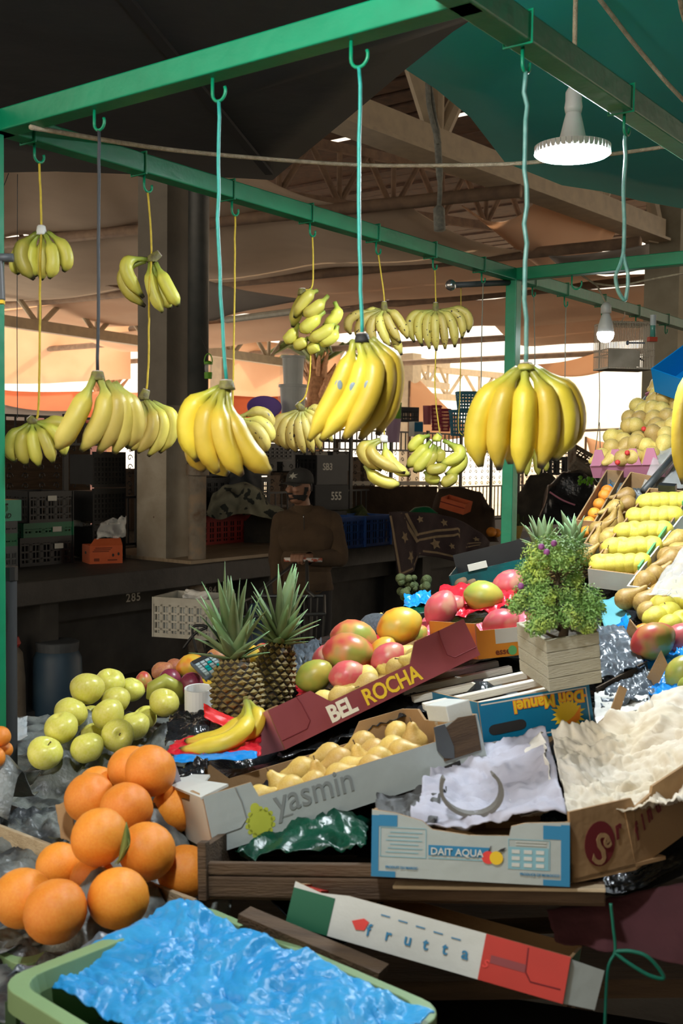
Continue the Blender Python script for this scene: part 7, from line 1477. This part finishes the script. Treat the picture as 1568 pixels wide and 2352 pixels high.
# white crate on a hand truck
ht = thing('hand_truck', 'low black hand truck under the white crate', 'truck', axes(V3((-.92, 6.05, 0)), V3((.95, -.3, 0)).normalized(), V3((.3, .95, 0)).normalized(), Z))
for z in (.12, .58): MB().box((.22, .17, z), (.5, .34, .03)).build('deck', 'black_plastic', ht)
for x in (.0, .44):
    for y in (.02, .32): MB().box((x, y, .33), (.03, .03, .5)).build('post', 'black_iron', ht); MB().lathe([(.001, -.015), (.055, -.015), (.055, .015), (.001, .015)], 16, T((x, y, .056)) @ Matrix.Rotation(math.pi / 2, 4, 'X')).build('wheel', 'rubber', ht)
w2 = crate('white plastic crate with paper in it left of the pineapples', axes(P(352, 1462, 6.1), V3((.95, -.3, 0)).normalized(), V3((.3, .95, 0)).normalized(), Z), .36, .3, .225, 'white_plastic', 7, 5)
MB().box((.18, .15, .1), (.33, .27, .16)).build('filling', 'card_white', w2)
crumple('paper_scrap', 'crumpled white wrapping sticking out of the white crate', 'paper', [P(425, 1355, 6.25), P(480, 1365, 6.2), P(476, 1402, 6.1), P(418, 1400, 6.12)], 'paper_white', 20, 20, .03, 8, 3, .06, out=V3((0, -.7, .7)))
cord('black_bar', 'thin black bent bar in front of the white crate', [P(420, 1490, 5.9), P(448, 1455, 5.9), P(476, 1440, 5.9), P(442, 1442, 5.9), P(452, 1500, 5.9)], .008, 'black_iron', 'bar')
# ------------------------------------------------------------ the man with the cart
MX = V3((-.232, 7.35, 0)); man = thing('person', 'bearded man in brown sweater and dark cap pushing a cart in the aisle', 'person', T(MX))
CAPS = []          # (kind, a, b, ra, rb)
def cap(kind, a, b, ra, rb=None): CAPS.append((kind, V3(a), V3(b), ra, rb or ra))
for s in (-1, 1):
    cap('leg', (.085 * s, 0, .9), (.1 * s, -.02, .5), .085, .06); cap('leg', (.1 * s, -.02, .5), (.1 * s, .02, .09), .058, .04); cap('foot', (.1 * s, .03, .045), (.12 * s, -.14, .035), .045, .035)
cap('torso', (-.04, 0, .95), (.04, 0, .95), .125); cap('torso', (-.05, 0, 1.08), (.05, 0, 1.08), .118); cap('torso', (-.07, -.0, 1.24), (.07, 0, 1.24), .122); cap('torso', (-.12, .0, 1.34), (.12, 0, 1.34), .078, .078); cap('torso', (-.07, .01, 1.39), (.07, .01, 1.39), .055)
cap('neck', (-.01, .01, 1.36), (-.04, -.02, 1.5), .056, .052)
cap('arm', (-.165, 0, 1.345), (-.2, .02, 1.09), .062, .05); cap('arm', (-.2, .02, 1.09), (-.175, -.05, .87), .047, .034); cap('hand', (-.175, -.05, .86), (-.17, -.075, .79), .03, .026)
for k in range(4): cap('hand', (-.19 + k * .014, -.07, .8), (-.188 + k * .013, -.09, .725 + .006 * abs(k - 1.5)), .0095, .008)
cap('hand', (-.15, -.07, .84), (-.14, -.1, .79), .011, .009)
cap('arm', (.165, 0, 1.345), (.222, -.02, 1.105), .062, .052); cap('arm', (.222, -.02, 1.105), (.03, -.19, 1.115), .05, .034)
cap('hand', (.02, -.2, 1.118), (-.045, -.232, 1.125), .031, .029)
for k in range(4):
    x = -.018 - k * .023; cap('hand', (x, -.235, 1.142), (x - .003, -.268, 1.138), .0105); cap('hand', (x - .003, -.268, 1.138), (x - .004, -.283, 1.108), .0098); cap('hand', (x - .004, -.283, 1.108), (x - .002, -.262, 1.086 + .003 * k), .009)
cap('hand', (.005, -.222, 1.108), (-.02, -.25, 1.084), .0115, .0095)
bm_ = MB()
def capsule(b, a, c, ra, rb):
    d = (c - a); n = 6; pts = [a]; l = d.length
    ax = d.normalized() if l > 1e-6 else Z
    P_ = []; R_ = []
    for k in range(5): q = math.pi / 2 * (1 - k / 4); P_.append(a - ax * ra * math.sin(q)); R_.append(max(1e-4, ra * math.cos(q)))
    for k in range(1, n): P_.append(a + d * k / n); R_.append(ra + (rb - ra) * k / n)
    for k in range(5): q = math.pi / 2 * k / 4; P_.append(c + ax * rb * math.sin(q)); R_.append(max(1e-4, rb * math.cos(q)))
    b.tube(P_, R_, 16)
for kd, a, c, ra, rb in CAPS: capsule(bm_, a, c, ra, rb)
HC = V3((-.052, -.045, 1.585)); HM = Matrix.Rotation(math.radians(-38), 3, 'Z')      # head looks to the left of the picture
hd = lambda v: HC + HM @ V3(v)
bm_.ell(HC, (.074, .094, .108), 24, 16, HM); bm_.ell(hd((0, -.03, -.06)), (.054, .06, .058), 18, 12, HM); bm_.ell(hd((0, -.055, -.085)), (.03, .03, .026), 14, 10, HM)
capsule(bm_, hd((0, -.09, .008)), hd((0, -.113, -.03)), .009, .014); bm_.ell(hd((.012, -.102, -.032)), .009, 8, 6); bm_.ell(hd((-.012, -.102, -.032)), .009, 8, 6)
bm_.ell(hd((0, -.088, .022)), (.05, .012, .01), 14, 8, HM); bm_.ell(hd((.036, -.075, -.022)), (.02, .018, .016), 12, 8, HM); bm_.ell(hd((-.036, -.075, -.022)), (.02, .018, .016), 12, 8, HM)
bm_.ell(hd((0, -.094, -.056)), (.022, .01, .006), 12, 8, HM); bm_.ell(hd((0, -.092, -.067)), (.019, .01, .007), 12, 8, HM)
for s in (-1, 1): bm_.ell(hd((.074 * s, .008, -.01)), (.009, .02, .032), 12, 8, HM)
tmp = bpy.data.objects.new('body_source', bm_.mesh('body', 'skin')); col.objects.link(tmp)
rm = tmp.modifiers.new('remesh', 'REMESH'); rm.mode = 'VOXEL'; rm.voxel_size = .0065; rm.use_smooth_shade = True
sm = tmp.modifiers.new('smooth', 'SMOOTH'); sm.factor = .5; sm.iterations = 4
bpy.context.view_layer.update(); me = bpy.data.meshes.new_from_object(tmp.evaluated_get(bpy.context.evaluated_depsgraph_get())); bpy.data.objects.remove(tmp)
me.name = 'body'; me.materials.clear(); me.materials.append(MATS['skin']); body = bpy.data.objects.new('body', me); col.objects.link(body); body.parent = man
def segd(p, a, c):
    d = c - a; t = max(0, min(1, (p - a).dot(d) / max(1e-9, d.dot(d)))); return (p - a - d * t).length, t
def region(p):
    if p.z > 1.44 and (p - HC).length < .16 and p.z > 1.47 - .25 * (p.y + .0): 
        return 'head'
    best = None
    for kd, a, c, ra, rb in CAPS:
        d, t = segd(p, a, c); d -= ra + (rb - ra) * t
        if best is None or d < best[0]: best = (d, kd)
    return best[1]
vr = [region(v.co) for v in me.vertices]
def garment(name, m, test, off, fold=0, seed=1):
    idx = {}; vs = []; fs = []
    for f in me.polygons:
        if all(test(me.vertices[i].co, vr[i]) for i in f.vertices):
            for i in f.vertices:
                if i not in idx:
                    v = me.vertices[i]; idx[i] = len(vs); p = v.co
                    vs.append(p + v.normal * (off + fold * noise.noise(V3((p.x * 9, p.y * 9, p.z * 16 + seed))) ))
            fs.append(tuple(idx[i] for i in f.vertices))
    return MB().add(vs, fs).build(name, m, man, smooth=True, solid=.003)
garment('sweater', 'sweater', lambda p, r: r in ('torso', 'arm') and p.z > .86 or (r == 'neck' and p.z < 1.465) or (r == 'leg' and p.z > .885), .012, .009)
garment('trousers', 'trousers', lambda p, r: (r == 'leg' and p.z < .93) or (r == 'torso' and p.z < .9) or (r == 'foot' and p.z > .075), .007, .006, 4)
garment('shoes', 'shoe', lambda p, r: r == 'foot', .006)
Hi = HM.transposed(); loc = lambda p: Hi @ (p - HC)
def beard(p, r):
    q_ = loc(p); return r == 'head' and q_.z < -.05 - .15 * max(0, .03 - abs(q_.x)) and q_.y < .01 and not (abs(q_.x) < .017 and -.072 < q_.z < -.05) and not (q_.z > -.045 and abs(q_.x) < .05 and q_.y < -.06 and not abs(q_.x) < .03) or (r == 'head' and abs(q_.x) > .06 and -.06 < q_.z < .0 and -.035 < q_.y < -.005)
garment('beard', 'hair_black', beard, .0035, .002)
garment('hair', 'hair_black', lambda p, r: r == 'head' and loc(p).z > -.03 and loc(p).y > .015 and not (abs(loc(p).x) > .076), .004, .003)
for s in (-1, 1):
    MB().ell(hd((.029 * s, -.083, .004)), (.0115, .009, .0065), 12, 8, HM).build('eye', 'eye_white', man, smooth=True); MB().ell(hd((.029 * s - .004, -.0905, .004)), (.0052, .003, .0055), 10, 8, HM).build('iris', 'hair_black', man, smooth=True)
    MB().ell(hd((.03 * s, -.093, .024)), (.02, .006, .0045), 12, 8, HM).build('eyebrow', 'hair_black', man, smooth=True)
MB().ell(hd((0, -.1, -.046)), (.027, .01, .007), 12, 8, HM).build('moustache', 'hair_black', man, smooth=True)
pr = [(.101, .022), (.1, .05), (.094, .078), (.074, .104), (.045, .12), (.012, .127), (.001, .128)]
b = MB().lathe(pr, 28); b.v = [hd((v.x * .86, v.y * 1.03 + .004, v.z)) for v in b.v]; cp_ = b.build('cap', 'cap_cloth', man, smooth=True)
def brim(a, c):
    x = (a - .5) * 2; y = c; return hd((x * .082 * (1 - .12 * y), -.07 - .035 * math.sqrt(max(0, 1 - x * x)) - y * .065 * (1 - .25 * x * x), .032 - .012 * y - .016 * x * x))
MB().grid(brim, 16, 8).build('cap_brim', 'cap_cloth', cp_, smooth=True, solid=.003)
MB().ell(hd((0, .004, .129)), .006, 8, 6).build('cap_button', 'cap_cloth', cp_)
lg = MB()
lp = [(-.034, .012), (-.012, .014), (-.004, .03), (.004, .015), (.032, .02), (.012, .006), (.03, -.006), (.006, -.002), (-.002, -.018), (-.008, -.002), (-.03, -.004), (-.016, .006)]
vs = []
for x, z in lp + [(0, .004)]:
    a = x / .085 + .25; zz = .066 + z; t = (zz - .022) / .1; rr = .1 * math.sqrt(max(.05, 1 - (max(0, t - .2) / .85) ** 2)) + .004; vs.append(hd((rr * .86 * math.sin(a), -rr * 1.03 * math.cos(a) + .004, zz)))
lg.add(vs, [(k, (k + 1) % 12, 12) for k in range(12)]).build('cap_emblem', 'cap_logo', cp_, solid=.002)
MB().tube([(-.015, -.128, 1.30), (-.018, -.118, 1.4)], .003, 6).build('zip', 'ink_dark', man); MB().ell((-.02, -.12, 1.385), (.003, .003, .006), 8, 6).build('zip_pull', 'chrome', man)
# cart he pushes
ctM = T((MX.x, MX.y, 0)); cart = thing('shopping_cart', 'black wire cart with a red and white taped handle', 'cart', ctM)
MB().tube([(-.14, -.256, 1.112), (.11, -.256, 1.112)], .0145, 12).build('handle', 'tape_white', cart, smooth=True)
for x in (-.2, .12): MB().tube([(x * .15 - .01, -.256, 1.112), (x - .08 if x < 0 else x - .1, -.42, .93), (x - .05, -.5, .9)], .012, 8).build('handle_arm', 'metal_bar', cart, smooth=True)
rim = [(-.58, -1.2, .86), (.14, -.95, .86), (.13, -.45, .9), (-.3, -.5, .9), (-.58, -1.2, .86)]
MB().tube(rim, .011, 8).build('rim', 'metal_bar', cart); bot = [(x * .8, y * .92, .32) for x, y, z in rim]; MB().tube(bot, .009, 8).build('lower_rim', 'black_iron', cart)
for i in range(4):
    a, c, e, f = V3(rim[i]), V3(rim[i + 1]), V3(bot[i]), V3(bot[i + 1]); b = MB()
    for k in range(11): t = k / 10; b.tube([a * (1 - t) + c * t, e * (1 - t) + f * t], .005, 5)
    for k in (1, 2): t = k / 3; b.tube([a * (1 - t) + e * t, c * (1 - t) + f * t], .005, 5)
    b.build('wire_wall', 'metal_bar', cart)
MB().add([V3(v) for v in bot[:4]], [(0, 1, 2, 3)]).build('base', 'black_iron', cart, solid=.008)
for x, y in ((-.4, -1.0), (.08, -.82), (.08, -.46), (-.22, -.5)):
    MB().tube([(x, y, .32), (x, y, .12)], .012, 6).build('leg', 'black_iron', cart); MB().lathe([(.001, -.014), (.06, -.014), (.06, .014), (.001, .014)], 18, T((x, y, .061)) @ Matrix.Rotation(math.pi / 2, 4, 'X')).build('wheel', 'rubber', cart)
heap('blue_cloth', 'blue cloth bundle in the cart behind the pineapples', 'cloth', ([(560, 1420), (575, 1385), (600, 1378), (625, 1400), (640, 1440)], 1500, 6.55, .3), 'barrel_blue', .04, 8, 3)
# ------------------------------------------------------------ lettering becomes mesh
bpy.context.view_layer.update()
dg = bpy.context.evaluated_depsgraph_get()
for o in [o for o in scene.objects if o.type == 'FONT']:
    me = bpy.data.meshes.new_from_object(o.evaluated_get(dg)); nm = o.name
    p = o.parent; mb = o.matrix_basis.copy(); c = o.data
    o.name = 'old'; n = bpy.data.objects.new(nm, me); col.objects.link(n); n.parent = p; n.matrix_basis = mb
    bpy.data.objects.remove(o); bpy.data.curves.remove(c)
